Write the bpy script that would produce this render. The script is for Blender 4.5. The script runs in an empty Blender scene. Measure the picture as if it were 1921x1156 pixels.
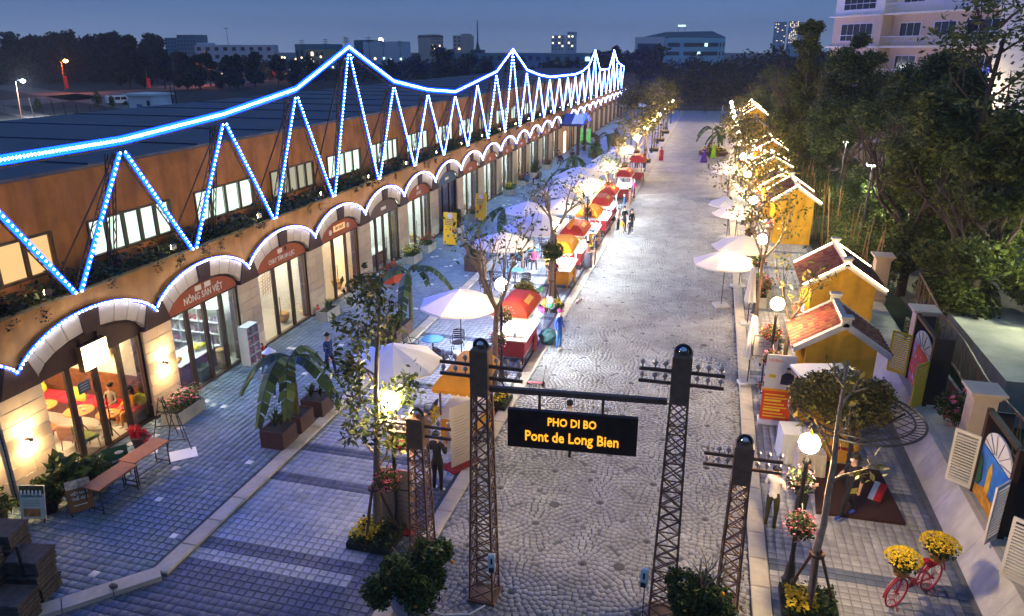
import bpy, math, random
import numpy as np
from mathutils import Vector, Matrix
rnd = random.Random(7)
PI = math.pi
S = bpy.context.scene
COL = S.collection

# ---------------------------------------------------------------- camera, sky, exposure
cam = bpy.data.cameras.new('camera')
cam_o = bpy.data.objects.new('camera', cam); COL.objects.link(cam_o); S.camera = cam_o
cam_o.location = (0, 0, 11.0)
cam_o.rotation_euler = (math.radians(90 - 19.29), 0, math.radians(14.917))
cam.sensor_width = 36; cam.lens = 36 * 1380 / 1921.; cam.clip_end = 6000; cam.clip_start = .1
S.view_settings.view_transform = 'Standard'; S.view_settings.look = 'None'
S.view_settings.exposure = 0.3; S.view_settings.gamma = 1
S.render.engine = 'CYCLES'
S.cycles.use_denoising = True
S.cycles.max_bounces = 5; S.cycles.diffuse_bounces = 3; S.cycles.glossy_bounces = 2
S.cycles.transmission_bounces = 3; S.cycles.transparent_max_bounces = 8
S.cycles.caustics_reflective = False; S.cycles.caustics_refractive = False
S.cycles.sample_clamp_indirect = 4; S.cycles.use_light_tree = True
W = bpy.data.worlds.new('World'); S.world = W; W.use_nodes = True
nt = W.node_tree; bg = nt.nodes['Background']
tc = nt.nodes.new('ShaderNodeTexCoord'); sx = nt.nodes.new('ShaderNodeSeparateXYZ')
rp = nt.nodes.new('ShaderNodeValToRGB')
nt.links.new(tc.outputs['Generated'], sx.inputs[0]); nt.links.new(sx.outputs['Z'], rp.inputs[0])
sn = nt.nodes.new('ShaderNodeTexNoise'); sn.inputs['Scale'].default_value = 3.5; sn.inputs['Detail'].default_value = 5
sm = nt.nodes.new('ShaderNodeMapping'); sm.inputs['Scale'].default_value = (1, 1, 7); nt.links.new(tc.outputs['Generated'], sm.inputs[0]); nt.links.new(sm.outputs[0], sn.inputs['Vector'])
sr = nt.nodes.new('ShaderNodeMapRange'); sr.inputs['From Min'].default_value = .3; sr.inputs['From Max'].default_value = .7; sr.inputs['To Min'].default_value = .95; sr.inputs['To Max'].default_value = 1.05
nt.links.new(sn.outputs['Fac'], sr.inputs['Value'])
sv = nt.nodes.new('ShaderNodeHueSaturation'); nt.links.new(rp.outputs[0], sv.inputs['Color']); nt.links.new(sr.outputs[0], sv.inputs['Value']); nt.links.new(sv.outputs[0], bg.inputs[0])
er = rp.color_ramp.elements
er[0].position = 0.0; er[0].color = (.170, .232, .375, 1)
er[1].position = 1.0; er[1].color = (.065, .130, .285, 1)
for p_, c_ in ((.03, (.125, .187, .345, 1)), (.08, (.058, .125, .295, 1)), (.3, (.065, .132, .29, 1))):
    e_ = er.new(p_); e_.color = c_
bg.inputs[1].default_value = 1.15

# ---------------------------------------------------------------- materials
MATS = {}
def _new(name):
    m = bpy.data.materials.new(name); m.use_nodes = True
    return m, m.node_tree, m.node_tree.nodes['Principled BSDF']
def mat(name, c, rough=.8, var=.12, scale=6., bump=.0, bscale=40., metal=0., em=None, es=0., island=0., spec=.3, stain=0., streak=0.):
    """principled surface with broken-up tone (noise), optional tone per piece (island), bump and stains"""
    if name in MATS: return MATS[name]
    m, t, b = _new(name); N = t.nodes; L = t.links
    b.inputs['Roughness'].default_value = rough; b.inputs['Metallic'].default_value = metal
    b.inputs['Specular IOR Level'].default_value = spec
    co = N.new('ShaderNodeTexCoord')
    no = N.new('ShaderNodeTexNoise'); no.inputs['Scale'].default_value = scale; no.inputs['Detail'].default_value = 5
    L.new(co.outputs['Object'], no.inputs['Vector'])
    hs = N.new('ShaderNodeHueSaturation'); hs.inputs['Color'].default_value = (*c, 1)
    mr = N.new('ShaderNodeMapRange'); mr.inputs['From Min'].default_value = .25; mr.inputs['From Max'].default_value = .75
    mr.inputs['To Min'].default_value = 1 - var; mr.inputs['To Max'].default_value = 1 + var
    L.new(no.outputs['Fac'], mr.inputs['Value']); val = mr.outputs[0]
    if island:
        ge = N.new('ShaderNodeNewGeometry'); m2 = N.new('ShaderNodeMapRange')
        oi = N.new('ShaderNodeObjectInfo'); ad = N.new('ShaderNodeMath'); ad.operation = 'ADD'
        fr = N.new('ShaderNodeMath'); fr.operation = 'FRACT'
        L.new(ge.outputs['Random Per Island'], ad.inputs[0]); L.new(oi.outputs['Random'], ad.inputs[1]); L.new(ad.outputs[0], fr.inputs[0])
        m2.inputs['To Min'].default_value = 1 - island; m2.inputs['To Max'].default_value = 1 + island
        L.new(fr.outputs[0], m2.inputs['Value'])
        mu = N.new('ShaderNodeMath'); mu.operation = 'MULTIPLY'
        L.new(val, mu.inputs[0]); L.new(m2.outputs[0], mu.inputs[1]); val = mu.outputs[0]
        m3 = N.new('ShaderNodeMapRange'); m3.inputs['To Min'].default_value = .5 - .06 * min(1, island * 2); m3.inputs['To Max'].default_value = .5 + .05 * min(1, island * 2)
        L.new(fr.outputs[0], m3.inputs['Value']); L.new(m3.outputs[0], hs.inputs['Hue'])
    if stain:
        n2 = N.new('ShaderNodeTexNoise'); n2.inputs['Scale'].default_value = .7; n2.inputs['Detail'].default_value = 8; n2.inputs['Roughness'].default_value = .65
        L.new(co.outputs['Object'], n2.inputs['Vector'])
        m4 = N.new('ShaderNodeMapRange'); m4.inputs['From Min'].default_value = .38; m4.inputs['From Max'].default_value = .62
        m4.inputs['To Min'].default_value = 1 - stain; m4.inputs['To Max'].default_value = 1.0
        L.new(n2.outputs['Fac'], m4.inputs['Value'])
        mu = N.new('ShaderNodeMath'); mu.operation = 'MULTIPLY'
        L.new(val, mu.inputs[0]); L.new(m4.outputs[0], mu.inputs[1]); val = mu.outputs[0]
    if streak:
        mp = N.new('ShaderNodeMapping'); mp.inputs['Scale'].default_value = (2.6, 2.6, .3); L.new(co.outputs['Object'], mp.inputs[0])
        n5 = N.new('ShaderNodeTexNoise'); n5.inputs['Scale'].default_value = 1.0; n5.inputs['Detail'].default_value = 6; L.new(mp.outputs[0], n5.inputs['Vector'])
        m5 = N.new('ShaderNodeMapRange'); m5.inputs['From Min'].default_value = .36; m5.inputs['From Max'].default_value = .56; m5.inputs['To Min'].default_value = 1 - streak; m5.inputs['To Max'].default_value = 1.
        L.new(n5.outputs['Fac'], m5.inputs['Value']); mu = N.new('ShaderNodeMath'); mu.operation = 'MULTIPLY'; L.new(val, mu.inputs[0]); L.new(m5.outputs[0], mu.inputs[1]); val = mu.outputs[0]
    L.new(val, hs.inputs['Value']); L.new(hs.outputs[0], b.inputs['Base Color'])
    if bump:
        n3 = N.new('ShaderNodeTexNoise'); n3.inputs['Scale'].default_value = bscale; n3.inputs['Detail'].default_value = 4
        L.new(co.outputs['Object'], n3.inputs['Vector'])
        bu = N.new('ShaderNodeBump'); bu.inputs['Strength'].default_value = bump; bu.inputs['Distance'].default_value = .02
        L.new(n3.outputs['Fac'], bu.inputs['Height']); L.new(bu.outputs[0], b.inputs['Normal'])
    if em:
        b.inputs['Emission Color'].default_value = (*em, 1); b.inputs['Emission Strength'].default_value = es
    MATS[name] = m
    return m
def emit(name, c, s, sample=True):
    if name in MATS: return MATS[name]
    m = bpy.data.materials.new(name); m.use_nodes = True; t = m.node_tree; t.nodes.clear()
    e = t.nodes.new('ShaderNodeEmission'); o = t.nodes.new('ShaderNodeOutputMaterial')
    e.inputs[0].default_value = (*c, 1); e.inputs[1].default_value = s
    t.links.new(e.outputs[0], o.inputs[0])
    m.cycles.emission_sampling = 'FRONT' if sample else 'NONE'
    MATS[name] = m
    return m
def leafmat(name, c, c2=None, trans=.25, hue=.03, dark=.45):
    if name in MATS: return MATS[name]
    m, t, b = _new(name); N = t.nodes; L = t.links
    ge = N.new('ShaderNodeNewGeometry'); oi = N.new('ShaderNodeObjectInfo')
    ad = N.new('ShaderNodeMath'); ad.operation = 'ADD'; fr = N.new('ShaderNodeMath'); fr.operation = 'FRACT'
    L.new(ge.outputs['Random Per Island'], ad.inputs[0]); L.new(oi.outputs['Random'], ad.inputs[1]); L.new(ad.outputs[0], fr.inputs[0])
    r = N.new('ShaderNodeValToRGB'); L.new(fr.outputs[0], r.inputs[0])
    c2 = c2 or tuple(min(1, x * 1.6) for x in c)
    e = r.color_ramp.elements
    e[0].color = (*[x * dark for x in c], 1); e[1].color = (*c2, 1)
    x = e.new(.55); x.color = (*c, 1)
    L.new(r.outputs[0], b.inputs['Base Color']); b.inputs['Roughness'].default_value = .55; b.inputs['Specular IOR Level'].default_value = .3
    tr = N.new('ShaderNodeBsdfTranslucent'); L.new(r.outputs[0], tr.inputs[0])
    mx = N.new('ShaderNodeMixShader'); mx.inputs[0].default_value = trans
    L.new(b.outputs[0], mx.inputs[1]); L.new(tr.outputs[0], mx.inputs[2])
    L.new(mx.outputs[0], N['Material Output'].inputs[0])
    MATS[name] = m
    return m
def glassmat(name, tint=(1, 1, 1), refl=.12):
    if name in MATS: return MATS[name]
    m = bpy.data.materials.new(name); m.use_nodes = True; t = m.node_tree; t.nodes.clear(); N = t.nodes; L = t.links
    tr = N.new('ShaderNodeBsdfTransparent'); tr.inputs[0].default_value = (*tint, 1)
    gl = N.new('ShaderNodeBsdfGlossy'); gl.inputs['Roughness'].default_value = .03
    fz = N.new('ShaderNodeLayerWeight'); fz.inputs[0].default_value = .25
    mr = N.new('ShaderNodeMapRange'); mr.inputs['To Min'].default_value = refl * .3; mr.inputs['To Max'].default_value = min(1, refl * 5)
    mx = N.new('ShaderNodeMixShader'); o = N.new('ShaderNodeOutputMaterial')
    L.new(fz.outputs['Fresnel'], mr.inputs['Value']); L.new(mr.outputs[0], mx.inputs[0])
    L.new(tr.outputs[0], mx.inputs[1]); L.new(gl.outputs[0], mx.inputs[2]); L.new(mx.outputs[0], o.inputs[0])
    MATS[name] = m
    return m

# ---------------------------------------------------------------- mesh helper
class MB:
    def __init__(s): s.v = []; s.f = []; s.m = []
    def add(s, vs, fs, m=0):
        b = len(s.v); s.v += [tuple(v) for v in vs]
        s.f += [tuple(b + i for i in f) for f in fs]; s.m += [m] * len(fs); return s
    def box(s, x0, x1, y0, y1, z0, z1, m=0):
        return s.add([(x0,y0,z0),(x1,y0,z0),(x1,y1,z0),(x0,y1,z0),(x0,y0,z1),(x1,y0,z1),(x1,y1,z1),(x0,y1,z1)],
            [(0,3,2,1),(4,5,6,7),(0,1,5,4),(1,2,6,5),(2,3,7,6),(3,0,4,7)], m)
    def cbox(s, x0, x1, y0, y1, z0, z1, c=.01, m=0):
        """box with chamfered upper edges"""
        return s.add([(x0,y0,z0),(x1,y0,z0),(x1,y1,z0),(x0,y1,z0),(x0,y0,z1-c),(x1,y0,z1-c),(x1,y1,z1-c),(x0,y1,z1-c),
            (x0+c,y0+c,z1),(x1-c,y0+c,z1),(x1-c,y1-c,z1),(x0+c,y1-c,z1)],
            [(0,3,2,1),(8,9,10,11),(0,1,5,4),(1,2,6,5),(2,3,7,6),(3,0,4,7),(4,5,9,8),(5,6,10,9),(6,7,11,10),(7,4,8,11)], m)
    def tube(s, a, b, r, n=6, r2=None, m=0, cap=True):
        a = Vector(a); b = Vector(b); r2 = r if r2 is None else r2
        d = (b - a)
        if d.length < 1e-6: return s
        d.normalize(); u = d.orthogonal().normalized(); w = d.cross(u)
        vs = []
        for p, q in ((a, r), (b, r2)):
            for i in range(n):
                t = 2 * PI * i / n; vs.append(p + u * (q * math.cos(t)) + w * (q * math.sin(t)))
        fs = [(i, (i+1) % n, n + (i+1) % n, n + i) for i in range(n)]
        if cap: fs += [tuple(range(n))[::-1], tuple(range(n, 2*n))]
        return s.add(vs, fs, m)
    def path(s, pts, r, n=6, m=0, close=False):
        """tube along a polyline, radius number or list"""
        P = [Vector(p) for p in pts]; k = len(P); R = r if isinstance(r, (list, tuple)) else [r] * k
        vs = []; u = None
        for i, p in enumerate(P):
            if close: d = P[(i+1) % k] - P[i-1]
            else: d = P[min(i+1, k-1)] - P[max(i-1, 0)]
            d.normalize()
            if u is None: u = d.orthogonal().normalized()
            else:
                u = (u - d * u.dot(d));
                u = u.normalized() if u.length > 1e-5 else d.orthogonal().normalized()
            w = d.cross(u)
            for j in range(n):
                t = 2 * PI * j / n; vs.append(p + u * (R[i] * math.cos(t)) + w * (R[i] * math.sin(t)))
        fs = []
        for i in range(k if close else k - 1):
            a = i * n; b = ((i + 1) % k) * n
            fs += [(a + j, a + (j+1) % n, b + (j+1) % n, b + j) for j in range(n)]
        if not close: fs += [tuple(range(n))[::-1], tuple(range((k-1)*n, k*n))]
        return s.add(vs, fs, m)
    def lathe(s, prof, c=(0,0,0), n=12, m=0, ax='z'):
        vs = []
        for r, z in prof:
            for i in range(n):
                t = 2 * PI * i / n
                p = (r * math.cos(t), r * math.sin(t), z)
                if ax == 'x': p = (p[2], p[0], p[1])
                if ax == 'y': p = (p[0], p[2], p[1])
                vs.append((c[0] + p[0], c[1] + p[1], c[2] + p[2]))
        fs = []
        for k in range(len(prof) - 1):
            fs += [(k*n + i, k*n + (i+1) % n, (k+1)*n + (i+1) % n, (k+1)*n + i) for i in range(n)]
        fs += [tuple(range(n))[::-1], tuple(range((len(prof)-1)*n, len(prof)*n))]
        return s.add(vs, fs, m)
    def ball(s, c, r, n=8, k=6, m=0, sc=(1,1,1)):
        vs = [(c[0], c[1], c[2] - r*sc[2])]
        for i in range(1, k):
            a = -PI/2 + PI * i / k
            for j in range(n):
                t = 2*PI*j/n; vs.append((c[0]+r*sc[0]*math.cos(a)*math.cos(t), c[1]+r*sc[1]*math.cos(a)*math.sin(t), c[2]+r*sc[2]*math.sin(a)))
        vs.append((c[0], c[1], c[2] + r*sc[2])); L = len(vs) - 1
        fs = [(0, 1+(j+1) % n, 1+j) for j in range(n)]
        for i in range(k-2):
            fs += [(1+i*n+j, 1+i*n+(j+1) % n, 1+(i+1)*n+(j+1) % n, 1+(i+1)*n+j) for j in range(n)]
        fs += [(1+(k-2)*n+j, 1+(k-2)*n+(j+1) % n, L) for j in range(n)]
        return s.add(vs, fs, m)
    def prism(s, poly, d0, d1, ax='y', m=0):
        """2-D polygon pushed along an axis; ax y: (x,z); ax x: (y,z); ax z: (x,y)"""
        n = len(poly)
        f = {'y': lambda p, d: (p[0], d, p[1]), 'x': lambda p, d: (d, p[0], p[1]), 'z': lambda p, d: (p[0], p[1], d)}[ax]
        vs = [f(p, d0) for p in poly] + [f(p, d1) for p in poly]
        return s.add(vs, [tuple(range(n)), tuple(range(n, 2*n))[::-1]] + [(i, (i+1) % n, n+(i+1) % n, n+i) for i in range(n)], m)
    def xf(s, M, start=0):
        s.v[start:] = [tuple(M @ Vector(v)) for v in s.v[start:]]; return s
    def mesh(s, name, mats, smooth=False):
        me = bpy.data.meshes.new(name); me.from_pydata(s.v, [], s.f)
        for q in (mats if isinstance(mats, (list, tuple)) else [mats]): me.materials.append(q)
        if any(s.m): me.polygons.foreach_set('material_index', s.m)
        if smooth: me.polygons.foreach_set('use_smooth', [True] * len(s.f))
        me.update(); return me
    def build(s, name, mats, parent=None, smooth=False, loc=None, kind=None, label=None):
        o = bpy.data.objects.new(name, s.mesh(name, mats, smooth)); COL.objects.link(o)
        if parent is not None: o.parent = parent
        if loc is not None: o.location = loc
        if kind: o['kind'] = kind
        if label: o['label'] = label
        return o
def inst(name, me, parent, loc=(0,0,0), rot=(0,0,0), sc=(1,1,1)):
    o = bpy.data.objects.new(name, me); COL.objects.link(o); o.parent = parent
    o.location = loc; o.rotation_euler = rot; o.scale = sc; return o
def tag(o, label, cat, group=None, kind=None):
    if label: o['label'] = label
    if cat: o['category'] = cat
    if group: o['group'] = group
    if kind: o['kind'] = kind
    return o
def thing(name, label, cat, loc=(0,0,0), rz=0., group=None):
    o = bpy.data.objects.new(name, None); COL.objects.link(o); o.empty_display_size = .2
    o.location = loc; o.rotation_euler = (0, 0, rz)
    return tag(o, label, cat, group)
KIDS = {}
def copy_tree(o, loc=None, rz=None, label=None, sc=None):
    ch = {}
    for q in bpy.data.objects:
        if q.parent: ch.setdefault(q.parent.name, []).append(q)
    def rec(a, par):
        c = a.copy(); COL.objects.link(c)
        if par is not None: c.parent = par
        for k in ch.get(a.name, []): rec(k, c)
        return c
    c = rec(o, None)
    if loc is not None: c.location = loc
    if rz is not None: c.rotation_euler = (0, 0, rz)
    if sc is not None: c.scale = (sc,)*3 if not isinstance(sc, tuple) else sc
    if label: c['label'] = label
    return c
def text(s, size, m, parent, loc, rot=(PI/2, 0, 0), ext=.008, name='lettering', align='CENTER', sx=1., bold=0.):
    cu = bpy.data.curves.new(name, 'FONT'); cu.body = s; cu.size = size; cu.extrude = ext; cu.align_x = align
    cu.resolution_u = 2; cu.offset = bold
    cu.materials.append(m); o = bpy.data.objects.new(name, cu); COL.objects.link(o)
    o.parent = parent; o.location = loc; o.rotation_euler = rot; o.scale = (sx, 1, 1); return o

def leafmesh(name, C, size, m, up=.3, droop=.0, aspect=.5, seed=0, var=.35):
    """many bent rhombic leaves at points C (n,3)"""
    g = np.random.default_rng(seed); C = np.asarray(C, float); n = len(C)
    d = g.normal(size=(n, 3)); d[:, 2] = d[:, 2] * .6 - droop; d /= np.linalg.norm(d, axis=1)[:, None]
    k = g.normal(size=(n, 3)); k[:, 2] += up; u = np.cross(d, k); u /= (np.linalg.norm(u, axis=1)[:, None] + 1e-6)
    w = np.cross(u, d)
    s = size * (1 + var * g.uniform(-1, 1, n))[:, None]
    V = np.empty((n, 4, 3))
    V[:, 0] = C - d * s * .5; V[:, 2] = C + d * s * .5
    V[:, 1] = C + u * s * aspect * .5 - w * s * .08; V[:, 3] = C - u * s * aspect * .5 - w * s * .08
    me = bpy.data.meshes.new(name); me.vertices.add(n*4); me.vertices.foreach_set('co', V.ravel())
    me.loops.add(n*4); me.loops.foreach_set('vertex_index', np.arange(n*4, dtype=np.int32))
    me.polygons.add(n); me.polygons.foreach_set('loop_start', np.arange(0, n*4, 4, dtype=np.int32))
    me.polygons.foreach_set('loop_total', np.full(n, 4, dtype=np.int32))
    me.materials.append(m); me.update(calc_edges=True); me.validate()
    return me
def cloud(centres, radii, n, seed=0, shell=.55, flat=1.):
    """points in a set of lumps, denser towards each lump's skin"""
    g = np.random.default_rng(seed); centres = np.asarray(centres, float); radii = np.asarray(radii, float)
    w = radii**2; i = g.choice(len(centres), n, p=w / w.sum())
    d = g.normal(size=(n, 3)); d /= np.linalg.norm(d, axis=1)[:, None]
    r = shell + (1 - shell) * g.uniform(0, 1, n)**.6; r *= g.uniform(.75, 1.12, n)
    P = centres[i] + d * (radii[i] * r)[:, None] * np.array([1, 1, flat])
    return P
# ================================================================= GROUND
M_SOIL = mat('soil', (.045,.042,.04), .95, .3, .05, stain=.4)
M_JOINT = mat('joint_sand', (.13,.135,.15), .95, .2)
M_COB = mat('cobble_granite', (.31,.31,.33), .62, .16, 3, bump=.25, bscale=60, island=.08, stain=.35, spec=.45)
M_PAVD = mat('paver_grey', (.13,.19,.26), .6, .15, 3, bump=.4, bscale=50, island=.2, stain=.25, spec=.45)
M_PAVL = mat('paver_light', (.38,.41,.47), .6, .12, 3, bump=.35, bscale=50, island=.1, stain=.2, spec=.4)
M_PAVB = mat('paver_band', (.12,.14,.20), .6, .15, 3, bump=.4, bscale=50, island=.15, stain=.25)
M_PAVW = mat('paver_white', (.62,.62,.6), .6, .1, 3, island=.1)
M_PAVR = mat('paver_walk', (.38,.37,.38), .65, .14, 3, bump=.4, bscale=50, island=.14, stain=.3)
M_KERB = mat('kerb_granite', (.50,.45,.37), .7, .1, 8, bump=.4, bscale=60, island=.08, stain=.2)
M_IRON = mat('cast_iron', (.07,.07,.075), .6, .2)
def sheet(name, x0, x1, y0, y1, z, m, kind='structure', cuts=0):
    b = MB(); b.add([(x0,y0,z),(x1,y0,z),(x1,y1,z),(x0,y1,z)], [(0,1,2,3)])
    return b.build(name, m, kind=kind)
sheet('ground', -2500, 2500, -60, 4000, -.12, M_SOIL)
street = MB().box(-5.55, 1.65, 4, 152, -.11, -.022).build('street', M_JOINT, kind='structure')
# --- cobbles in fans: rings about staggered hubs, each stone belongs to its nearest hub
hubs = []
for j in range(-4, 42):
    for i in range(-3, 4):
        hubs.append((-2.03 + i * 2.68 + (1.34 if j % 2 else 0) + rnd.uniform(-.05,.05), 11.28 + j * 1.245 + rnd.uniform(-.05,.05)))
H_ = np.array(hubs)
cob = []
for hx, hy in hubs:
    if not (-8 < hx < 4): continue
    r = .16; k = 0
    while r < 1.9:
        n = max(7, int(2*PI*r / (.145 + .02 * rnd.random()))); ph = rnd.random() * 6
        for q in range(n):
            a = ph + 2*PI*q/n; x = hx + r*math.cos(a); y = hy + r*math.sin(a)
            if -5.50 < x < 1.60 and 7.5 < y < 60:
                cob.append((x, y, a, min(.128, 2*PI*r/n*.95), .121, hx, hy))
        r += .128; k += 1
A = np.array(cob)
best = np.full(len(A), 1e9); own = (A[:,0]-A[:,5])**2 + (A[:,1]-A[:,6])**2
for h in H_: best = np.minimum(best, (A[:,0]-h[0])**2 + (A[:,1]-h[1])**2)
A = A[own <= best + 1e-6]
A = A[np.argsort(A[:,1] + .25*np.abs(A[:,0]+2))]
seen_y = 10.9     # the first rows inside the frame
vis = A[A[:,1] > seen_y][:300]; ids = set(map(tuple, vis[:, :2]))
cobm = []
for q in range(6):
    b = MB(); g = [rnd.uniform(-.06,.06) for _ in range(8)]
    P0 = [(-.5+g[0],-.5+g[1]),(.5+g[2],-.5+g[3]),(.5+g[4],.5+g[5]),(-.5+g[6],.5+g[7])]
    vs = [(x*1.04, y*1.04, -.03) for x, y in P0] + [(x, y, -.006) for x, y in P0] + [(x*.92, y*.92, .0) for x, y in P0]
    b.add(vs, [(8,9,10,11)] + [(i,(i+1)%4,4+(i+1)%4,4+i) for i in range(4)] + [(4+i,4+(i+1)%4,8+(i+1)%4,8+i) for i in range(4)])
    cobm.append(b.mesh('cobble', M_COB))
for x, y, a, w, d, hx, hy in vis:
    inst('cobble', cobm[rnd.randrange(6)], street, (x, y, rnd.uniform(-.004,.003)), (rnd.uniform(-.02,.02), rnd.uniform(-.02,.02), a + PI/2), (w, d, 1))
B_ = np.array([t for t in A if (t[0], t[1]) not in ids])
def block_mesh(name, X, Y, ang, w, d, m, zt=0., zb=-.03, mats=None, mi=None, parent=None, seed=1, jit=.035, top=.9):
    """thousands of small bevelled stones in one mesh"""
    g = np.random.default_rng(seed); n = len(X)
    cs = np.array([(-.5,-.5),(.5,-.5),(.5,.5),(-.5,.5)])
    P = np.repeat(cs[None], n, 0) + g.uniform(-jit, jit, (n,4,2)); P[:,:,0] *= w[:,None]; P[:,:,1] *= d[:,None]
    ca, sa = np.cos(ang)[:,None], np.sin(ang)[:,None]
    def put(sc, z):
        q = P * sc; o = np.empty((n,4,3)); o[:,:,0] = X[:,None] + q[:,:,0]*ca - q[:,:,1]*sa; o[:,:,1] = Y[:,None] + q[:,:,0]*sa + q[:,:,1]*ca
        o[:,:,2] = z; return o
    tz = (zt + g.uniform(-.004,.003, n))[:,None] + g.uniform(-.0015,.0015,(n,4))
    V = np.concatenate([put(1.0, tz - .012), put(top, tz)], 1)   # rim, top
    V0 = put(1.03, np.full((n,4), zb)); V = np.concatenate([V0, V], 1).reshape(-1, 3)
    base = (np.arange(n)*12)[:,None,None]
    F = np.array([(8,9,10,11)] + [(i,(i+1)%4,4+(i+1)%4,4+i) for i in range(4)] + [(4+i,4+(i+1)%4,8+(i+1)%4,8+i) for i in range(4)])
    F = (F[None] + base).reshape(-1, 4)
    me = bpy.data.meshes.new(name); me.vertices.add(len(V)); me.vertices.foreach_set('co', V.ravel())
    me.loops.add(F.size); me.loops.foreach_set('vertex_index', F.ravel().astype(np.int32)); k = len(F)
    me.polygons.add(k); me.polygons.foreach_set('loop_start', np.arange(0, 4*k, 4, dtype=np.int32)); me.polygons.foreach_set('loop_total', np.full(k, 4, dtype=np.int32))
    for q in (mats or [m]): me.materials.append(q)
    if mi is not None: me.polygons.foreach_set('material_index', np.repeat(mi, 9).astype(np.int32))
    me.update(calc_edges=True)
    o = bpy.data.objects.new(name, me); COL.objects.link(o)
    if parent: o.parent = parent
    o['kind'] = 'stuff'; return o
block_mesh('cobble_paving', B_[:,0], B_[:,1], B_[:,2]+PI/2, B_[:,3], B_[:,4], M_COB, parent=street)
b = MB()
for hx, hy in hubs:
    if -5.2 < hx < 1.3 and 10 < hy < 60: b.lathe([(.05,-.01),(.05,.004),(.02,.006)], (hx, hy, 0), 10)
b.build('hub_plate', M_IRON, street, kind='stuff')
# far street: slab with fine relief only
mf = mat('far_cobbles', (.33,.33,.35), .65, .2, 2.5, bump=.9, bscale=14, stain=.3, spec=.45)
MB().box(-5.5, 1.6, 60.1, 151, -.05, -.004).build('far_paving', mf, street)
# manholes
for p_ in ((-1.2,13.9),(-3.1,15.9),(-.4,17.3),(-2.6,21.5),(-1.2,24.8),(.4,28.)):
    tag(MB().lathe([(.13,0),(.13,.008),(.10,.012),(.02,.012)], (p_[0],p_[1],.0), 14).build('drain_cover', M_IRON), 'small dark round drain cover set in the cobbled street', 'drain cover', 'round drain covers in the cobbles')

# --- pavers
def pavers(name, parent, x0, x1, y0, y1, s, m, zt, nnear, near_y, mats=None, pick=None, clip=None, seed=3, mod=.2):
    g = np.random.default_rng(seed)
    xs = np.arange(x0 + mod/2, x1 - mod*.4, mod); ys = np.arange(y0 + mod/2, y1, mod)
    X, Y = np.meshgrid(xs, ys); X = X.ravel(); Y = Y.ravel()
    if clip is not None: k = clip(X, Y); X = X[k]; Y = Y[k]
    mi = pick(X, Y, g) if pick else np.zeros(len(X), int)
    order = np.argsort(np.where(Y > near_y, Y, 1e6 + Y), kind='stable'); X, Y, mi = X[order], Y[order], mi[order]
    mats = mats or [m]
    mm = []
    for q in mats:
        b = MB(); w = s/2; b.add([(-w,-w,-.03),(w,-w,-.03),(w,w,-.03),(-w,w,-.03),(-w,-w,-.01),(w,-w,-.01),(w,w,-.01),(-w,w,-.01),
            (-w*.9,-w*.9,0),(w*.9,-w*.9,0),(w*.9,w*.9,0),(-w*.9,w*.9,0)],
            [(8,9,10,11)] + [(i,(i+1)%4,4+(i+1)%4,4+i) for i in range(4)] + [(4+i,4+(i+1)%4,8+(i+1)%4,8+i) for i in range(4)])
        mm.append(b.mesh('paver', q))
    for i in range(nnear):
        inst('paver', mm[mi[i]], parent, (X[i]+rnd.uniform(-.003,.003), Y[i], zt + rnd.uniform(-.004,.003)), (0,0,rnd.uniform(-.01,.01)))
    X, Y, mi = X[nnear:], Y[nnear:], mi[nnear:]; n = len(X)
    return block_mesh('paver_field', X, Y, np.zeros(n), np.full(n, s), np.full(n, s), m, zt, zt-.03, mats, mi, parent, seed, .012, .9)
# market strip between the kerbs
strip = MB().box(-10.85, -5.9, 4, 152, -.11, -.03).box(-17, -10.85, 4, 11.4, -.11, -.03).build('market_pavement', M_JOINT, kind='structure')
def pick_strip(X, Y, g):
    t = (Y - 12.0) % 4.7
    b = ((t < .4) | ((t > 3.1) & (t < 3.5))).astype(int)
    b[(Y < 11.75)] = 1
    b[(X > -6.9) & (Y < 16.3)] = 1
    return b
pavers('strip', strip, -17.05, -5.9, 8.5, 62, .184, M_PAVL, 0., 300, 10.9, [M_PAVL, M_PAVB], pick_strip, seed=4,
       clip=lambda X, Y: X > np.where(Y < 11.0, -11.0 - (11.0 - Y) * .93, -10.85))
MB().box(-10.85, -5.9, 62.1, 151, -.06, -.004).build('far_paving', M_PAVL, strip)
# shop-side plaza, one step up
plaza = MB().prism([(-16.9,152),(-16.9,5.0),(-11.2,11.0),(-11.2,152)][::-1], -.11, .05, 'z').build('plaza', M_JOINT, kind='structure')
def pick_pl(X, Y, g): return (g.random(len(X)) < .012).astype(int)
pavers('plaza', plaza, -16.3, -11.2, 8.5, 62, .178, M_PAVD, .08, 300, 11.2, [M_PAVD, M_PAVW], pick_pl, seed=5,
       clip=lambda X, Y: X < np.where(Y < 11.0, -11.2 - (11.0 - Y) * .95, 99))
MB().box(-16.2, -11.2, 62.1, 151, .05, .076).build('far_paving', M_PAVD, plaza)
# right-hand walk
walk = MB().box(2.0, 6.2, 4, 152, -.11, .05).build('right_walk', M_JOINT, kind='structure')
def pick_w(X, Y, g):
    t = (Y - 14.6) % 3.6
    return (((t < .3)) | (X > 5.9)).astype(int)
pavers('walk', walk, 2.05, 6.2, 9, 60, .186, M_PAVR, .08, 300, 12.4, [M_PAVR, M_PAVB], pick_w, seed=6)
MB().box(2.05, 6.2, 60.1, 151, .05, .076).build('far_paving', M_PAVR, walk)
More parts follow.
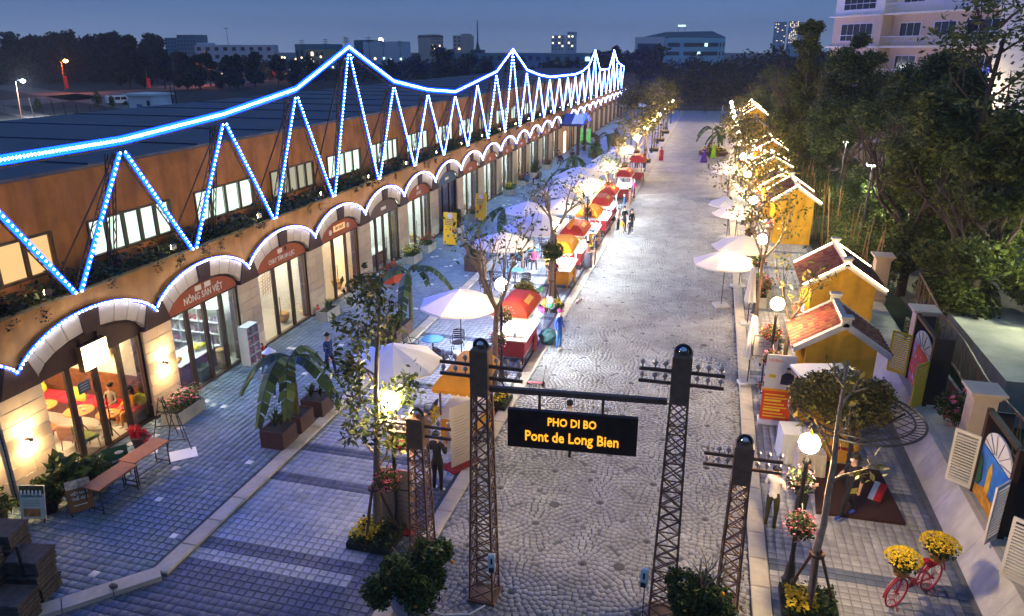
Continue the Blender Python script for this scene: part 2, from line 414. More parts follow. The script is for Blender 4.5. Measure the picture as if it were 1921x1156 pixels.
# --- kerbs of single stones
def kerb(name, x0, x1, y0, y1, z, L=.98, bend=None, n=99):
    root = MB().box(x0+.01, x1-.01, y0, y1, -.11, z-.05).build(name, M_JOINT, kind='structure')
    me = MB().cbox(x0, x1, .006, L-.006, -.06, 0, .02).mesh('kerb_stone', M_KERB)
    y = y0; k = 0
    while y < y1 - .2 and k < n:
        inst('kerb_stone', me, root, (0, y, z + rnd.uniform(-.003,.003))); y += L; k += 1
    return root
kp = kerb('plaza_kerb', -11.22, -10.82, 11.0, 150, .11, n=150)
kerb('street_kerb', -5.93, -5.53, 4.1, 150, .035, n=150)
kerb('walk_kerb', 1.63, 2.03, 4.1, 150, .12, n=150)
# bent end of the plaza kerb in the corner
b = MB()
for i in range(6):
    a = Vector((-11.0, 11.0, 0)) + Vector((-.69,-.73,0)) * (i*.95); e = Vector((-11.0, 11.0, 0)) + Vector((-.69,-.73,0)) * (i*.95+.93)
    if i >= 0:
        p = MB(); pr = Vector((.73,-.69,0)) * .2
        p.prism([(a-pr)[:2], (e-pr)[:2], (e+pr)[:2], (a+pr)[:2]], -.06, .11, 'z'); p.build('kerb_stone', M_KERB, kp)
tag(MB().ball((0,0,0), .09, 7, 5, sc=(1.2,.8,.6)).build('stone', M_IRON, loc=(-11.6,10.3,.15)), 'small dark stone lying on the bent end of the kerb', 'stone')
# fallen leaves along the right kerb
g = np.random.default_rng(5); n = 900
Cc = np.stack([1.52 - np.abs(g.normal(0,.12,n)), g.uniform(11,40,n), np.full(n,.012)],1)
o = bpy.data.objects.new('fallen_leaves', leafmesh('fallen_leaves', Cc, .06, leafmat('dry_leaf', (.16,.09,.04)), up=3, seed=2)); COL.objects.link(o)
tag(o, 'dry brown leaves gathered along the right-hand kerb', 'leaves', kind='stuff')
# far field and roads to the left of the hall
M_GRASS = mat('dark_field', (.05,.06,.06), .95, .35, .08, stain=.5)
sheet('field', -420, -20, 20, 420, -.05, M_GRASS)
M_ROAD = mat('far_road', (.16,.15,.14), .8, .15, .2)
b = MB(); 
for a, c, w in (((-150,128),(-185,300),9), ((-60,75),(-150,128),2.2), ((-60,100),(-235,205),5), ((-185,300),(-60,420),9)):
    a = Vector(a); c = Vector(c); d = (c-a).normalized(); n_ = Vector((-d.y, d.x)) * w
    b.add([(*(a-n_),-.03),(*(c-n_),-.03),(*(c+n_),-.03),(*(a+n_),-.03)], [(0,1,2,3)])
b.build('field_road', M_ROAD, kind='structure')
sheet('cross_road', -40, 60, 153, 163, -.02, mat('asphalt', (.06,.06,.065), .85, .2, .3))
sheet('back_lawn', 6.9, 40, 4, 150, -.04, mat('lawn', (.035,.055,.02), .95, .35, .6))
# ================================================================= THE HALL
XF = -16.2; PITCH = 4.865; C0 = 15.32                 # facade plane, bay pitch, first bay centre
M_FASC = mat('ochre_render', (.50,.235,.06), .85, .14, 3, bump=.35, bscale=30, stain=.3, streak=.22)
M_UPW = mat('rust_wall', (.50,.21,.055), .8, .2, .9, bump=.2, stain=.4, streak=.25)
M_CREAM = mat('cream_stone', (.60,.50,.38), .8, .07, 5, bump=.35, bscale=50, island=.06, stain=.12)
M_BROWN = mat('dark_brown_stone', (.055,.030,.026), .7, .15, 6, bump=.3)
M_FRAME = mat('brown_frame', (.035,.018,.013), .5, .15, 6, spec=.4)
M_SIGN = mat('terracotta_sign', (.34,.085,.035), .6, .08, 4)
M_SIGNB = mat('blue_sign', (.03,.09,.17), .6, .08, 4)
M_SIGNG = mat('grey_sign', (.12,.085,.08), .6, .08, 4)
M_ROOF = mat('hall_roof', (.025,.05,.12), .5, .25, .3, stain=.4, spec=.5)
M_STEEL = mat('truss_steel', (.035,.018,.02), .55, .2, 5, spec=.5)
M_LET = mat('letter_white', (.75,.72,.66), .6, .05)
M_GLASS = glassmat('glass')
M_RWALL = mat('room_wall', (.72,.70,.64), .9, .04)
M_RFLOOR = mat('room_floor', (.45,.42,.38), .35, .1, 2, spec=.5)
M_LEDB = emit('led_cold', (.28,.60,1.0), 45, True)
M_LEDT = emit('led_blue', (.0006,.0095,1.0), 46.0)
M_LEDV = emit('led_violet', (.60,.70,1.0), 45, True)
M_LEDU = emit('led_violet_glow', (.003,.02,1.0), 26)
YEND = 144.
hall = thing('market_hall', 'long ochre market hall with cream stone arches, brown shop fronts and a blue roof', 'market hall', (0,0,0))
# roof, upper wall
MB().box(-33, -17.72, 12.2, YEND, 7.70, 7.82).build('roof', M_ROOF, hall)
for i in range(26): MB().box(-32.9, -17.8, 13 + i*5.0, 13.06 + i*5.0, 7.82, 7.86).build('roof_seam', M_ROOF, hall)
b = MB()
WY0 = 17.45; WP = 4.865; WW = 3.55; WZ0, WZ1 = 5.1, 6.22
b.box(-17.95, -17.7, 12.2, YEND, WZ1, 7.72); b.box(-17.95, -17.7, 12.2, YEND, 4.5, WZ0)
wins = [WY0 + WP*i for i in range(-1, 14)] + [WY0 + WP*i for i in range(15, 26)]
y = 12.2
for w0 in wins + [None]:
    e = YEND if w0 is None else w0
    if e > y: b.box(-17.95, -17.7, y, e, WZ0, WZ1)
    if w0: y = w0 + WW
b.build('upper_wall', M_UPW, hall)
MB().box(-33, -17.95, 12.2, 12.4, -.05, 7.7).build('end_wall', M_UPW, hall)
MB().box(-33, -17.95, YEND-.2, YEND, -.05, 7.7).build('end_wall', M_UPW, hall)
M_WIN = emit('window_cold', (.62,.80,.66), 1.5); M_WIN2 = emit('window_warm', (1.0,.62,.26), .85); M_WIN3 = emit('window_dim', (.75,.72,.5), .5)
for i, w0 in enumerate(wins):
    b = MB()
    for z0, z1 in ((WZ0-.02, WZ0+.05), (WZ1-.05, WZ1+.02)): b.box(-17.74, -17.66, w0, w0+WW, z0, z1)
    nb = 5 if i % 2 else 4
    for k in range(nb + 1): b.box(-17.735, -17.655, w0 + WW*k/nb - .035, w0 + WW*k/nb + .035, WZ0, WZ1)
    fr = b.build('window', M_FRAME, hall)
    wm = M_WIN2 if i in (0,) else (M_WIN if i not in (3, 9, 13, 20) else M_WIN3)
    for k in range(nb): 
        MB().box(-17.80, -17.78, w0 + WW*k/nb + .04, w0 + WW*(k+1)/nb - .04, WZ0+.05, WZ1-.05).build('pane', wm, fr)
# terrace floor, parapet
MB().box(-17.7, -16.35, 12.2, YEND, 4.30, 4.50).build('terrace', M_UPW, hall)
# fascia with the scalloped lower edge (outer arch line)
def outer(t):            # t in [-1,1] across a bay -> height of the LED wave
    return 4.37 - .93 * abs(t)**1.9 if abs(t) < .93 else 4.37 - .93*.871 + 0.0
def wave(t): 
    a = abs(t); 
    return 3.46 + .90 * max(0, 1 - min(a,1)**2.1)**.74
b = MB()
NBAY = 27; PORCH = (14,)
def bayok(k): return not (k in PORCH)
for k in range(NBAY):
    c = C0 + PITCH * k
    n = 16
    for j in range(n):
        t0, t1 = -1 + 2*j/n, -1 + 2*(j+1)/n
        y0, y1 = c + t0*PITCH/2, c + t1*PITCH/2; z0, z1 = wave(t0) - .06, wave(t1) - .06
        zt = 4.78
        vs = [(XF,y0,z0),(XF,y1,z1),(XF,y1,zt),(XF,y0,zt),(XF-.15,y0,z0),(XF-.15,y1,z1),(XF-.15,y1,zt),(XF-.15,y0,zt)]
        b.add(vs, [(0,1,2,3),(5,4,7,6),(3,2,6,7),(1,0,4,5)])
b.box(XF-.15, XF, 12.2, C0 - PITCH/2, 3.4, 4.78)
b.build('fascia', M_FASC, hall)
MB().box(XF-.2, XF+.04, 12.2, YEND, 4.781, 4.83).build('coping', M_FASC, hall)
# arch stones, keystones, springers, piers, signs and shopfronts
def pw(r): return r
IN = 1.93                                                # inner half width
def inner(t): return 2.98 + .80 * math.sqrt(max(0, 1 - t*t))
texts = {1: ('NÔNG SẢN VIỆT', .34), 2: ('CHAY TÂM AN LẠC', .27), 5: ('CÀ PHÊ', .26), 7: ('ĐẶC SẢN', .2), 8: ('TRÀ', .3), 9: ('HOA', .3)}
blk = [MB().cbox(0, .09, .006, .594, .006, .354, .012).mesh('stone_block', M_CREAM)]
def vouss(k, c, near):
    n = 11
    for j in range(n):
        a0 = PI * (j + .03) / n; a1 = PI * (j + 1 - .03) / n
        if j == 5: continue
        pts = []
        for a, side in ((a0, 0), (a1, 0), (a1, 1), (a0, 1)):
            ti = math.cos(a)
            if side == 0: pts.append((c + IN*ti, inner(ti)))
            else:
                to = math.cos(a) * .93
                pts.append((c + PITCH/2*to, wave(to) - .05))
        MB().prism(pts, XF + .005, XF + .13, 'x').build('voussoir', M_CREAM, hall)
    ka = math.cos(PI*(5.05)/11)
    MB().prism([(c - IN*ka, inner(ka) - .06), (c + IN*ka, inner(ka) - .06), (c + PITCH/2*ka*1.02, wave(.15) - .02), (c - PITCH/2*ka*1.02, wave(.15) - .02)], XF + .005, XF + .19, 'x').build('keystone', M_BROWN, hall)
def pier(y0, y1, k, near):
    if near:
        w = (y1 - y0) / 2
        MB().box(XF - .4, XF - .002, y0 + .01, y1 - .01, .05, 3.0).build('pier_core', M_BROWN, hall)
        for r in range(8):
            for h in range(2):
                inst('stone_block', blk[0], hall, (XF, y0 + h*w, .08 + r*.362), (0,0,0), (1, w/.6, 1))
    else:
        MB().box(XF - .4, XF + .08, y0, y1, .05, 2.98).build('pier', M_CREAM, hall)
    MB().box(XF - .38, XF + .11, y0 - .02, y1 + .02, .05, .16).build('pier_base', M_BROWN, hall)
def springer(yv):
    MB().prism([(yv - .60, 2.98), (yv + .60, 2.98), (yv + .30, wave(.88) - .0), (yv, 3.40), (yv - .30, wave(.88) - .0)], XF + .004, XF + .17, 'x').build('springer', M_BROWN, hall)
LITW = emit('room_light_cold', (.80,1.0,.92), 60); LITY = emit('room_light_warm', (1.0,.70,.36), 45); LITN = emit('room_light_neutral', (1.0,.88,.62), 55)
bays = {0:(LITY, 4), 1:(LITW, 4), 2:(LITN, 3), 3:(LITY, 3), 4:(LITW, 4), 5:(LITW, 3), 6:(None, 3), 7:(LITW, 3), 8:(LITW, 3), 9:(LITW, 3), 10:(LITN, 3), 11:(LITW, 3), 12:(LITW, 3), 13:(LITN, 3)}
for k in range(NBAY):
    c = C0 + PITCH*k; near = k < 14
    springer(c - PITCH/2)
    if not bayok(k): continue
    vouss(k, c, near)
    o0, o1 = c - IN + .12, c + IN - .12
    pier(12.2, o0, k, near) if k == 0 else None
    pier(c - PITCH - (-IN) - .12 if k else c - PITCH/2 - .7, c - IN + .12, k, near) if k else None
    # tympanum sign
    n = 14; arc = [(c + IN*math.cos(PI*j/n), inner(math.cos(PI*j/n)) - .0) for j in range(n+1)]
    sm = {0: M_BROWN, 3: M_SIGN, 4: M_SIGNG, 6: M_SIGNB}.get(k, M_SIGN)
    MB().prism(arc, XF - .12, XF - .02, 'x').build('arch_rim', M_BROWN, hall)
    arc2 = [(c + (IN-.13)*math.cos(PI*j/n), 3.0 + (inner(math.cos(PI*j/n)) - 3.0) * .86) for j in range(n+1)]
    sg = MB().prism(arc2, XF - .02, XF + .02, 'x').build('arch_sign', sm, hall)
    if k in texts: text(texts[k][0], texts[k][1] * .98, M_LET, sg, (XF + .021, c, 3.13), (PI/2, 0, PI/2), sx=.8, bold=.004)
    if k in (1, 2, 5):
        for q in ((-.25, .25) if k == 1 else (-.1,)): MB().box(XF + .02, XF + .03, c + q - .16, c + q + .16, 3.42, 3.60).build('sign_badge', M_LET, sg)
        if k == 2: MB().lathe([(.09,0),(.09,.012),(.05,.012)], (XF+.02, c+.3, 3.52), 12, ax='x').build('sign_badge', M_BROWN, sg)
    if k == 3:
        pl = MB().box(XF + .02, XF + .035, c - .55, c + .55, 3.22, 3.50).build('sign_badge', mat('pill', (.8,.5,.25), .5, .05, em=(1,.5,.2), es=.5), sg)
        text('ẨM THỰC', .2, M_BROWN, sg, (XF + .037, c, 3.29), (PI/2, 0, PI/2), sx=.9)
        for q in (-.85, .85): MB().lathe([(.13,0),(.13,.014),(.07,.014)], (XF+.02, c+q, 3.28), 14, ax='x').build('sign_badge', M_LET, sg)
    if 10 <= k < 27 or k in (4,6): 
        MB().box(XF + .02, XF + .03, c - .3, c + .3, 3.2, 3.36).build('sign_badge', M_LET, sg)
    # shop front
    lit, nb = bays.get(k, ((None if k > 23 else (LITY if k in (15,16) else LITN)), 3))
    b = MB()
    b.box(XF - .12, XF - .04, o0, o1, 2.90, 3.0); b.box(XF - .14, XF + .02, o0, o1, .05, .13)
    for j in range(nb + 1):
        y = o0 + (o1 - o0)*j/nb; hw = .06 if j in (0, nb) else .085
        b.box(XF - .12, XF - .03, y - hw + (hw if j == 0 else 0), y + hw - (hw if j == nb else 0), .13, 2.9)
    fr = b.build('shop_front', M_FRAME, hall)
    for j in range(nb):
        if near and j == nb//2 and k in (0, 3): continue      # the open leaf
        MB().box(XF - .085, XF - .075, o0 + (o1-o0)*j/nb + .08, o0 + (o1-o0)*(j+1)/nb - .08, .14, 2.9).build('pane', M_GLASS, fr)
    if near:
        ym = o0 + (o1-o0)*(nb//2)/nb
        for q in (-.12, .12): MB().tube((XF + .02, ym + q, .9), (XF + .02, ym + q, 1.7), .018).build('handle', M_STEEL, fr)
    # room
    D = 4.6 if k == 0 else (3.6 if near else 2.2)
    b = MB(); yl, yr = c - PITCH/2 + .12, c + PITCH/2 - .12
    b.box(XF - D, XF - .14, yl, yr, .02, .06, 1)
    b.box(XF - D - .1, XF - D, yl, yr, .06, 3.3); b.box(XF - D, XF - .4, yl - .1, yl, .06, 3.3); b.box(XF - D, XF - .4, yr, yr + .1, .06, 3.3)
    b.box(XF - D, XF - .16, yl, yr, 3.3, 3.36)
    rm = b.build('shop_room', [M_RWALL, M_RFLOOR], hall)
    if lit:
        for q in ((.25, .75) if near else (.5,)):
            MB().box(XF - D*.75, XF - D*.3, yl + (yr-yl)*q - .35, yl + (yr-yl)*q + .35, 3.24, 3.29).build('ceiling_lamp', lit, rm)
pier(C0 + PITCH*13 + IN - .12, C0 + PITCH*13 + PITCH/2 + .35, 14, True)
# corner pier turns the corner with a rusticated side face
for r in range(8):
    for h in range(3):
        MB().cbox(XF - .02 - .6*(h+1), XF - .03 - .6*h, 12.11, 12.2, .08 + r*.362, .434 + r*.362, .008).build('stone_block', M_CREAM, hall)
MB().box(-33, -16.25, 12.2, 12.35, -.05, 4.5).build('end_wall', M_FASC, hall)
# wave of LED lights along the arches
tubes = MB(); beads = MB()
octv = [(1,0,0),(-1,0,0),(0,1,0),(0,-1,0),(0,0,1),(0,0,-1)]
octf = [(0,2,4),(2,1,4),(1,3,4),(3,0,4),(2,0,5),(1,2,5),(3,1,5),(0,3,5)]
def bead(mb, p, r): mb.add([(p[0]+a*r, p[1]+b_*r, p[2]+c_*r) for a, b_, c_ in octv], octf)
led = thing('arch_light_rope', 'continuous white and violet rope of lights following the tops of all the arches', 'light rope', (0,0,0))
def stripseg(mf, mb, a, e, w, th=.03):
    """flat glow strip behind the bulbs: lit face towards the street (+x), steel back"""
    a = Vector(a); e = Vector(e); d = (e-a).normalized(); n = Vector((1,0,0)).cross(d).normalized() * w
    mf.add([a-n, e-n, e+n, a+n], [(0,1,2,3)] if ((e-a).cross(n*2)).x > 0 else [(3,2,1,0)])
    k = Vector((-th,0,0)); s_ = Vector((-.004,0,0)); mb.add([a-n+s_, e-n+s_, e+n+s_, a+n+s_, a-n+k, e-n+k, e+n+k, a+n+k], [(0,1,2,3),(7,6,5,4),(0,4,5,1),(1,5,6,2),(2,6,7,3),(3,7,4,0)])
backs = MB()
for k in range(-1, NBAY):
    c = C0 + PITCH*k
    if k in PORCH: continue
    for j in range(-18, 18):
        if k < 0 and j < 13: continue
        p_, q_ = [(XF + .16, c + t/18*PITCH/2, wave(t/18) + .01) for t in (j, j+1)]
        stripseg(tubes, backs, p_, q_, .035)
acc = 0; last = None
for k in range(-1, NBAY):
    if k in PORCH: continue
    c = C0 + PITCH*k; step = .115 if k < 8 else .2
    p = [Vector((XF + .205, c + t/60*PITCH/2, wave(t/60) + .01)) for t in range(-60, 61)]
    acc = 0
    for a, e in zip(p[:-1], p[1:]):
        if a.y < 12.25: continue
        acc += (e-a).length
        if acc > step: acc -= step; bead(beads, e, .031 if k < 8 else .033)
tubes.build('rope', M_LEDU, led); backs.build('channel', M_STEEL, led); beads.build('bulb', M_LEDV, led, kind='stuff')
# ---------------------------------------------------------------- the bridge truss with blue LEDs
AZ = [8.55, 8.6, 8.95, 9.55, 11.15, 9.5, 8.85, 8.5, 9.0, 9.5, 11.1, 9.4, 8.85, 8.5, 8.45, 8.4, 8.35, 8.6, 9.2, 11.05, 8.45, 8.35, 8.35, 11.05, 9.3, 8.7, 8.3]
AY = [12.85 + 4.81*i for i in range(len(AZ))]
XT = XF - .02
truss = thing('light_truss', 'long zigzag steel truss standing on the hall ledge, outlined in glowing blue LED bulbs', 'truss', (0,0,0))
def lattice(mb, a, e, w, r=.022, n=6, dirv=(1,0,0), step=.35):
    a = Vector(a); e = Vector(e); d = Vector(dirv).normalized() * w
    mb.tube(a, e, r, 4); mb.tube(a + d, e + d, r, 4)
    L = (e-a).length; k = max(2, int(L/step)); s = 0
    for i in range(k):
        p = a.lerp(e, i/k); q = a.lerp(e, (i+1)/k)
        mb.tube(p + (d if s else d*0), q + (d*0 if s else d), r*.6, 4, cap=False); s ^= 1
glow = MB(); blb = MB(); gback = MB()
def ledline(a, e, step, r, off=.0, rg=.05):
    a = Vector(a); e = Vector(e); L = (e-a).length; n = max(2, int(L/step))
    stripseg(glow, gback, a, e, rg)
    for i in range(n + 1):
        p = a.lerp(e, i/n); bead(blb, (p.x + .03, p.y, p.z + .01), r)
for i, (ay, az) in enumerate(zip(AY, AZ)):
    top = Vector((XT, ay, az - .35))
    for sgn in (-1, 1):
        if i == 0 and sgn < 0 or (i == len(AZ)-1 and sgn > 0): continue
        bot = Vector((XT, ay + sgn*(4.81/2 - .10), 4.84)); tp = top + Vector((0, sgn*.10, 0))
        m = MB(); lattice(m, tp + Vector((-.05,0,0)), bot + Vector((-.05,0,0)), .16, .02, dirv=(-1,0,0), step=.25 if i < 12 else .8)
        m.build('diagonal', M_STEEL, truss)
        ledline(tp + Vector((.03,0,0)), bot + Vector((.03,0,0)), .16 if i < 9 else .26, .036 if i < 9 else .055, rg=.08)
    # dark legs behind
    m = MB()
    for q in (-.13, .13): lattice(m, (XT - .35, ay + q, az - .4), (XT - 1.05, ay + q, 4.5), .1, .02, dirv=(-1,0,.1), step=.3 if i < 10 else .9)
    m.build('vertical_leg', M_STEEL, truss)
    m = MB(); lattice(m, (XT - .25, ay, az - .4), (XT - 1.35, ay - 2.1, 4.5), .17, .02, dirv=(-.6,.8,0), step=.3 if i < 12 else .9); m.build('rear_strut', M_STEEL, truss)
    if i + 1 < len(AZ):
        a = Vector((XT, ay, az)); e = Vector((XT, AY[i+1], AZ[i+1]))
        m = MB(); lattice(m, a + Vector((-.08,0,-.03)), e + Vector((-.08,0,-.03)), .2, .025, dirv=(-.5,0,-1), step=.5 if i < 12 else 1.2); m.build('top_chord', M_STEEL, truss)
        ledline(a + Vector((.05,0,.0)), e + Vector((.05,0,.0)), .105 if i < 9 else .2, .044 if i < 9 else .055, rg=.12)
        if i % 3 == 0: MB().box(XT-.18, XT+.02, ay-.07, ay+.07, az-.16, az-.04).build('joint_plate', M_STEEL, truss)
glow.build('halo_strip', M_LEDT, truss); gback.build('halo_backing', M_STEEL, truss); blb.build('bulb', M_LEDB, truss, kind='stuff')  # blue strips widened to stand in for the halo round the bulbs
M_FLD = emit('ledge_flood', (1.0,.66,.34), 110)
for i in range(24):
    y = 14.6 + PITCH*i
    r = thing('ledge_floodlight', 'small white floodlight box on the terrace ledge above arch number %s' % ['one','two','three','four','five','six','seven','eight','nine','ten','eleven','twelve','thirteen','fourteen','fifteen','sixteen','seventeen','eighteen','nineteen','twenty','twenty-one','twenty-two','twenty-three','twenty-four'][i], 'floodlight', (XF - .28, y, 4.83), 0, 'small floodlights along the terrace ledge')
    MB().tube((0,0,0),(0,0,.14),.015,5).build('bracket', M_FRAME, r)
    MB().cbox(-.03,.03,-.09,.09,.12,.27,.01).build('housing', M_LET if i in (1,2,5) else M_FRAME, r); MB().box(-.045,-.031,-.08,.08,.13,.26).build('lamp_face', M_FLD, r)
# planted greenery along the terrace
g = np.random.default_rng(11)
Cc = []; C2 = []
for y in np.arange(12.5, 143, .35):
    n = 90 if y < 60 else 24
    Cc.append(np.stack([g.uniform(-17.55,-16.3,n), y + g.uniform(-.25,.25,n), 4.55 + np.abs(g.normal(0,.26,n))],1))
for y in g.uniform(13, 100, 90):
    n = 40; t = g.uniform(0, 1, n)
    C2.append(np.stack([np.full(n, XF + .03) + g.normal(0,.04,n), y + g.normal(0,.10,n) , 4.85 - t*g.uniform(.1,.45)],1))
o = bpy.data.objects.new('terrace_greenery', leafmesh('terrace_greenery', np.concatenate(Cc), .19, leafmat('terrace_leaf', (.025,.04,.022)), seed=4)); COL.objects.link(o)
tag(o, 'dark creeping plants filling the terrace ledge and trailing over the ochre fascia', 'creeper', kind='stuff')
o = bpy.data.objects.new('trailing_greenery', leafmesh('trailing_greenery', np.concatenate(C2), .085, MATS['terrace_leaf'], seed=6)); COL.objects.link(o)
tag(o, 'thin trailing shoots hanging over the ochre fascia', 'creeper', kind='stuff')
# porch between the two halves of the arcade
M_NAVY = mat('navy_cloth', (.03,.045,.11), .7, .1); M_AWN = mat('white_canvas', (.86,.80,.66), .85, .05, 3, bump=.15, bscale=20)
c = C0 + PITCH*14
p_ = thing('entrance_porch', 'dark blue entrance porch with a pale pointed canopy halfway down the arcade', 'porch', (XF, c, 0))
MB().prism([(-2.3,3.2),(2.3,3.2),(2.3,3.5),(0,4.35),(-2.3,3.5)], .2, 2.4, 'x').build('canopy', M_NAVY, p_)
MB().prism([(-2.3,3.51),(0,4.36),(2.3,3.51),(2.3,3.45),(0,4.29),(-2.3,3.45)], 1.3, 2.5, 'x').build('canopy_cover', M_AWN, p_)
for q in (-2.2, 2.0): MB().box(1.9, 2.2, q, q+.22, .05, 3.2).build('post', M_BROWN, p_)
MB().box(-.1, .1, -2.4, 2.4, 0, 3.3).build('back_wall', mat('porch_wall', (.55,.38,.25), .8, .1), p_)
MB().box(.12, .16, -.6, .6, .1, 2.4).build('door_light', emit('porch_light', (1,.8,.5), 2.2), p_)
MB().path([(2.52,-2.3,3.53),(2.52,0,4.39),(2.52,2.3,3.53)], .04, 6).build('light_rope', M_LEDT, p_)
for k_ in range(8):                                   # big glowing characters fixed to the upper wall, too blurred to read
    y = 92 + k_*3.1; rr = random.Random(k_); b = MB()
    for j in range(5):
        if rr.random() < .5: b.box(-17.68, -17.6, y + rr.uniform(-.7,.2), y + rr.uniform(.3,.8), 6.1 + j*.3, 6.17 + j*.3)
        else: b.box(-17.68, -17.6, y - .5 + j*.25, y - .42 + j*.25, 6.0, 6.0 + rr.uniform(.6,1.3))
    b.build('wall_character', emit('char_light', (1,.75,.6), 1.6, False), hall)
# wall washers: up-and-down sconces on the corner pier and the first pier
M_SC = emit('sconce_lamp', (1.0,.64,.27), 3000)
def sconce(x, y, z, rz, lab):
    r = thing('wall_lamp', lab, 'wall lamp', (x,y,z), rz, 'up and down wall lamps on the stone piers')
    MB().box(-.05,.05,-.14,-.0,-.02,.02).build('bracket', M_FRAME, r)
    MB().lathe([(.045,-.07),(.05,-.065),(.05,.065),(.045,.07)], (0,-.16,0), 10).build('body', M_FRAME, r)
    for s_ in (-1, 1): MB().lathe([(.04,.0),(.04,.006)], (0,-.16,.073*s_), 10).build('lamp', M_SC, r)
sconce(XF + .09, 12.75, 1.75, PI/2, 'small up and down lamp on the street face of the corner pier')
sconce(-16.75, 12.11, 1.75, 0, 'small up and down lamp on the end face of the corner pier')
sconce(XF + .09, 17.75, 1.75, PI/2, 'small up and down lamp on the pier between the cafe and the fruit shop')
# lit shop sign of the cafe
sg = thing('light_box_sign', 'square glowing white light box hung over the cafe door', 'light sign', (XF + .12, 15.2, 2.72))
MB().box(-.08,.10,-.46,.46,-.02,.72).build('box', M_FRAME, sg); MB().box(.101,.115,-.44,.44,0,.70).build('face', emit('lightbox', (1.0,.80,.42), 5.5), sg)
for q in (-.3,.3): MB().box(-.1,.0,q-.02,q+.02,.72,.9).build('bracket', M_FRAME, sg)
# ================================================================= STREET FURNITURE
M_BLK = mat('black_iron', (.018,.018,.02), .45, .15, spec=.5)
M_CORTEN = mat('tower_steel', (.16,.08,.045), .55, .25, 8, bump=.2, bscale=60, spec=.5)
M_CHROME = mat('chrome', (.7,.7,.72), .12, .05, metal=1.)
M_BULBG = mat('glass_insulator', (.55,.42,.34), .12, .1, spec=.9)
M_GLOBE = emit('globe_glow', (1.0,.73,.38), 380)
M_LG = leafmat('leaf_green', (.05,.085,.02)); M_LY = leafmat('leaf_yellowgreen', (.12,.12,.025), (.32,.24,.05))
M_LD = leafmat('leaf_dark', (.042,.08,.02), (.11,.16,.035))
M_PINK = leafmat('petal_pink', (.55,.08,.14), (.8,.3,.4), dark=.6); M_RED = leafmat('petal_red', (.5,.02,.03), dark=.6)
M_YEL = leafmat('petal_yellow', (.85,.55,.01), (.95,.75,.05), dark=.7); M_LILAC = leafmat('petal_lilac', (.55,.28,.38), (.75,.5,.6), dark=.6)
M_ORG = mat('orange_fruit', (.8,.28,.01), .5, .1)
M_BARK = mat('bark', (.26,.19,.12), .9, .3, 9, bump=.8, bscale=30); M_BARKP = mat('bark_pale', (.50,.41,.30), .9, .3, 9, bump=.8, bscale=30); M_BARKD = mat('bark_dark', (.08,.055,.035), .9, .3, 9, bump=.8, bscale=30)
M_WOODP = mat('stake_wood', (.13,.065,.035), .8, .2, 10)
M_BOX = mat('planter_brown', (.075,.040,.035), .7, .2, 6, bump=.3)
M_CONC = mat('concrete', (.38,.37,.34), .85, .12, 4, bump=.4, stain=.25)
def addleaf(name, P, size, m, parent, seed=0, **k):
    o = bpy.data.objects.new(name, leafmesh(name, P, size, m, seed=seed, **k)); COL.objects.link(o); o.parent = parent; return o
def leader_tree(x, y, h, lab, seed, leafn, lm, lsize, top=(0,0), z0=0., first=.3, bark=None, r0=1., nb=13):
    r = thing('street_tree', lab, 'tree', (x,y,z0), 0, 'young street trees propped with stakes'); b = MB(); tips = []; R = random.Random(seed)
    L = [Vector((top[0]*(i/8)**1.3 + R.uniform(-.03,.03), top[1]*i/8, h*i/8)) for i in range(9)]; b.path(L, [.095*r0*(1-.085*i)*R.uniform(.93,1.1) for i in range(9)], 9)
    for i in range(nb):
        t = first + (1-first)*i/nb; p = L[int(t*8)].lerp(L[min(8,int(t*8)+1)], t*8-int(t*8)); a = i*2.4+R.random(); gen_branches(b, p, (math.cos(a)*.75,math.sin(a)*.75,.8), h*.125*(1.15-.5*t), .03, 1, tips, seed*9+i, 3, .5, .1)
    b.build('trunk', bark or M_BARK, r, True); T = np.array([tuple(t) for t in tips]); g = np.random.default_rng(seed); i = g.integers(0,len(T),leafn)
    addleaf('crown', T[i] + g.normal(0,.15,(leafn,3))*[1,1,1.1] - [0,0,.1], lsize, lm, r, seed, droop=.7, aspect=.42)
    for k in range(3): t = 2*PI*k/3+.4; MB().tube((math.cos(t)*.55,math.sin(t)*.55,.05),(math.cos(t)*.05,math.sin(t)*.05,1.5),.032,6).build('stake', M_WOODP, r)
    MB().lathe([(.13,1.36),(.15,1.36),(.15,1.42),(.13,1.42)], n=8).build('clamp', M_WOODP, r)
    MB().box(-.55,.55,-.55,.55,0,.16).build('planting_bed', mat('bed_soil', (.03,.03,.02), .9, .3), r)
    addleaf('bed_leaves', np.stack([g.uniform(-.55,.55,600), g.uniform(-.55,.55,600), g.uniform(.12,.34,600)],1), .10, M_LD, r, seed)
    addleaf('bed_flowers', np.stack([g.uniform(-.5,.1,190), g.uniform(-.5,.2,190), g.uniform(.3,.46,190)],1), .09, M_YEL, r, seed+9, up=4, aspect=.9)
    return r
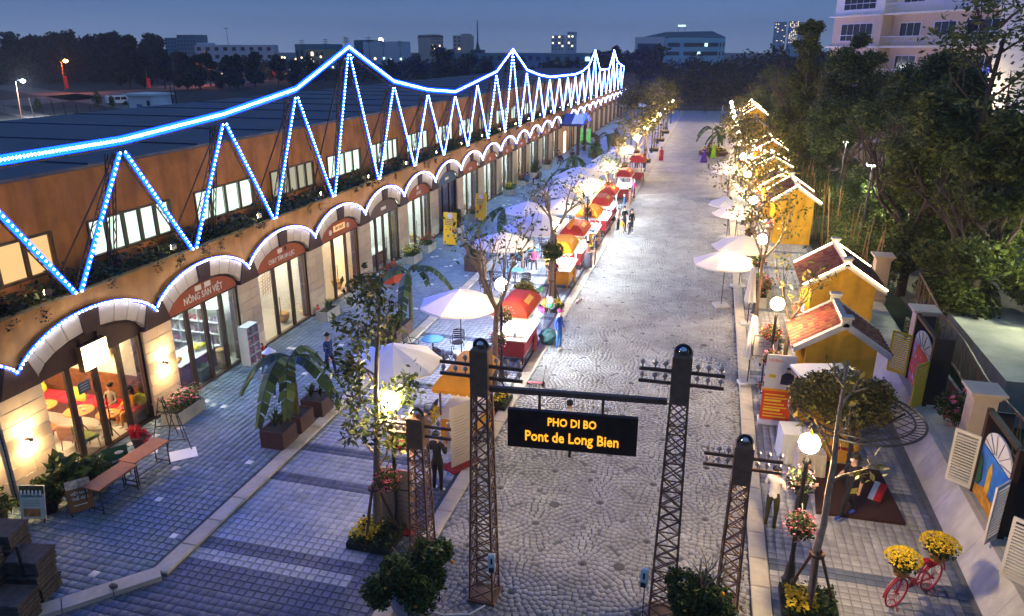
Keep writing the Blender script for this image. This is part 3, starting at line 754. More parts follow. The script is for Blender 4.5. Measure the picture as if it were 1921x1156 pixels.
def lamp(x, y, lab, z=3.55, flowers=True, mp=None, seed=1, power=None):
    r = thing('street_lamp', lab, 'street lamp', (x,y,0), 0, 'globe street lamps along both sides of the street')
    b = MB(); b.lathe([(.17,0),(.17,.08),(.12,.14),(.10,.45),(.065,.55),(.05,.8),(.045,z-.45),(.06,z-.4),(.03,z-.35),(.03,z-.22),(.09,z-.17)], n=10)
    b.build('post', M_BLK, r, True)
    MB().ball((0,0,z), .21, 12, 8).build('globe', M_GLOBE, r, True)
    if flowers:
        for s_, zz, m in ((-1, 1.75, M_PINK), (1, 2.3, mp or M_PINK)):
            MB().path([(0,0,zz+.25),(0,.22*s_,zz+.4),(0,.42*s_,zz+.3)], .012, 4).build('basket_arm', M_BLK, r)
            g = np.random.default_rng(seed*7+s_); c = (0,.42*s_,zz)
            bk = MB().lathe([(.1,-.2),(.2,0),(.17,.02)], c, 9).build('flower_basket', M_BOX, r)
            addleaf('leaves', cloud([c],[.3],420,seed,.4), .10, M_LG, bk, seed)
            addleaf('blossoms', cloud([c],[.34],200,seed+3,.75), .07, m, bk, seed+1, up=2)
    return r
def gen_branches(b, p, d, L, r, lev, tips, seed, split=3, spread=.6, up=.25, n0=6):
    R = random.Random(seed)
    k = 4; pts = [p]; q = Vector(p); dd = Vector(d).normalized()
    for i in range(k):
        dd = (dd + Vector((R.gauss(0,.12), R.gauss(0,.12), R.gauss(0,.08) + up*.1))).normalized(); q = q + dd * L/k; pts.append(q.copy())
    b.path(pts, [r*(1 - .45*i/k) for i in range(k+1)], n0)
    if lev <= 0: tips.append(pts[-1]); tips.append(pts[-2]); return
    for i in range(split):
        a = pts[-1 - (i % 3 if i else 0)]
        t = R.random()*2*PI; u = dd.orthogonal().normalized(); w = dd.cross(u)
        nd = (dd + (u*math.cos(t) + w*math.sin(t)) * spread * R.uniform(.7,1.3) + Vector((0,0,up))).normalized()
        gen_branches(b, a, nd, L*R.uniform(.6,.85), r*.52, lev-1, tips, R.randrange(10**6), split, spread, up, max(3, n0-1))
def street_tree(x, y, h, lab, seed, leafn, lm, clear=.42, spread=.55, fl=M_YEL, lsize=.16, lean=(0,0), r0=.085, z0=0., bed=True, bark=None, lump=.28, group=None, lev=3, split=3):
    r = thing('street_tree', lab, 'tree', (x,y,z0), 0, group or 'young street trees propped with stakes')
    b = MB(); tips = []
    zc = h*clear; b.path([(0,0,0),(lean[0]*.3,lean[1]*.3,zc*.5),(lean[0],lean[1],zc)], [r0,r0*.85,r0*.75], 8)
    R = random.Random(seed)
    for i in range(split):
        t = 2*PI*i/split + R.random(); gen_branches(b, Vector((lean[0],lean[1],zc)), Vector((math.cos(t)*spread, math.sin(t)*spread, 1)), h*(1-clear)*.42, r0*.62, lev-1, tips, seed*31+i, 3, spread, .22)
    b.build('trunk', bark or M_BARK, r, True)
    T = np.array([tuple(t) for t in tips]); g = np.random.default_rng(seed)
    if leafn:
        i = g.integers(0, len(T), leafn); P = T[i] + g.normal(0, lump, (leafn,3)) * [1,1,.8]
        addleaf('crown', P, lsize, lm, r, seed, droop=.35, aspect=.45)
    if bed:
        for i in range(3):
            t = 2*PI*i/3 + .5; MB().tube((math.cos(t)*.5, math.sin(t)*.5, .05), (math.cos(t)*.05, math.sin(t)*.05, 1.45), .03, 6).build('stake', M_WOODP, r)
        MB().lathe([(.13,1.32),(.14,1.32),(.14,1.38),(.13,1.38)], n=8).build('clamp', M_WOODP, r)
        MB().box(-.5,.5,-.5,.5,0,.16).build('planting_bed', mat('bed_soil', (.03,.03,.02), .9, .3), r)
        addleaf('bed_leaves', np.stack([g.uniform(-.5,.5,500), g.uniform(-.5,.5,500), g.uniform(.12,.32,500)],1), .10, M_LD, r, seed)
        a = g.uniform(0,2*PI,160); q = g.uniform(.2,.5,160)
        addleaf('bed_flowers', np.stack([q*np.cos(a), q*np.sin(a), g.uniform(.3,.4,160)],1), .09, fl, r, seed+9, up=4, aspect=.9)
    return r
LX, RX = -6.45, 2.45
lamp(LX-.05, 13.75, 'nearest left-hand globe lamp with a pink and a green flower basket, beside the leafy tree', seed=1, mp=M_RED)
lamp(LX, 22.8, 'globe lamp beside the red cart in front of the single open umbrella', seed=2, mp=M_LILAC)
lamp(LX, 31.9, 'globe lamp behind the yellow cart without customers, third on the left', seed=3)
lamp(LX, 40.8, 'globe lamp among the left-hand umbrellas, fourth along the market strip', seed=4)
for i in range(9):
    lamp(LX-.1, 50 + 9.1*i, ['fifth','sixth','seventh','eighth','ninth','tenth','eleventh','twelfth','last'][i] + ' globe lamp of the left-hand row going away along the street', flowers=i < 3, seed=5+i)
lamp(RX, 14.35, 'nearest right-hand globe lamp hung with lilac flower baskets above the three standing men', seed=21, mp=M_LILAC, z=3.45)
lamp(RX, 23.4, 'bright globe lamp in front of the nearest yellow kiosk roof', seed=22, mp=M_RED, z=3.45)
for i in range(11):
    lamp(RX, 32.3 + 9.05*i, ['third','fourth','fifth','sixth','seventh','eighth','ninth','tenth','eleventh','twelfth','last'][i] + ' globe lamp of the right-hand row in front of the yellow kiosks', flowers=i < 2, seed=23+i, z=3.4)
# --- trees along the left row
leader_tree(-6.9, 13.45, 6.3, 'leafy young tree with three brown stakes in the left foreground by the info board', 3, 1700, leafmat('leaf_fresh', (.06,.09,.025), (.16,.17,.04)), .17, (.45,0))
street_tree(-6.2, 21.0, 6.6, 'nearly bare tree rising beside the red cart with the lamp against it', 8, 200, M_LG, clear=.5, spread=.5, lean=(.1,.0), r0=.11)
street_tree(-6.35, 30.7, 6.4, 'tree with a ball fern on its trunk in the yellow flower bed near the scooter', 12, 220, M_LG, clear=.55, spread=.55, r0=.13)
bf = addleaf('ball_fern', cloud([(0,0,2.7)],[.5],500,3,.3), .2, M_LG, bpy.data.objects['street_tree.002'], 5)
for i, (x, y, h, nl, lab) in enumerate([(-6.6, 41.2, 5.8, 120, 'slim bare tree between the red and yellow carts at mid street'), (-9.1, 36.3, 4.2, 60, 'twisted bare tree standing in front of the double umbrella'),
    (-9.6, 31.2, 4.2, 60, 'low many-branched bare tree beside the rattan chairs'), (-10.0, 44.5, 4.2, 90, 'bare tree between the white umbrellas and the plaza'), (-6.5, 50., 5.6, 260, 'slim tree with brown leaves behind the orange cart'),
    (-7.0, 59., 6.2, 420, 'tree with thin brownish crown beside the small red cart'), (-6.4, 69, 6, 500, 'staked tree in a green bed where two people stand'), (-6.5, 78.5, 6, 600, 'staked tree by the woman in red'),
    (-6.4, 88, 6, 700, 'staked tree beyond the woman in red, next along the kerb'), (-6.4, 98, 6.5, 800, 'staked tree far down the left kerb between two lamps'), (-9.5, 92, 7.5, 1600, 'thin-leaved taller tree behind the far left lamps'),
    (-10.5, 106, 8, 2200, 'broad pale-brown tree at the far end of the arcade'), (-8.5, 118, 8, 2200, 'pale-brown tree beside the end of the lamp row'), (-6.4, 108, 6, 700, 'last staked tree of the left kerb')]):
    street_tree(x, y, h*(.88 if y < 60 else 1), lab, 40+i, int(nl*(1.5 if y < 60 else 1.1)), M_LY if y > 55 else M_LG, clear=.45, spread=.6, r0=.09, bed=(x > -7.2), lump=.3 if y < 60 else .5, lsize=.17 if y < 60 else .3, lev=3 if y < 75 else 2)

# --- lattice towers of the gateway
def tower(x, y, h, wb, wt, boxh, lab, arms, armw, rz=0.):
    r = thing('lattice_tower', lab, 'lattice tower', (x,y,0), rz, 'brown lattice towers of the street gateway')
    zb = h - boxh
    cs = [(-1,-1),(1,-1),(1,1),(-1,1)]
    def c(i, t): w = wb + (wt-wb)*t; return Vector((cs[i][0]*w/2, cs[i][1]*w/2, .06 + (zb-.06)*t))
    for i in range(4): MB().tube(c(i,0), c(i,1), .028, 4).build('corner_post', M_CORTEN, r)
    n = int(zb/.30)
    for i in range(4):
        b = MB(); j = (i+1) % 4
        for k in range(n):
            t0, t1 = k/n, (k+1)/n
            b.tube(c(i,t0), c(j,t1), .015, 4, cap=False); b.tube(c(j,t0), c(i,t1), .015, 4, cap=False)
            if k % 2 == 0: b.tube(c(i,t0), c(j,t0), .015, 4, cap=False)
        b.build('lacing', M_CORTEN, r)
    MB().box(-wb/2-.05, wb/2+.05, -wb/2-.05, wb/2+.05, 0, .06).build('base_plate', M_CORTEN, r)
    w = wt/2 + .02
    MB().cbox(-w, w, -w, w, zb, h, .02).build('head_box', mat('head_steel_lit', (.24,.125,.07), .55, .2, 8, bump=.2), r)  # tower steel painted lighter on the heads in place of front light
    MB().path([(w*.75*math.cos(a), 0, h + .02 + w*.85*math.sin(a)) for a in [PI*i/10 for i in range(11)]], [.035]*11, 6).build('cap_arch', M_BLK, r)
    lm = MB().ball((0,0,h+.07), w*.5, 10, 6).build('cap_lamp', M_CHROME, r, True)
    for z in arms:
        ar = MB().box(-armw, armw, w + .005 if 0 else -.045, .045 if 0 else .0, z-.03, z+.03).build('cross_arm', M_CORTEN, r)
        for q in (-.92, -.62, -.38, .38, .62, .92):
            MB().lathe([(.012,0),(.012,.05),(.045,.08),(.05,.11),(.03,.14),(.008,.16)], (armw*q, -.02, z+.03), 8).build('insulator', M_BULBG, ar, True)
    return r
TWL = tower(-3.87, 12.25, 5.72, .50, .31, .95, 'tall lattice tower on the left side of the hanging street sign', (5.36, 5.12), .82)
TWR = tower(-.17, 12.6, 5.85, .50, .31, .95, 'tall lattice tower on the right side of the hanging street sign', (5.5, 5.26), .76)
tower(-5.75, 13.45, 3.42, .44, .34, .72, 'short lattice tower beside the info board at the left', (3.2, 2.96), .80)
tower(1.12, 13.35, 3.80, .42, .32, .84, 'short lattice tower by the right-hand kerb', (3.5, 3.26), .74)
# hanging street sign
M_AMB = emit('amber_letters', (1.0,.42,.03), 1.25, False)
M_PLK = mat('sign_plank', (.035,.018,.011), .6, .3, 5, bump=.3)
sr = thing('hanging_sign', 'dark wooden sign with glowing amber letters hung from the beam between the towers', 'street sign', (-2.1, 12.42, 0), .093)
MB().box(-1.68, 1.72, -.05, .05, 4.83, 4.93).build('beam', M_CORTEN, sr)
for q in (-.65, .55): MB().box(q-.025, q+.025, -.03, .03, 4.5, 4.83).build('hanger', M_CORTEN, sr)
for k in range(3): MB().cbox(-1.26, 1.22, -.06, .05, 3.70+k*.268, 3.963+k*.268, .006).build('plank', M_PLK, sr)
text('PHO DI BO', .235, M_AMB, sr, (-.02,-.063,4.22), (PI/2,0,0), sx=.80, bold=.005)
text('Pont de Long Bien', .305, M_AMB, sr, (-.02,-.063,3.87), (PI/2,0,0), sx=.80, bold=.005)
# white floodlights on stands
M_WPL = mat('white_plastic', (.7,.7,.68), .4, .05)
def flood(x, y, z, rz, lab, stand):
    r = thing('floodlight', lab, 'floodlight', (x,y,0), rz, 'white floodlights at the gateway towers')
    MB().cbox(-.07,.07,-.05,.05,z,z+.42,.02).build('housing', M_WPL, r); MB().box(-.05,.05,-.09,-.05,z+.03,z+.12).build('lens', M_BLK, r)
    MB().box(-.02,.02,-.056,-.05,z+.2,z+.34).build('slot', M_BLK, r)
    if stand:
        MB().tube((0,.06,.1),(0,.06,z+.3),.012,5).build('stand', M_BLK, r)
        for k in range(3): t=2*PI*k/3; MB().tube((0,.06,.3),(.3*math.cos(t),.06+.3*math.sin(t),0),.01,5).build('leg', M_BLK, r)
    else: MB().box(-.03,.03,.05,.12,z+.1,z+.2).build('bracket', M_BLK, r)
flood(-3.6, 11.9, .95, .2, 'white floodlight box clamped to the foot of the left gateway tower', False)
flood(-.55, 12.25, .95, -.2, 'white floodlight on a thin black stand beside the right gateway tower', True)
tag(MB().path([(-3.75,11.9,.05),(-4.0,11.6,.02),(-4.5,11.45,.02),(-5.1,11.5,.02)], .02, 5).build('cable', M_WPL), 'pale cable running from the left tower foot to the orange tree', 'cable')

# --- potted orange trees in the foreground
def orange_tree(x, y, h, rad, lab, seed, n):
    r = thing('orange_tree', lab, 'orange tree', (x,y,0), 0, 'dense potted orange trees in front of the gateway')
    MB().lathe([(.28,0),(.36,.4),(.40,.42),(.40,.5),(.34,.5)], n=14).build('pot', M_CONC, r, True)
    b = MB(); tips = []
    gen_branches(b, (0,0,.45), (0,0,1), .7, .06, 2, tips, seed, 4, .8, .2); b.build('trunk', M_BARK, r)
    R = random.Random(seed); ce = [(0,0,h*.6)] + [(R.uniform(-.75,.75)*rad, R.uniform(-.75,.75)*rad, h*R.uniform(.4,.95)) for _ in range(16)]
    addleaf('crown', cloud(ce, [rad*.6] + [rad*R.uniform(.2,.45) for _ in range(16)], n, seed, .42), .10, M_LD, r, seed, aspect=.5)
    f = MB()
    g = cloud(ce, [rad*.62] + [rad*.36]*16, 46, seed+5, .9)
    for k_, p in enumerate(g[::4]): MB().ball(tuple(p), .045, 8, 6).build('orange', M_ORG, r, True)
orange_tree(-5.12, 11.2, 1.75, .86, 'dense potted orange tree at the bottom of the picture by the left tower', 4, 13000)
orange_tree(.55, 12.15, 1.35, .72, 'smaller leafy orange tree at the bottom edge by the right tower', 9, 6500)

# --- umbrellas
M_BASE = mat('base_slab', (.45,.44,.42), .8, .1)
def umbrella(x, y, lab, rad=1.45, z=2.62, rz=0., kind='oct', base=True, zb=0., tilt=0.):
    r = thing('market_umbrella', lab, 'umbrella', (x,y,zb), rz, 'open white market umbrellas')
    MB().tube((0,0,.1),(0,0,z-.02),.022,8).build('pole', M_FRAME, r)
    n = 4 if kind == 'sq' else 8; b = MB(); rr = rad*(1.28 if kind == 'sq' else 1); ze = z - rad*.36
    off = PI/4 if kind == 'sq' else .2; sub = 4
    rim = []
    for i in range(n):
        a0 = off + 2*PI*i/n; a1 = off + 2*PI*(i+1)/n
        p0 = Vector((math.cos(a0)*rr, math.sin(a0)*rr, ze)); p1 = Vector((math.cos(a1)*rr, math.sin(a1)*rr, ze)); ap = Vector((0,0,z))
        rows = []
        for s_ in range(sub + 1):
            t = s_/sub; row = []
            for u in range(3):
                q = p0.lerp(p1, u/2); sag = .055*math.sin(PI*u/2)*t; v = ap.lerp(q, t); v.z -= sag*.6 - .04*math.sin(PI*t); row.append(v)
            rows.append(row)
        for s_ in range(sub):
            for u in range(2):
                b.add([rows[s_][u], rows[s_+1][u], rows[s_+1][u+1], rows[s_][u+1]], [(0,1,2,3)])
        low = [v + Vector((0,0,-.07)) for v in rows[-1]]
        for u in range(2): b.add([rows[-1][u], low[u], low[u+1], rows[-1][u+1]], [(0,1,2,3)])
        rb = MB().tube((0,0,z-.08), p0 + Vector((0,0,-.03)), .010, 4)
        rb.build('rib', M_WOODP, r)
    b.build('canopy', M_AWN, r)
    MB().ball((0,0,z+.03),.035,6,5).build('finial', M_WPL, r)
    if base: MB().cbox(-.33,.33,-.33,.33,0,.10,.02).build('base', M_BASE, r)
    return r
def closed_umbrella(x, y, lab, h=2.5, zb=.1):
    r = thing('closed_umbrella', lab, 'umbrella', (x,y,zb), rnd.random(), 'furled cream umbrellas on the right-hand kerb')
    MB().tube((0,0,.08),(0,0,h),.022,8).build('pole', M_FRAME, r)
    b = MB(); n = 16; pr = [(.04,h+.02),(.09,h-.06),(.12,h-.4),(.16,h-.9),(.22,h-1.45)]
    vs = []
    for q, z in pr:
        for i in range(n): a = 2*PI*i/n; w = q*(1.15 if i % 2 else .72); vs.append((w*math.cos(a), w*math.sin(a), z - (.05 if i % 2 else 0)*(q > .2)))
    b.add(vs, [(k*n+i, k*n+(i+1) % n, (k+1)*n+(i+1) % n, (k+1)*n+i) for k in range(len(pr)-1) for i in range(n)] + [tuple(range(n))[::-1]])
    b.build('furled_canopy', M_AWN, r)
    MB().cbox(-.3,.3,-.22,.22,0,.10,.02).build('base', M_BASE, r)
UL = [(-8.75,18.9,'white umbrella partly behind the leafy foreground tree',1.5,'oct'), (-8.55,24.6,'big white umbrella standing alone over a rattan table near the red cart',1.55,'oct'), (-9.45,33.8,'white umbrella over the seated guests by the wooden planter',1.6,'oct'),
 (-8.6,38.6,'widest white umbrella behind the yellow and red carts',2.1,'oct'), (-10.1,41.6,'white umbrella half behind the banana leaf on the plaza side',1.5,'oct'), (-8.3,43.4,'white umbrella with a bare tree in front, next after the widest one',1.8,'oct'), (-9.4,48.0,'left umbrella of the close group by the plaza',1.6,'sq'),
 (-7.9,50.9,'right umbrella of the close group behind the orange cart',1.7,'sq'), (-9.3,52.7,'umbrella whose edge shows behind the close group',1.5,'sq'), (-8.0,59.8,'large square umbrella behind the small red cart',1.9,'sq'), (-9.6,56.0,'broad white umbrella beside the hedge tree',1.8,'sq'), (-8.2,65.5,'white umbrella between the large square one and the tall slim tree',1.8,'sq'), (-7.8,71.2,'square umbrella beside a tall slim tree',1.7,'sq'),
 (-8.6,104.0,'far white umbrella at the turn of the left row',2.0,'sq'), (-14.2,137.,'white pavilion umbrella past the end of the hall',2.6,'sq')]
for i, (x, y, lab, rad, kd) in enumerate(UL): umbrella(x, y, lab, rad, 2.65, rnd.uniform(0,1) if kd == 'oct' else rnd.uniform(-.15,.15), kd)
UR = [(1.05,33.1,'nearest open white umbrella leaning over the right kerb on a dark pole',1.45), (1.9,36.3,'open white umbrella right behind the nearest one on the right',1.5), (1.8,44.1,'right-hand umbrella before the bright tree branches',1.45), (1.4,46.6,'right-hand umbrella just past the yellow kiosk',1.3),
  (1.6,60.1,'nearer of two white umbrellas beside the dancers',1.45), (1.6,63.0,'farther of two white umbrellas beside the dancers',1.45), (3.0,97.5,'lower white umbrella under the farthest kiosk roof',1.6), (2.8,104.,'upper white umbrella under the farthest kiosk roof',1.6), (3.4,80.,'white umbrella half hidden by the shrubs',1.5)]
for x, y, lab, rad in UR: umbrella(x, y, lab, rad, 2.6, rnd.random(), 'oct')
umbrella(3.85, 20.7, 'blue-white umbrella tucked behind the round lattice pergola', .95, 2.55, .3, 'sq', zb=.1)
for x, y, lab in ((1.9,24.5,'furled cream umbrella next to the silk sign'), (2.1,30.6,'furled cream umbrella beside the yellow flower trough'), (1.75,53.,'furled umbrella beside the figure in orange'), (1.95,51.,'furled umbrella between the figure in orange and the bright shrubs'), (1.9,57.,'furled umbrella at the foot of the dancers umbrella'), (1.95,73.,'furled umbrella beside the banana plant')): closed_umbrella(x, y, lab)

# --- chairs and tables
M_RAT = mat('rattan_dark', (.022,.018,.022), .6, .2, 30); M_RATB = mat('rattan_brown', (.12,.06,.04), .7, .2, 30)
def chair_proto():
    r = thing('rattan_chair', 'dark rattan armchair', 'chair', (0,0,0), 0, 'rattan chairs at the market tables')
    MB().lathe([(.22,.43),(.24,.45),(.22,.47)], n=12).build('seat', M_RAT, r)
    b = MB(); pts = [(-.23,.10,.45),(-.24,.2,.66),(-.20,.26,.86),(0,.29,.93),(.20,.26,.86),(.24,.2,.66),(.23,.10,.45)]
    b.path(pts, .014, 6)
    for q in range(5): z = .53 + q*.075; b.box(-.21,.21,.225+q*.012,.235+q*.012,z,z+.05)
    b.build('backrest', M_RAT, r)
    for s_ in (-1,1): MB().path([(.24*s_,.2,.66),(.27*s_,0,.66),(.25*s_,-.2,.6),(.2*s_,-.2,.45)], .013, 5).build('armrest', M_RAT, r)
    for sx_, sy in ((-1,-1),(1,-1),(1,1),(-1,1)): MB().tube((.17*sx_,.17*sy,.44),(.22*sx_,.22*sy,0),.013,5).build('leg', M_RAT, r)
    return r
def table_proto():
    r = thing('round_table', 'round table with a blue-tinted glass top', 'table', (0,0,0), 0, 'round tables under the market umbrellas')
    MB().lathe([(.40,.70),(.42,.71),(.42,.73),(.40,.74)], n=20).build('table_top', mat('glass_top', (.12,.32,.42), .12, .1, spec=.8), r)
    MB().tube((0,0,.02),(0,0,.70),.03,8).build('pedestal', M_RAT, r)
    for k in range(4): t = PI/4+PI*k/2; MB().tube((0,0,.08),(.28*math.cos(t),.28*math.sin(t),.01),.015,5).build('foot', M_RAT, r)
    return r
CH = chair_proto(); TB = table_proto()
chairs = [(-8.75,24.75,.1,'upright rattan chair behind the glass table, beside the lone umbrella pole'), (-8.8,23.25,2.6,'rattan chair with its back to the camera in front of the glass table'), (-10.35,24.0,1.5,'chair at the left of the glass table, half hidden'), (-7.75,19.0,-1.6,'solitary rattan chair behind the nearest yellow cart'),
 (-9.75,31.8,1.0,'brown-backed chair nearest the kerb in front of the guests'), (-9.6,33.0,2.4,'chair beside the low bare tree'), (-9.3,35.0,.5,'chair by the round table under the second umbrella'), (-8.2,33.3,-2.7,'dark chair seen from behind in the middle of the seating'), (-9.6,36.9,1.3,'chair in the shade under the umbrella edge'),
 (-8.7,36.8,.2,'chair facing the guest in yellow'), (-7.5,35.9,-1.4,'chair in which the man in yellow sits'), (-8.1,38.5,.9,'chair under the widest umbrella'), (-8.9,40.4,1.9,'chair behind the widest umbrella'), (-7.9,41.5,-.8,'chair beside the stacked tables past the widest umbrella'), (-9.0,43.6,.4,'chair under the umbrella with the bare tree'), (-8.3,46.9,1.2,'chair in front of the close umbrella group'), (-9.9,46.2,2.0,'chair at the plaza side of the close umbrella group')]
for i, (x, y, rz, lab) in enumerate(chairs):
    if i == 0: CH.location = (x,y,0); CH.rotation_euler = (0,0,rz); CH['label'] = lab
    else: copy_tree(CH, (x,y,0), rz, lab)
for i, (x, y, lab) in enumerate([(-9.55,24.2,'round glass-topped table beside the lone umbrella'), (-8.9,34.0,'round table in the middle of the seated guests'), (-9.0,38.0,'round table under the widest umbrella'), (-8.6,42.5,'round table under the umbrella with the bare tree'), (-9.1,47.2,'round table of the close umbrella group')]):
    if i == 0: TB.location = (x,y,0); TB['label'] = lab
    else: copy_tree(TB, (x,y,0), 0, lab)
# --- market carts
M_CRED = mat('cart_red', (.28,.012,.018), .45, .12, 5, spec=.5); M_CREDL = mat('canopy_red', (.50,.045,.03), .75, .12, 4)
M_CYEL = mat('cart_yellow', (.62,.25,.015), .5, .1, 5, spec=.4); M_CYELL = mat('canopy_yellow', (.75,.30,.02), .75, .1, 4)
M_TRIM = mat('cart_trim', (.75,.68,.55), .5, .05); M_GOLD = mat('gold_trim', (.6,.35,.05), .4, .1)
M_TUBE = emit('cart_tube', (.80,.92,1.0), 720)
M_JAR = mat('jar_goods', (.7,.7,.72), .3, .25, 20, island=.4)
def cart(x, y, col, lab, lit=1, rz=0., seed=0, sc=1.):
    body, can = (M_CRED, M_CREDL) if col == 'red' else (M_CYEL, M_CYELL)
    r = thing('market_cart', lab, 'market cart', (x,y,0), rz, 'red and yellow vending carts along the kerb'); r.scale = (sc,)*3
    MB().cbox(-.5,.5,-1.05,1.05,.32,.98,.02).build('body', body, r)
    for s_ in (-1,1): 
        MB().box(.5*s_-.012,.5*s_+.012,-.95,.95,.42,.88).build('side_panel', mat('panel_'+col, (.42,.05,.08) if col == 'red' else (.68,.33,.05), .5, .1), r)
        for z in (.38,.92): MB().box(.5*s_-.02,.5*s_+.02,-1.06,1.06,z-.015,z+.015).build('trim', M_GOLD if z > .5 else M_TRIM, r)
    MB().box(-.44,.44,-1.062,-1.05,.40,.90).build('end_panel', body, r)
    MB().cbox(-.60,.60,-1.15,1.15,.98,1.03,.01).build('counter', M_TRIM, r)
    for s_ in (-1,1):
        for q in (-1,1): MB().box(.5*s_-.025,.5*s_+.025,1.0*q-.025,1.0*q+.025,1.03,1.98).build('post', M_TRIM if lit else M_WOODP, r)
    # arched canopy
    b = MB(); lv = [(.66,1.22,1.92),(.62,1.16,2.04),(.50,1.0,2.20),(.27,.78,2.36)]
    vs = [(a*p[0], c*p[1], p[2]) for p in lv for a, c in ((-1,-1),(1,-1),(1,1),(-1,1))]
    b.add(vs, [(k*4+i, k*4+(i+1)%4, k*4+4+(i+1)%4, k*4+4+i) for k in range(3) for i in range(4)] + [(12,13,14,15),(3,2,1,0)])
    cn = b.build('canopy', can, r)
    v = MB()
    for s_ in (-1,1):
        for k in range(10):
            y0 = -1.22 + k*.244; v.prism([(y0,1.93),(y0+.244,1.93),(y0+.244,1.86),(y0+.18,1.81),(y0+.06,1.81),(y0,1.86)], .66*s_-.006, .66*s_+.006, 'x')
        for k in range(5):
            x0 = -.66 + k*.264; v.prism([(x0,1.93),(x0+.264,1.93),(x0+.264,1.86),(x0+.2,1.81),(x0+.06,1.81),(x0,1.86)], 1.22*s_-.006, 1.22*s_+.006, 'y')
    v.build('valance', can if not lit else M_TRIM, cn)
    if col == 'red' or seed % 2: 
        MB().add([(.34,-.45,2.325),(.34,.45,2.325),(.515,.45,2.20),(.515,-.45,2.20)], [(0,1,2,3)]).build('canopy_badge', mat('badge', (.75,.40,.1), .6, .3, 12), cn)
    # wheels on the street side and back
    for s_ in (-1,1):
        w = MB().lathe([(.30,-.02),(.34,-.02),(.34,.02),(.30,.02)], (.58*s_,.45,.34), 20, ax='x').build('wheel', body, r)
        MB().lathe([(.05,-.04),(.05,.04)], (.58*s_,.45,.34), 8, ax='x').build('hub', M_GOLD, w)
        sp = MB()
        for k in range(8): t = 2*PI*k/8; sp.tube((.58*s_,.45,.34),(.58*s_,.45+.31*math.cos(t),.34+.31*math.sin(t)),.013,4)
        sp.build('spokes', body, w)
    for s_ in (-1,1): MB().box(.42*s_-.03,.42*s_+.03,-.95,-.88,0,.33).build('leg', body, r)
    for s_ in (-1,1): MB().tube((.42*s_,1.05,.75),(.42*s_,1.5,.85),.02,6).build('handle', body, r)
    if lit:
        for q in (-.33,.33): MB().tube((q,-.9,1.90),(q,.9,1.90),.022,6).build('light_tube', M_TUBE, r)
        R = random.Random(seed)
        for k in range(16):
            xx, yy = R.uniform(-.45,.45), R.uniform(-1,1); h = R.uniform(.08,.26); q = R.uniform(.04,.08)
            MB().lathe([(q,0),(q,h*.7),(q*.5,h),(q*.3,h)], (xx,yy,1.032), 7).build('jar', mat('jar%d' % R.randrange(6), [(.8,.8,.8),(.6,.1,.1),(.7,.5,.1),(.2,.4,.2),(.75,.7,.6),(.2,.25,.5)][R.randrange(6)], .35, .1), r)
        for k in range(4):
            MB().box(-.42,.42,-.9+k*.5,-.55+k*.5,1.032,1.13).build('tray', M_WPL, r)
    return r
cart(-6.42, 18.95, 'yellow', 'nearest yellow cart, unlit, with scalloped canopy and a flower spray', 0, 0, 1)
cart(-6.50, 25.25, 'red', 'nearest red cart with bright white counter and a sign on its canopy', 1, 0, 2)
cart(-6.62, 34.5, 'yellow', 'yellow cart with jars standing by the yellow flower bed', 1, .02, 3)
cart(-6.62, 38.1, 'red', 'red cart with an orange dragon decoration, two people in front', 1, 0, 4)
cart(-6.60, 42.6, 'yellow', 'yellow cart behind the dragon cart', 1, 0, 5)
cart(-6.45, 46.2, 'red', 'red-striped cart with stacked goods next to the standing family', 1, 0, 6)
cart(-6.55, 49.8, 'red', 'orange-red canopied cart in the brightest light of the row', 1, 0, 8)
0 and cart(-6.45, 53.4, 'yellow', 'yellow cart behind the brightest light of the row', 1, 0, 7)
cart(-6.35, 57.6, 'red', 'small red cart before the last yellow one', 1, 0, 10)
0 and cart(-6.3, 61.3, 'yellow', 'last yellow cart of the row, near the end red cart', 1, 0, 9)
cart(-6.2, 66.2, 'red', 'end cart of the row, red with yellow posts', 0, 0, 12)
sp = thing('flower_spray', 'yellow flower spray tied to the front of the nearest yellow cart', 'flowers', (-7.05,17.8,1.0))
addleaf('blossoms', cloud([(0,0,.1),(-.1,0,-.15),(.05,0,.3)],[.18,.2,.14],220,3,.2), .10, M_YEL, sp, 3)
dr = thing('dragon_decoration', 'orange and gold dragon figure perched on the red canopy', 'decoration', (-6.75,37.0,2.3))
b = MB(); b.path([(0,-.1,.0),(.1,.1,.25),(-.05,.3,.1),(.1,.5,.3),(0,.7,.1),(.05,.95,.28)], [.10,.12,.11,.1,.08,.03], 8); b.ball((0,-.18,.08),.14,8,6,sc=(1,1.3,.9)); b.build('body', mat('dragon', (.8,.25,.02), .6, .3, 15), dr)
# balloons, sack by the red cart
bl = thing('balloon_bunch', 'bunch of pink, silver and coloured toy balloons tied behind the red cart', 'balloons', (-5.95,27.2,1.3))
for i in range(11):
    R = random.Random(i+50); p = (R.uniform(-.3,.35), R.uniform(-.25,.25), R.uniform(-.5,.75))
    MB().ball(p, R.uniform(.12,.19), 9, 7).build('balloon', mat('balloon%d' % (i % 5), [(.8,.08,.4),(.5,.6,.75),(.75,.75,.8),(.7,.25,.05),(.1,.5,.2)][i % 5], .25, .05, spec=.6), bl, True)
    MB().tube(p, (0,0,-1.2), .004, 3).build('string', M_WPL, bl)
sk = MB().ball((0,0,.3), .36, 10, 8, sc=(1,1.1,.95)); 
for i, v in enumerate(sk.v): q = 1 + .12*math.sin(i*2.3); sk.v[i] = (v[0]*q, v[1]*q, v[2])
tag(sk.build('sack', mat('sack_green', (.03,.09,.09), .7, .3, 8), loc=(-5.62,26.6,0)), 'bulky dark green sack on the paving behind the red cart wheel', 'sack')
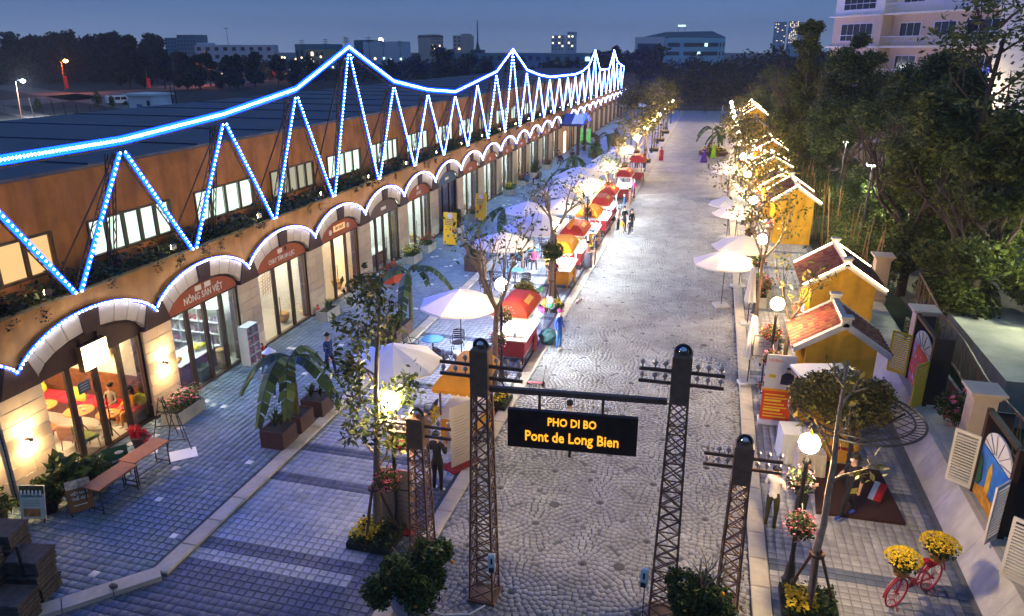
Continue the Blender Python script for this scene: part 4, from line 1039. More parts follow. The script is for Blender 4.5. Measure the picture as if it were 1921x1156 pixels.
# kick scooters
def scooter(x, y, rz, lab):
    r = thing('kick_scooter', lab, 'kick scooter', (x,y,0), rz, 'children kick scooters left on the street')
    m = mat('scooter_pink', (.6,.03,.10), .4, .1)
    MB().cbox(-.30,.22,-.06,.06,.07,.10,.01).build('deck', m, r); MB().tube((.25,0,.06),(.33,0,.72),.013,6).build('stem', M_BLK, r)
    MB().tube((.33,-.15,.72),(.33,.15,.72),.013,6).build('handlebar', M_BLK, r)
    for p in ((-.27,0),(.25,-.09),(.25,.09)): MB().lathe([(.055,-.015),(.055,.015)], (p[0],p[1],.055), 10, ax='y').build('wheel', M_BLK, r)
scooter(-5.2, 22.75, .1, 'pink kick scooter lying side-on near the nearest red cart'); scooter(-5.35, 32.0, 1.5, 'pink kick scooter standing upright by the kerb past the man in blue')
# --- planters
def bladeplant(P0, n, h, seed, m, parent, name='leaves', w=.05, spread=.5):
    g = random.Random(seed); b = MB()
    for i in range(n):
        t = g.random()*2*PI; l = h*g.uniform(.6,1.1); q = g.uniform(.15,spread)
        pts = []
        for k in range(4):
            s_ = k/3; pts.append(Vector(P0) + Vector((math.cos(t)*q*l*s_**1.5, math.sin(t)*q*l*s_**1.5, l*(s_ - .25*s_*s_))))
        sd = Vector((-math.sin(t), math.cos(t), 0)) * w
        ws = [.5,1,.7,.05]
        vs = [p + sd*ws[k]*.5 for k, p in enumerate(pts)] + [p - sd*ws[k]*.5 for k, p in enumerate(pts)]
        b.add(vs, [(k, k+1, 5+k, 4+k) for k in range(3)])
    return b.build(name, m, parent)
def planter(x, y, sx_, sy, h, m, lab, plant, seed, z0=0., rz=0., grp='planters with greenery'):
    r = thing('planter', lab, 'planter', (x,y,z0), rz, grp)
    b = MB(); w = .03
    b.box(-sx_/2,sx_/2,-sy/2,-sy/2+w,0,h); b.box(-sx_/2,sx_/2,sy/2-w,sy/2,0,h); b.box(-sx_/2,-sx_/2+w,-sy/2+w,sy/2-w,0,h); b.box(sx_/2-w,sx_/2,-sy/2+w,sy/2-w,0,h); b.build('box', m, r)
    MB().box(-sx_/2+w,sx_/2-w,-sy/2+w,sy/2-w,.02,h-.05).build('soil', mat('bed_soil', (.03,.03,.02)), r)
    g = np.random.default_rng(seed)
    if plant == 'blade':
        for k in range(3): bladeplant((g.uniform(-sx_*.25,sx_*.25), g.uniform(-sy*.25,sy*.25), h-.05), 26, .6, seed+k, M_LG, r)
    elif plant in ('flowers','red','yellow'):
        n = 700; P = np.stack([g.normal(0,sx_*.28,n), g.normal(0,sy*.28,n), h + np.abs(g.normal(.15,.14,n))],1); addleaf('leaves', P, .11, M_LG, r, seed)
        P = np.stack([g.normal(0,sx_*.3,110), g.normal(0,sy*.3,110), h + .2 + np.abs(g.normal(.05,.14,110))],1); addleaf('blossoms', P, .09, {'flowers':M_PINK,'red':M_RED,'yellow':M_YEL}[plant], r, seed+1, up=3, aspect=.9)
    elif plant == 'shrub':
        addleaf('leaves', cloud([(0,0,h+.4),(.1,.1,h+.8),(-.12,0,h+.2)],[.42,.3,.36],1500,seed,.3), .13, M_LD, r, seed)
        MB().tube((0,0,h-.1),(0,0,h+.7),.025,6).build('stem', M_BARKD, r)
    return r
def banana(x, y, lab, h=2.6, seed=0, z0=0., n=6, group='banana plants'):
    r = thing('banana_plant', lab, 'banana plant', (x,y,z0), 0, group)
    MB().path([(0,0,0),(.03,0,h*.4),(.0,.03,h*.72)], [.10,.08,.05], 8).build('trunk', mat('banana_stem', (.12,.11,.04), .8, .3, 12), r, True)
    R = random.Random(seed)
    for i in range(n):
        t = 2*PI*i/n + R.uniform(-.4,.4); L = R.uniform(1.25,1.9)*h/2.6; lift = R.uniform(.2,1.1)
        spine = []; k = 11
        for j in range(k+1):
            s_ = j/k; spine.append(Vector((math.cos(t)*L*s_, math.sin(t)*L*s_, h*.72 + lift*L*s_ - (1.1+.5*lift)*L*s_*s_*.9)))
        sd = Vector((-math.sin(t), math.cos(t), 0)); b = MB(); b.path(spine, [.022*(1-j/k*.8) for j in range(k+1)], 4)
        for j in range(1, k):
            for s2 in (-1,1):
                w0 = .22*math.sin(PI*(j)/ (k+.5))**.6*h/2.6; w1 = .22*math.sin(PI*min(k-.3, j+.92)/(k+.5))**.6*h/2.6
                a, e = spine[j], spine[j].lerp(spine[j+1], .97 if R.random() < .7 else .85); dz = Vector((0,0,-.10-R.uniform(0,.06)))
                b.add([a, e, e + sd*s2*w1 + dz, a + sd*s2*w0*R.uniform(.85,1.1) + dz], [(0,1,2,3)])
        b.build('leaf', M_BANANA, r)
    return r
M_BANANA = leafmat('banana_leaf', (.055,.105,.025), (.13,.20,.05), trans=.3)
planter(-11.55,16.75,.75,.75,.55,M_BOX,'dark brown planter box with grassy plant, nearest on the plaza kerb','blade',1,.08)
planter(-11.55,17.75,.75,.75,.55,M_BOX,'empty-looking brown planter under the big banana plant','none',2,.08)
planter(-11.45,18.85,.75,.75,.55,M_BOX,'brown planter with fern behind the big banana plant','blade',3,.08)
banana(-11.5,17.7,'large banana plant in brown planter in front of the two pedestrians',2.9,3,.35,7)
planter(-11.6,25.4,.8,1.6,.6,M_BOX,'long brown planter on the kerb beside the lone umbrella','blade',4,.08)
banana(-11.55,26.9,'tall slim banana plant on the plaza kerb beside the lone umbrella',3.1,5,.2,5)
planter(-11.5,35.6,.9,.9,.8,mat('slat_wood', (.10,.055,.045), .7, .2),'slatted brown planter with a dark shrub beside the seated guests','shrub',5,.08)
banana(-11.5,41.5,'banana plant behind the second umbrella, one leaf over the plaza',2.8,8,.1,5)
planter(-15.35,17.45,.6,1.3,.42,M_CONC,'pale concrete trough of pink flowers between the cafe and the fruit shop','flowers',6,.08)
planter(-15.4,26.9,.55,1.1,.42,M_CONC,'pale concrete trough with green plants before the fourth arch','blade',7,.08)
for i, (x, y, kd, lab) in enumerate([(-14.9,32.6,'red','round clay pot with a red-leaved plant on the plaza'), (-15.3,36.2,'yellow','trough of yellow chrysanthemums beside the fifth arch'), (-15.4,38.6,'red','bed of red flowers before the blue sign arch'), (-15.2,43.2,'shrub','large dark shrub in front of the blue sign arch'),
    (-15.3,47.5,'flowers','trough of pink blossoms beside the yellow posters'), (-15.4,57.,'yellow','yellow flower trough near the tenth arch'), (-15.4,61.5,'flowers','pots of pink flowers where guests sit'), (-15.4,66.,'shrub','dark shrub in trough by the eleventh arch'), (-15.4,71.,'red','trough of red flowers by the twelfth arch'), (-14.6,88,'yellow','yellow flower stand beyond the entrance porch'), (-14.8,96,'red','red flower stand beyond the entrance porch')]):
    planter(x, y, .7, 1.2, .45, M_CONC if i else mat('clay', (.45,.07,.03), .8), lab, kd, 60+i, .08)
for i, (x, y, lab) in enumerate([(-10.9,57.,'banana clump by the left umbrellas, half way down the strip'), (-11.2,63.,'banana plant beside the entrance porch path'), (-11.,72.,'banana plant in front of the lit arcade'), (-10.9,82.,'far banana plant by the kerb before the arcade end')]): banana(x, y, lab, 3.0, 30+i, .1, 6)
for i, (x, y, h, lab) in enumerate([(-7.7,31.3,.9,'low bright green grassy bush behind the nearest red cart'), (-9.9,50.,2.4,'dense yellow-green hedge tree beside the close umbrella group'), (-10.2,55,2.6,'dense shrub behind the close umbrella group'), (-11.5,77.,3.2,'conical shrub on the plaza before the porch'), (-10.6,86,3.,'second conical shrub on the plaza')]):
    r = thing('shrub', lab, 'shrub', (x,y,0)); addleaf('foliage', cloud([(0,0,h*.3),(0,0,h*.55),(0,0,h*.8)],[.7,.55,.3],1400,70+i,.3), .2, M_LY, r, i); MB().tube((0,0,0),(0,0,h*.6),.05,6).build('stem', M_BARKD, r)
# ================================================================= ON THE PLAZA AND IN THE SHOPS
Z0 = .08
M_TOP = mat('table_wood', (.30,.10,.04), .6, .2, 8)
def bench_table(x, y, rz, lab):
    r = thing('trestle_table', lab, 'table', (x,y,Z0), rz, 'long brown tables before the cafe')
    MB().cbox(-.27,.27,-.63,.63,.70,.735,.008).build('table_top', M_TOP, r)
    for sx_ in (-1,1):
        for sy in (-1,1): MB().box(.23*sx_-.012,.23*sx_+.012,.56*sy-.012,.56*sy+.012,0,.70).build('leg', M_BLK, r)
    for sy in (-1,1): MB().box(-.23,.23,.56*sy-.01,.56*sy+.01,.10,.125).build('rail', M_BLK, r)
    MB().box(-.01,.01,-.56,.56,.10,.125).build('rail', M_BLK, r)
bench_table(-14.05, 13.05, -.05, 'long brown table nearest the camera on the plaza, by the tilted poster')
bench_table(-14.11, 14.35, -.05, 'long brown table by the black easel, farther from the camera')
def board(x, y, rz, w, h, lab, style):
    r = thing('sandwich_board', lab, 'sign board', (x,y,Z0), rz, 'poster boards before the cafe')
    M = {'white':(.62,.60,.50), 'brown':(.22,.11,.04), 'green':(.02,.07,.04)}[style]
    p = MB().cbox(-w/2,w/2,-.012,.012,.10,h,.005).build('panel', mat('board_'+style, M, .6, .1), r); p.rotation_euler = (-.22,0,0)
    for s_ in (-1,1):
        MB().tube((w/2*.85*s_,-.02,0),(w/2*.8*s_,-.20,h),.014,5).build('leg', M_BLK, r) if 0 else None
        MB().tube((w/2*.8*s_,.18,h*.95),(w/2*.85*s_,.42,0),.014,5).build('leg', M_BLK, r)
        MB().tube((w/2*.9*s_,.02,.13),(w/2*.9*s_,-.02,0),.014,5).build('foot', M_BLK, r)
    if style == 'white':
        MB().box(-w*.5+.01,w*.5-.01,-.018,-.013,h*.78,h-.01).build('picture', mat('b_dark', (.10,.09,.03), .7, .6, 9), p)
        text('THƯỞNG THỨC', .085, mat('b_green', (.03,.12,.05)), p, (0,-.019,h*.69), (PI/2,0,0), ext=.001, sx=.85, bold=.002)
        MB().box(-w*.36,w*.3,-.018,-.013,.16,h*.38).build('picture', mat('b_pic', (.45,.2,.06), .7, .7, 7), p)
        for k in range(3): MB().box(-w*.36,w*.3,-.016,-.013,h*(.46+.06*k),h*(.46+.06*k)+.012).build('text_line', mat('b_line', (.2,.3,.2)), p)
        for k in range(6): MB().lathe([(.025,0),(.025,.09),(.01,.12)], (-w*.4+k*w*.15,-.03,h*.75), 6).build('bottle', M_WPL, p)
    if style == 'brown':
        text('VIỆT NAM', .095, M_LET, p, (0,-.016,h*.58), (PI/2,0,0), ext=.001, sx=.85, bold=.002)
        text('THẾ GIỚI', .10, M_LET, p, (0,-.016,h*.43), (PI/2,0,0), ext=.001, sx=.85, bold=.002)
        MB().box(-w*.3,w*.25,-.016,-.013,h*.28,h*.30).build('text_line', M_LET, p)
        MB().box(-w*.5+.01,w*.5-.01,-.018,-.013,h*.76,h-.01).build('picture', mat('b_pic2', (.45,.40,.33), .7, .7, 9), p)
    if style == 'green':
        text('TRANH TẶC', .09, M_LET, p, (-.03,-.016,h*.50), (PI/2,0,0), ext=.001, sx=.8, bold=.002)
        MB().box(-w*.4,w*.2,-.016,-.013,h*.38,h*.40).build('text_line', M_LET, p); MB().box(-w*.3,w*.0,-.016,-.013,h*.28,h*.30).build('text_line', M_LET, p)
        MB().ball((.1,-.02,h*.80),.07,8,6,sc=(1.6,.2,.7)).build('picture', M_LET, p)
board(-15.25, 11.75, .25, .62, .95, 'cream poster board with a green heading, lowest left on the plaza', 'white')
board(-14.35, 12.35, .85, .55, .92, 'tilted brown poster board beside the long table', 'brown')
board(-14.75, 14.0, .8, .62, .85, 'dark green chalk board leaning behind the long table', 'green')
def easel(x, y, rz, lab):
    r = thing('easel', lab, 'easel', (x,y,Z0), rz, 'black artist easels by the cafe door')
    for a, e in (((-.05,0,1.25),(-.34,-.08,0)), ((.05,0,1.25),(.34,-.08,0)), ((0,.05,1.2),(0,.48,0))): MB().tube(a,e,.016,5).build('leg', M_BLK, r)
    for z, w in ((.32,.27),(.78,.18)): MB().box(-w,w,-.07,-.05,z,z+.025).build('cross_bar', M_BLK, r)
easel(-14.15, 15.7, .4, 'black easel at the end of the long table'); easel(-15.1, 16.3, .5, 'black easel against the concrete flower trough')
for x, y, rz, s_, lab in ((-13.85,15.45,.75,.6,'white paper sheet lying flat on the plaza beside the easel'), (-14.95,15.35,.6,.42,'white sheet on the ground in the cafe doorway light')):
    tag(MB().box(-s_*.6,s_*.6,-s_*.5,s_*.5,0,.012).build('paper_sheet', mat('paper', (.75,.76,.78), .8, .03), loc=(x,y,Z0+.004)), lab, 'paper').rotation_euler = (0,0,rz)
# stack of old grey crates in the corner
M_CR = mat('old_crate', (.085,.075,.065), .85, .3, 6, bump=.4, stain=.4)
k = 0
for (x, y, n, hh) in ((-13.05,9.75,3,.34), (-13.85,9.95,4,.34), (-12.75,9.0,2,.34), (-13.6,9.1,4,.34), (-14.6,10.1,3,.34)):
    for i in range(n):
        r = thing('crate', 'old grey wooden crate, %s of the %s stack in the dark corner' % (['lowest','second','third','topmost'][i if i < n-1 or n > 3 else i], ['right rear','middle rear','right front','middle front','left rear'][k]), 'crate', (x + rnd.uniform(-.04,.04), y + rnd.uniform(-.04,.04), Z0 + i*hh), .2, 'stacked grey crates in the bottom left corner')
        b = MB(); b.box(-.33,.33,-.28,.28,0,hh-.05); b.build('body', M_CR, r)
        for q in range(3): MB().cbox(-.355,-.0+.355,-.30,.30,.03+q*.1,.10+q*.1,.01).build('slat', M_CR, r)
        MB().cbox(-.37,.37,-.32,.32,hh-.045,hh-.005,.01).build('lid', M_CR, r)
    k += 1
tag(MB().tube((-12.95,9.5,Z0),(-12.95,9.5,1.5),.035,6).build('post', M_BLK), 'thin dark post standing between the crate stacks', 'post')
# plants near the corner pier
def potplant(x, y, h, lab, seed, m=M_CONC, leaf=.24, n=260, lm=None, asp=.6):
    r = thing('potted_plant', lab, 'plant', (x,y,Z0), 0, 'potted plants around the cafe corner')
    MB().lathe([(.16,0),(.22,.34),(.24,.34),(.24,.38),(.2,.38)], n=12).build('pot', m, r, True)
    MB().tube((0,0,.3),(0,0,h*.7),.02,5).build('stem', M_BARKD, r)
    addleaf('leaves', cloud([(0,0,h*.65),(.1,.1,h*.45),(-.1,-.05,h*.8)],[h*.32,h*.28,h*.24],n,seed,.4), leaf, lm or M_LG, r, seed, droop=.2, aspect=asp)
potplant(-15.0, 12.75, 1.35, 'broad-leaved plant beside the corner pier', 1, leaf=.38, n=110); potplant(-15.25, 12.25, .95, 'round feathery bush at the foot of the corner pier', 2, M_BOX, .12, 900)
potplant(-14.75, 13.3, 1.0, 'leafy plant in a square pale pot behind the long table', 3, M_CONC, .17, 500); potplant(-16.0, 11.5, 1.0, 'spiky plant on the left edge behind the cream poster', 4, M_BOX, .3, 160, asp=.2)
potplant(-15.1, 13.7, .8, 'low green plant by the chalk board', 5, M_CONC, .14, 500); potplant(-16.1,10.6,.8,'dark plant in tub cut by the left edge',6,M_BOX,.2,300)
potplant(-15.35, 15.5, .7, 'small reddish plant inside the cafe doorway', 7, M_BOX, .14, 260, M_RED)
# shelf unit, extinguishers, posters
sh = thing('display_shelf', 'pale display shelf of small goods standing by the fruit shop pier', 'shelf', (-15.75,21.75,Z0), PI/2)
M_SH = mat('shelf_white', (.62,.60,.62), .6, .05)
MB().box(-.36,.36,.18,.20,0,1.5).build('back', M_SH, sh)
for q in (-.36,0,.34): MB().box(q,q+.02,-.18,.18,0,1.5).build('side', M_SH, sh)
for z in (0,.38,.75,1.12,1.48): MB().box(-.36,.36,-.18,.18,z,z+.02).build('shelf', M_SH, sh)
R = random.Random(3)
for z in (.02,.40,.77,1.14):
    for k in range(5): MB().ball((-.28+k*.14,0,z+.09),R.uniform(.05,.085),7,5).build('goods', mat('goods%d' % R.randrange(4), [(.5,.1,.15),(.6,.5,.45),(.25,.1,.1),(.5,.3,.5)][R.randrange(4)]), sh)
for x, y, lab in ((-15.65,22.35,'red fire extinguisher beside the pale display shelf'), (-15.85,26.9,'red fire extinguisher at the pier behind the pale trough'), (-15.85,31.9,'red fire extinguisher at the fourth pier'), (-15.85,46.,'yellow and red extinguisher by the flower pots')):
    r = thing('fire_extinguisher', lab, 'fire extinguisher', (x,y,Z0)); MB().lathe([(.07,0),(.075,.03),(.075,.38),(.03,.45),(.02,.5)], n=10).build('cylinder', mat('ext_red', (.6,.03,.02), .35, .05), r, True)
    MB().lathe([(.077,.13),(.077,.28)], n=10).build('label', M_YEL, r); MB().box(-.06,.02,-.02,.02,.5,.54).build('handle', M_BLK, r)
def poster(x, y, rz, w, h, lab, base, deco):
    r = thing('poster_stand', lab, 'poster', (x,y,Z0), rz); p = MB().cbox(-w/2,w/2,-.015,.015,.05,h,.004).build('panel', base, r); p.rotation_euler = (-.08,0,0)
    R = random.Random(int(x*10)); 
    for k in range(deco):
        xx, zz, s_ = R.uniform(-w*.36,w*.36), R.uniform(.15,h*.55), R.uniform(.04,.1); MB().lathe([(s_,0),(s_,.004)], (xx,-.02,zz), 9, ax='y').build('picture', mat('deco%d' % (k % 4), [(.6,.05,.03),(.15,.12,.2),(.7,.65,.5),(.3,.2,.1)][k % 4]), p)
    for k in range(4): MB().box(-w*.38,w*(.1+.07*k),-.02,-.016,h*(.62+.05*k),h*(.64+.05*k)).build('text_line', mat('deco1', (.15,.12,.2)), p)
    MB().lathe([(w*.2,0),(w*.2,.004)], (0,-.02,h*.90), 12, ax='y').build('emblem', mat('emb', (.7,.6,.6)), p)
    MB().box(-.2,.2,-.12,.2,0,.03).build('foot', M_BLK, r)
M_PY = mat('poster_yellow', (.85,.48,.02), .6, .08)
poster(-14.5, 40.1, -.1, .85, 1.95, 'tall yellow poster with round food pictures on the plaza', M_PY, 6)
poster(-14.6, 46.6, -.1, .8, 1.9, 'second yellow poster farther off beside the flowers', M_PY, 6)
poster(-14.9, 90.5, -.1, 1.3, 2.0, 'lit green panel near the entrance porch', mat('poster_green', (.15,.55,.12), .6, .1, em=(.2,.9,.2), es=.25), 3)
r = thing('banner_stand', 'tall thin advertising panel on a red base seen almost edge-on behind the left tower', 'banner', (-6.0,17.15,0), 1.0)
MB().cbox(-.40,.40,-.02,.02,.05,1.9,.004).build('panel', mat('banner_cream', (.55,.47,.38), .6, .05), r); MB().box(-.55,.45,-.28,.28,0,.045).build('base', M_CRED, r)
for k in range(14): MB().box(-.3,.05+.15*((k*7) % 3)/2,-.024,-.021,.35+k*.09,.36+k*.09).build('text_line', mat('b_txt', (.25,.15,.1)), r)
r = thing('info_board', 'upright beige information board with small print beside the leafy tree', 'information board', (-6.62,13.95,0), .0)
MB().cbox(-.46,.46,-.02,.02,.05,1.65,.004).build('panel', mat('banner_beige', (.50,.38,.27), .7, .06), r); MB().box(-.5,.5,-.25,.25,0,.045).build('base', M_CRED, r)
M_TXT = mat('print', (.06,.03,.02)); text('PHO DI BO', .055, M_TXT, r, (0,-.022,1.36), (PI/2,0,0), ext=.001); text('PONT DE LONG BIEN', .05, M_TXT, r, (0,-.022,1.28), (PI/2,0,0), ext=.001)
MB().path([(-.10,-.024,1.44),(-.10,-.024,1.55),(0,-.024,1.46),(.10,-.024,1.55),(.10,-.024,1.44)], .006, 4).build('emblem', M_TXT, r)
MB().box(-.05,.36,-.024,-.021,1.10,1.13).build('text_line', M_TXT, r)
for k in range(16): MB().box(-.34,.1+.24*((k*5) % 3)/2,-.023,-.021,.35+k*.043,.358+k*.043).build('text_line', M_TXT, r)
# --- cafe interior
M_CUS = mat('cushion_red', (.45,.02,.04), .85, .1, 12); M_WPAN = mat('wall_planks', (.14,.05,.02), .6, .3, 6); M_PIL = mat('pillow_lime', (.40,.42,.04), .9, .1)
sofa = thing('wall_bench', 'long wooden wall bench with red cushions along the side wall of the cafe', 'bench', (-18.5,17.0,.07))
MB().box(-2.0,2.1,-.35,.30,0,.40).build('base', M_WPAN, sofa)
for k in range(4): MB().cbox(-1.98+k*1.02,-.98+k*1.02,-.38,.22,.40,.50,.04).build('cushion', M_CUS, sofa)
for k in range(7): MB().cbox(-2.0,2.1,.30,.36,.10+k*.17,.262+k*.17,.008).build('plank', M_WPAN, sofa)
for i, (x, y, z, ry) in enumerate(((-20.3,16.95,.72,.3),(-18.9,16.9,.74,-.2),(-16.55,17.05,.74,.1),(-18.6,16.8,.66,.6))):
    p = MB().ball((0,0,0),.22,10,8,sc=(1.15,.4,.85)).build('pillow', M_PIL, None, True, (x,y,z)); p.rotation_euler = (-.4,ry,0); tag(p, ['lime pillow at the far left of the red bench','lime pillow leaning in the middle of the red bench','lime pillow at the window end of the red bench','lime pillow lying flat beside the middle one'][i], 'pillow', 'lime pillows on the cafe bench')
M_TOR = mat('cafe_table', (.55,.20,.03), .4, .15, spec=.5)
for i, (x, y, s_, lab) in enumerate(((-2.8,.8,.40,'orange round cafe table at the left window'), (-1.45,.8,.42,'orange round cafe table with cups in the middle'), (-.45,.85,.34,'small orange round cafe table near the door'))):
    r = thing('cafe_table', lab, 'table', (XF+x,15.0+y,.07), 0, 'orange round tables in the cafe')
    MB().lathe([(s_*.95,.70),(s_,.71),(s_,.74),(s_*.95,.75)], n=20).build('table_top', M_TOR, r); MB().tube((0,0,0),(0,0,.7),.03,8).build('pedestal', M_BLK, r)
    for k in range(3): t = 2*PI*k/3; MB().tube((0,0,.3),(.3*math.cos(t),.3*math.sin(t),0),.015,5).build('foot', M_BLK, r)
    for k in range(3): MB().lathe([(.03,.75),(.04,.80),(.04,.81)], (s_*.4*math.cos(k*2.1),s_*.4*math.sin(k*2.1),0), 8).build('cup', M_WPL, r)
def cafe_chair(x, y, rz, lab, m):
    r = thing('cafe_chair', lab, 'chair', (x,y,.07), rz, 'low chairs in the cafe')
    MB().cbox(-.24,.24,-.24,.24,.34,.44,.03).build('seat', m, r); MB().cbox(-.24,.24,.2,.27,.44,.82,.03).build('backrest', m, r)
    for a in (-.2,.2):
        for c in (-.2,.2): MB().tube((a,c,.34),(a*1.1,c*1.1,0),.016,5).build('leg', M_WOODP, r)
M_OR = mat('chair_orange', (.42,.10,.02), .7, .1)
cafe_chair(-18.2,15.15,2.9,'orange cafe chair nearest the left window',M_OR); cafe_chair(-17.2,15.0,3.3,'tan cafe chair by the middle table',mat('chair_tan', (.42,.2,.1))); cafe_chair(-16.75,15.05,3.0,'green-armed cafe chair near the door',mat('chair_green', (.16,.2,.06))); cafe_chair(-18.7,14.6,2.4,'brown cafe chair between the tables',M_RATB)
pn = thing('wall_panel', 'framed panel on the back wall of the cafe', 'wall sign', (-18.6,17.5,1.9), PI/2); MB().box(0,.03,-.8,.8,0,.55).build('panel', mat('pnl', (.45,.33,.2)), pn)
# --- fruit shop interior
r = thing('fruit_table', 'cloth-covered table of fruit inside the second shop', 'table', (XF-1.15,20.3,.07))
MB().box(-.55,.55,-1.0,1.0,.72,.76).build('table_top', M_WPL, r)
b = MB(); n = 44; per = []
for i in range(n):
    t = i/n*4; e = [(-.56,-1.01),(.56,-1.01),(.56,1.01),(-.56,1.01)]; a = e[int(t) % 4]; c = e[(int(t)+1) % 4]; f = t-int(t); q = .03*math.sin(i*2.1); x_, y_ = a[0]+(c[0]-a[0])*f, a[1]+(c[1]-a[1])*f
    per.append((x_*(1+q*1.5), y_*(1+q)))
b.add([(p[0]*.98,p[1]*.98,.75) for p in per] + [(p[0],p[1],.04) for p in per], [(i,(i+1)%n,n+(i+1)%n,n+i) for i in range(n)])
b.build('tablecloth', mat('maroon_cloth', (.16,.01,.05), .85, .15, 8), r)
for i, (x, y, rr, c) in enumerate(((.1,.1,.10,0),(.15,.38,.12,1),(.2,.65,.12,1),(-.1,.55,.12,1),(-.2,-.6,.08,2),(0,-.75,.08,2),(.15,-.55,.08,2),(.05,-.9,.07,2),(.25,-.75,.07,2))):
    o = MB().ball((0,0,0),rr,10,8).build('fruit', mat('fruit%d' % c, [(.6,.12,.03),(.75,.65,.04),(.75,.35,.03)][c], .5), None, True, (XF-1.15+x,20.3+y,.83+rr)); tag(o, ['single red fruit in the middle of the fruit table','large yellow pomelo on the right of the fruit table','orange fruit heaped on the left of the fruit table'][c], 'fruit', ['red fruit','yellow pomelos','heaped orange fruit'][c] + ' on the table')
r = thing('crate_dark', 'black crate of greens standing before the fruit table', 'crate', (XF-.42,20.1,.07)); r.name = 'greens_crate'
MB().box(-.2,.2,-.32,.32,0,.45).build('body', M_BLK, r); addleaf('greens', cloud([(0,0,.46)],[.22],160,2,.3,.4), .1, M_LG, r)
r = thing('basket_stack', 'stack of round straw baskets by the second shop door', 'baskets', (XF-.35,21.1,.07)); 
for k in range(6): MB().lathe([(.14,0),(.17,.03),(.17,.10),(.14,.12)], (0,0,k*.125), 12).build('basket', mat('straw', (.45,.26,.07), .85, .3, 20), r)
r = thing('white_shelf', 'white shelf of jars at the back of the second shop', 'shelf', (XF-2.2,22.1,.07), -PI/2)
for q in (-1.3,-.45,.4,1.25): MB().box(-.2,.2,q,q+.03,0,1.9).build('side', M_SH, r)
for z in (0,.45,.9,1.35,1.88): MB().box(-.2,.2,-1.3,1.28,z,z+.03).build('shelf', M_SH, r)
for z in (.03,.48,.93,1.38):
    for k in range(11): MB().lathe([(.05,0),(.05,.16),(.03,.2)], (.05,-1.15+k*.22,z), 7).build('jar', mat('goods%d' % R.randrange(4), (.5,.1,.15)), r)
# --- other shops: shelves and goods
for k, kinds in ((2,'basket'),(3,'shelf'),(4,'shelf'),(5,'shelf'),(7,'shelf'),(8,'basket'),(9,'shelf'),(10,'shelf'),(11,'basket'),(12,'shelf')):
    c = C0 + PITCH*k
    r = thing('shop_shelf', 'wooden goods shelf inside the shop behind arch number %s' % ['','','three','four','five','six','','eight','nine','ten','eleven','twelve','thirteen'][k], 'shelf', (XF-2.6,c,.07))
    m = M_WOODP if k % 2 else M_SH
    for q in (-1.0,0,.97): MB().box(-.2,.2,q,q+.03,0,1.6).build('side', m, r)
    for z in (0,.5,1.0,1.55): MB().box(-.2,.2,-1.0,1.0,z,z+.03).build('shelf', m, r)
    for z in (.03,.53,1.03):
        for q in range(6): MB().lathe([(.08,0),(.11,.15),(.09,.22)], (.05,-.85+q*.32,z), 7).build('jar', mat('goods%d' % R.randrange(4), (.5,.1,.15)), r)
    r = thing('straw_basket', 'round straw basket on the floor behind arch number %s' % ['','','three','four','five','six','','eight','nine','ten','eleven','twelve','thirteen'][k], 'basket', (XF-.8,c+.9,.07))
    MB().lathe([(.15,0),(.26,.2),(.27,.35),(.2,.42)], n=14).build('bowl', mat('straw', (.45,.26,.07)), r)
    MB().lathe([(.27,.33),(.29,.35),(.27,.37)], n=14).build('rim', M_WOODP, r)
r = thing('red_counter', 'red shop counter low behind the fifth arch windows', 'counter', (XF-.9,C0+PITCH*4,.07)); MB().box(-.3,.3,-1.5,1.5,0,.7).build('front', M_CRED, r); MB().box(-.35,.35,-1.55,1.55,.7,.75).build('top', M_WPL, r)
r = thing('hanging_basketwork', 'woven bamboo lattice hanging in the third shop window', 'decoration', (XF-.6,C0+PITCH*2-.2,1.7))
for k in range(6): MB().tube((0,-.5,.1+k*.13),(0,.5,.35+k*.13),.015,4).build('cane', mat('straw', (.45,.26,.07)), r); MB().tube((.02,-.45+k*.17,0),(.02,-.35+k*.17,1.0),.015,4).build('cane', mat('straw', (.45,.26,.07)), r)
r = thing('hanging_sign', 'small slate door sign hanging inside the cafe glass', 'door sign', (XF-.2,15.0,1.95)); MB().box(-.01,.01,-.2,.2,0,.32).build('plate', mat('slate', (.12,.17,.16)), r)
for k in range(3): MB().box(.011,.014,-.14,.14,.08+k*.08,.10+k*.08).build('text_line', M_LET, r)
MB().path([(0,-.15,.32),(0,0,.5),(0,.15,.32)],.005,3).build('cord', M_BLK, r)
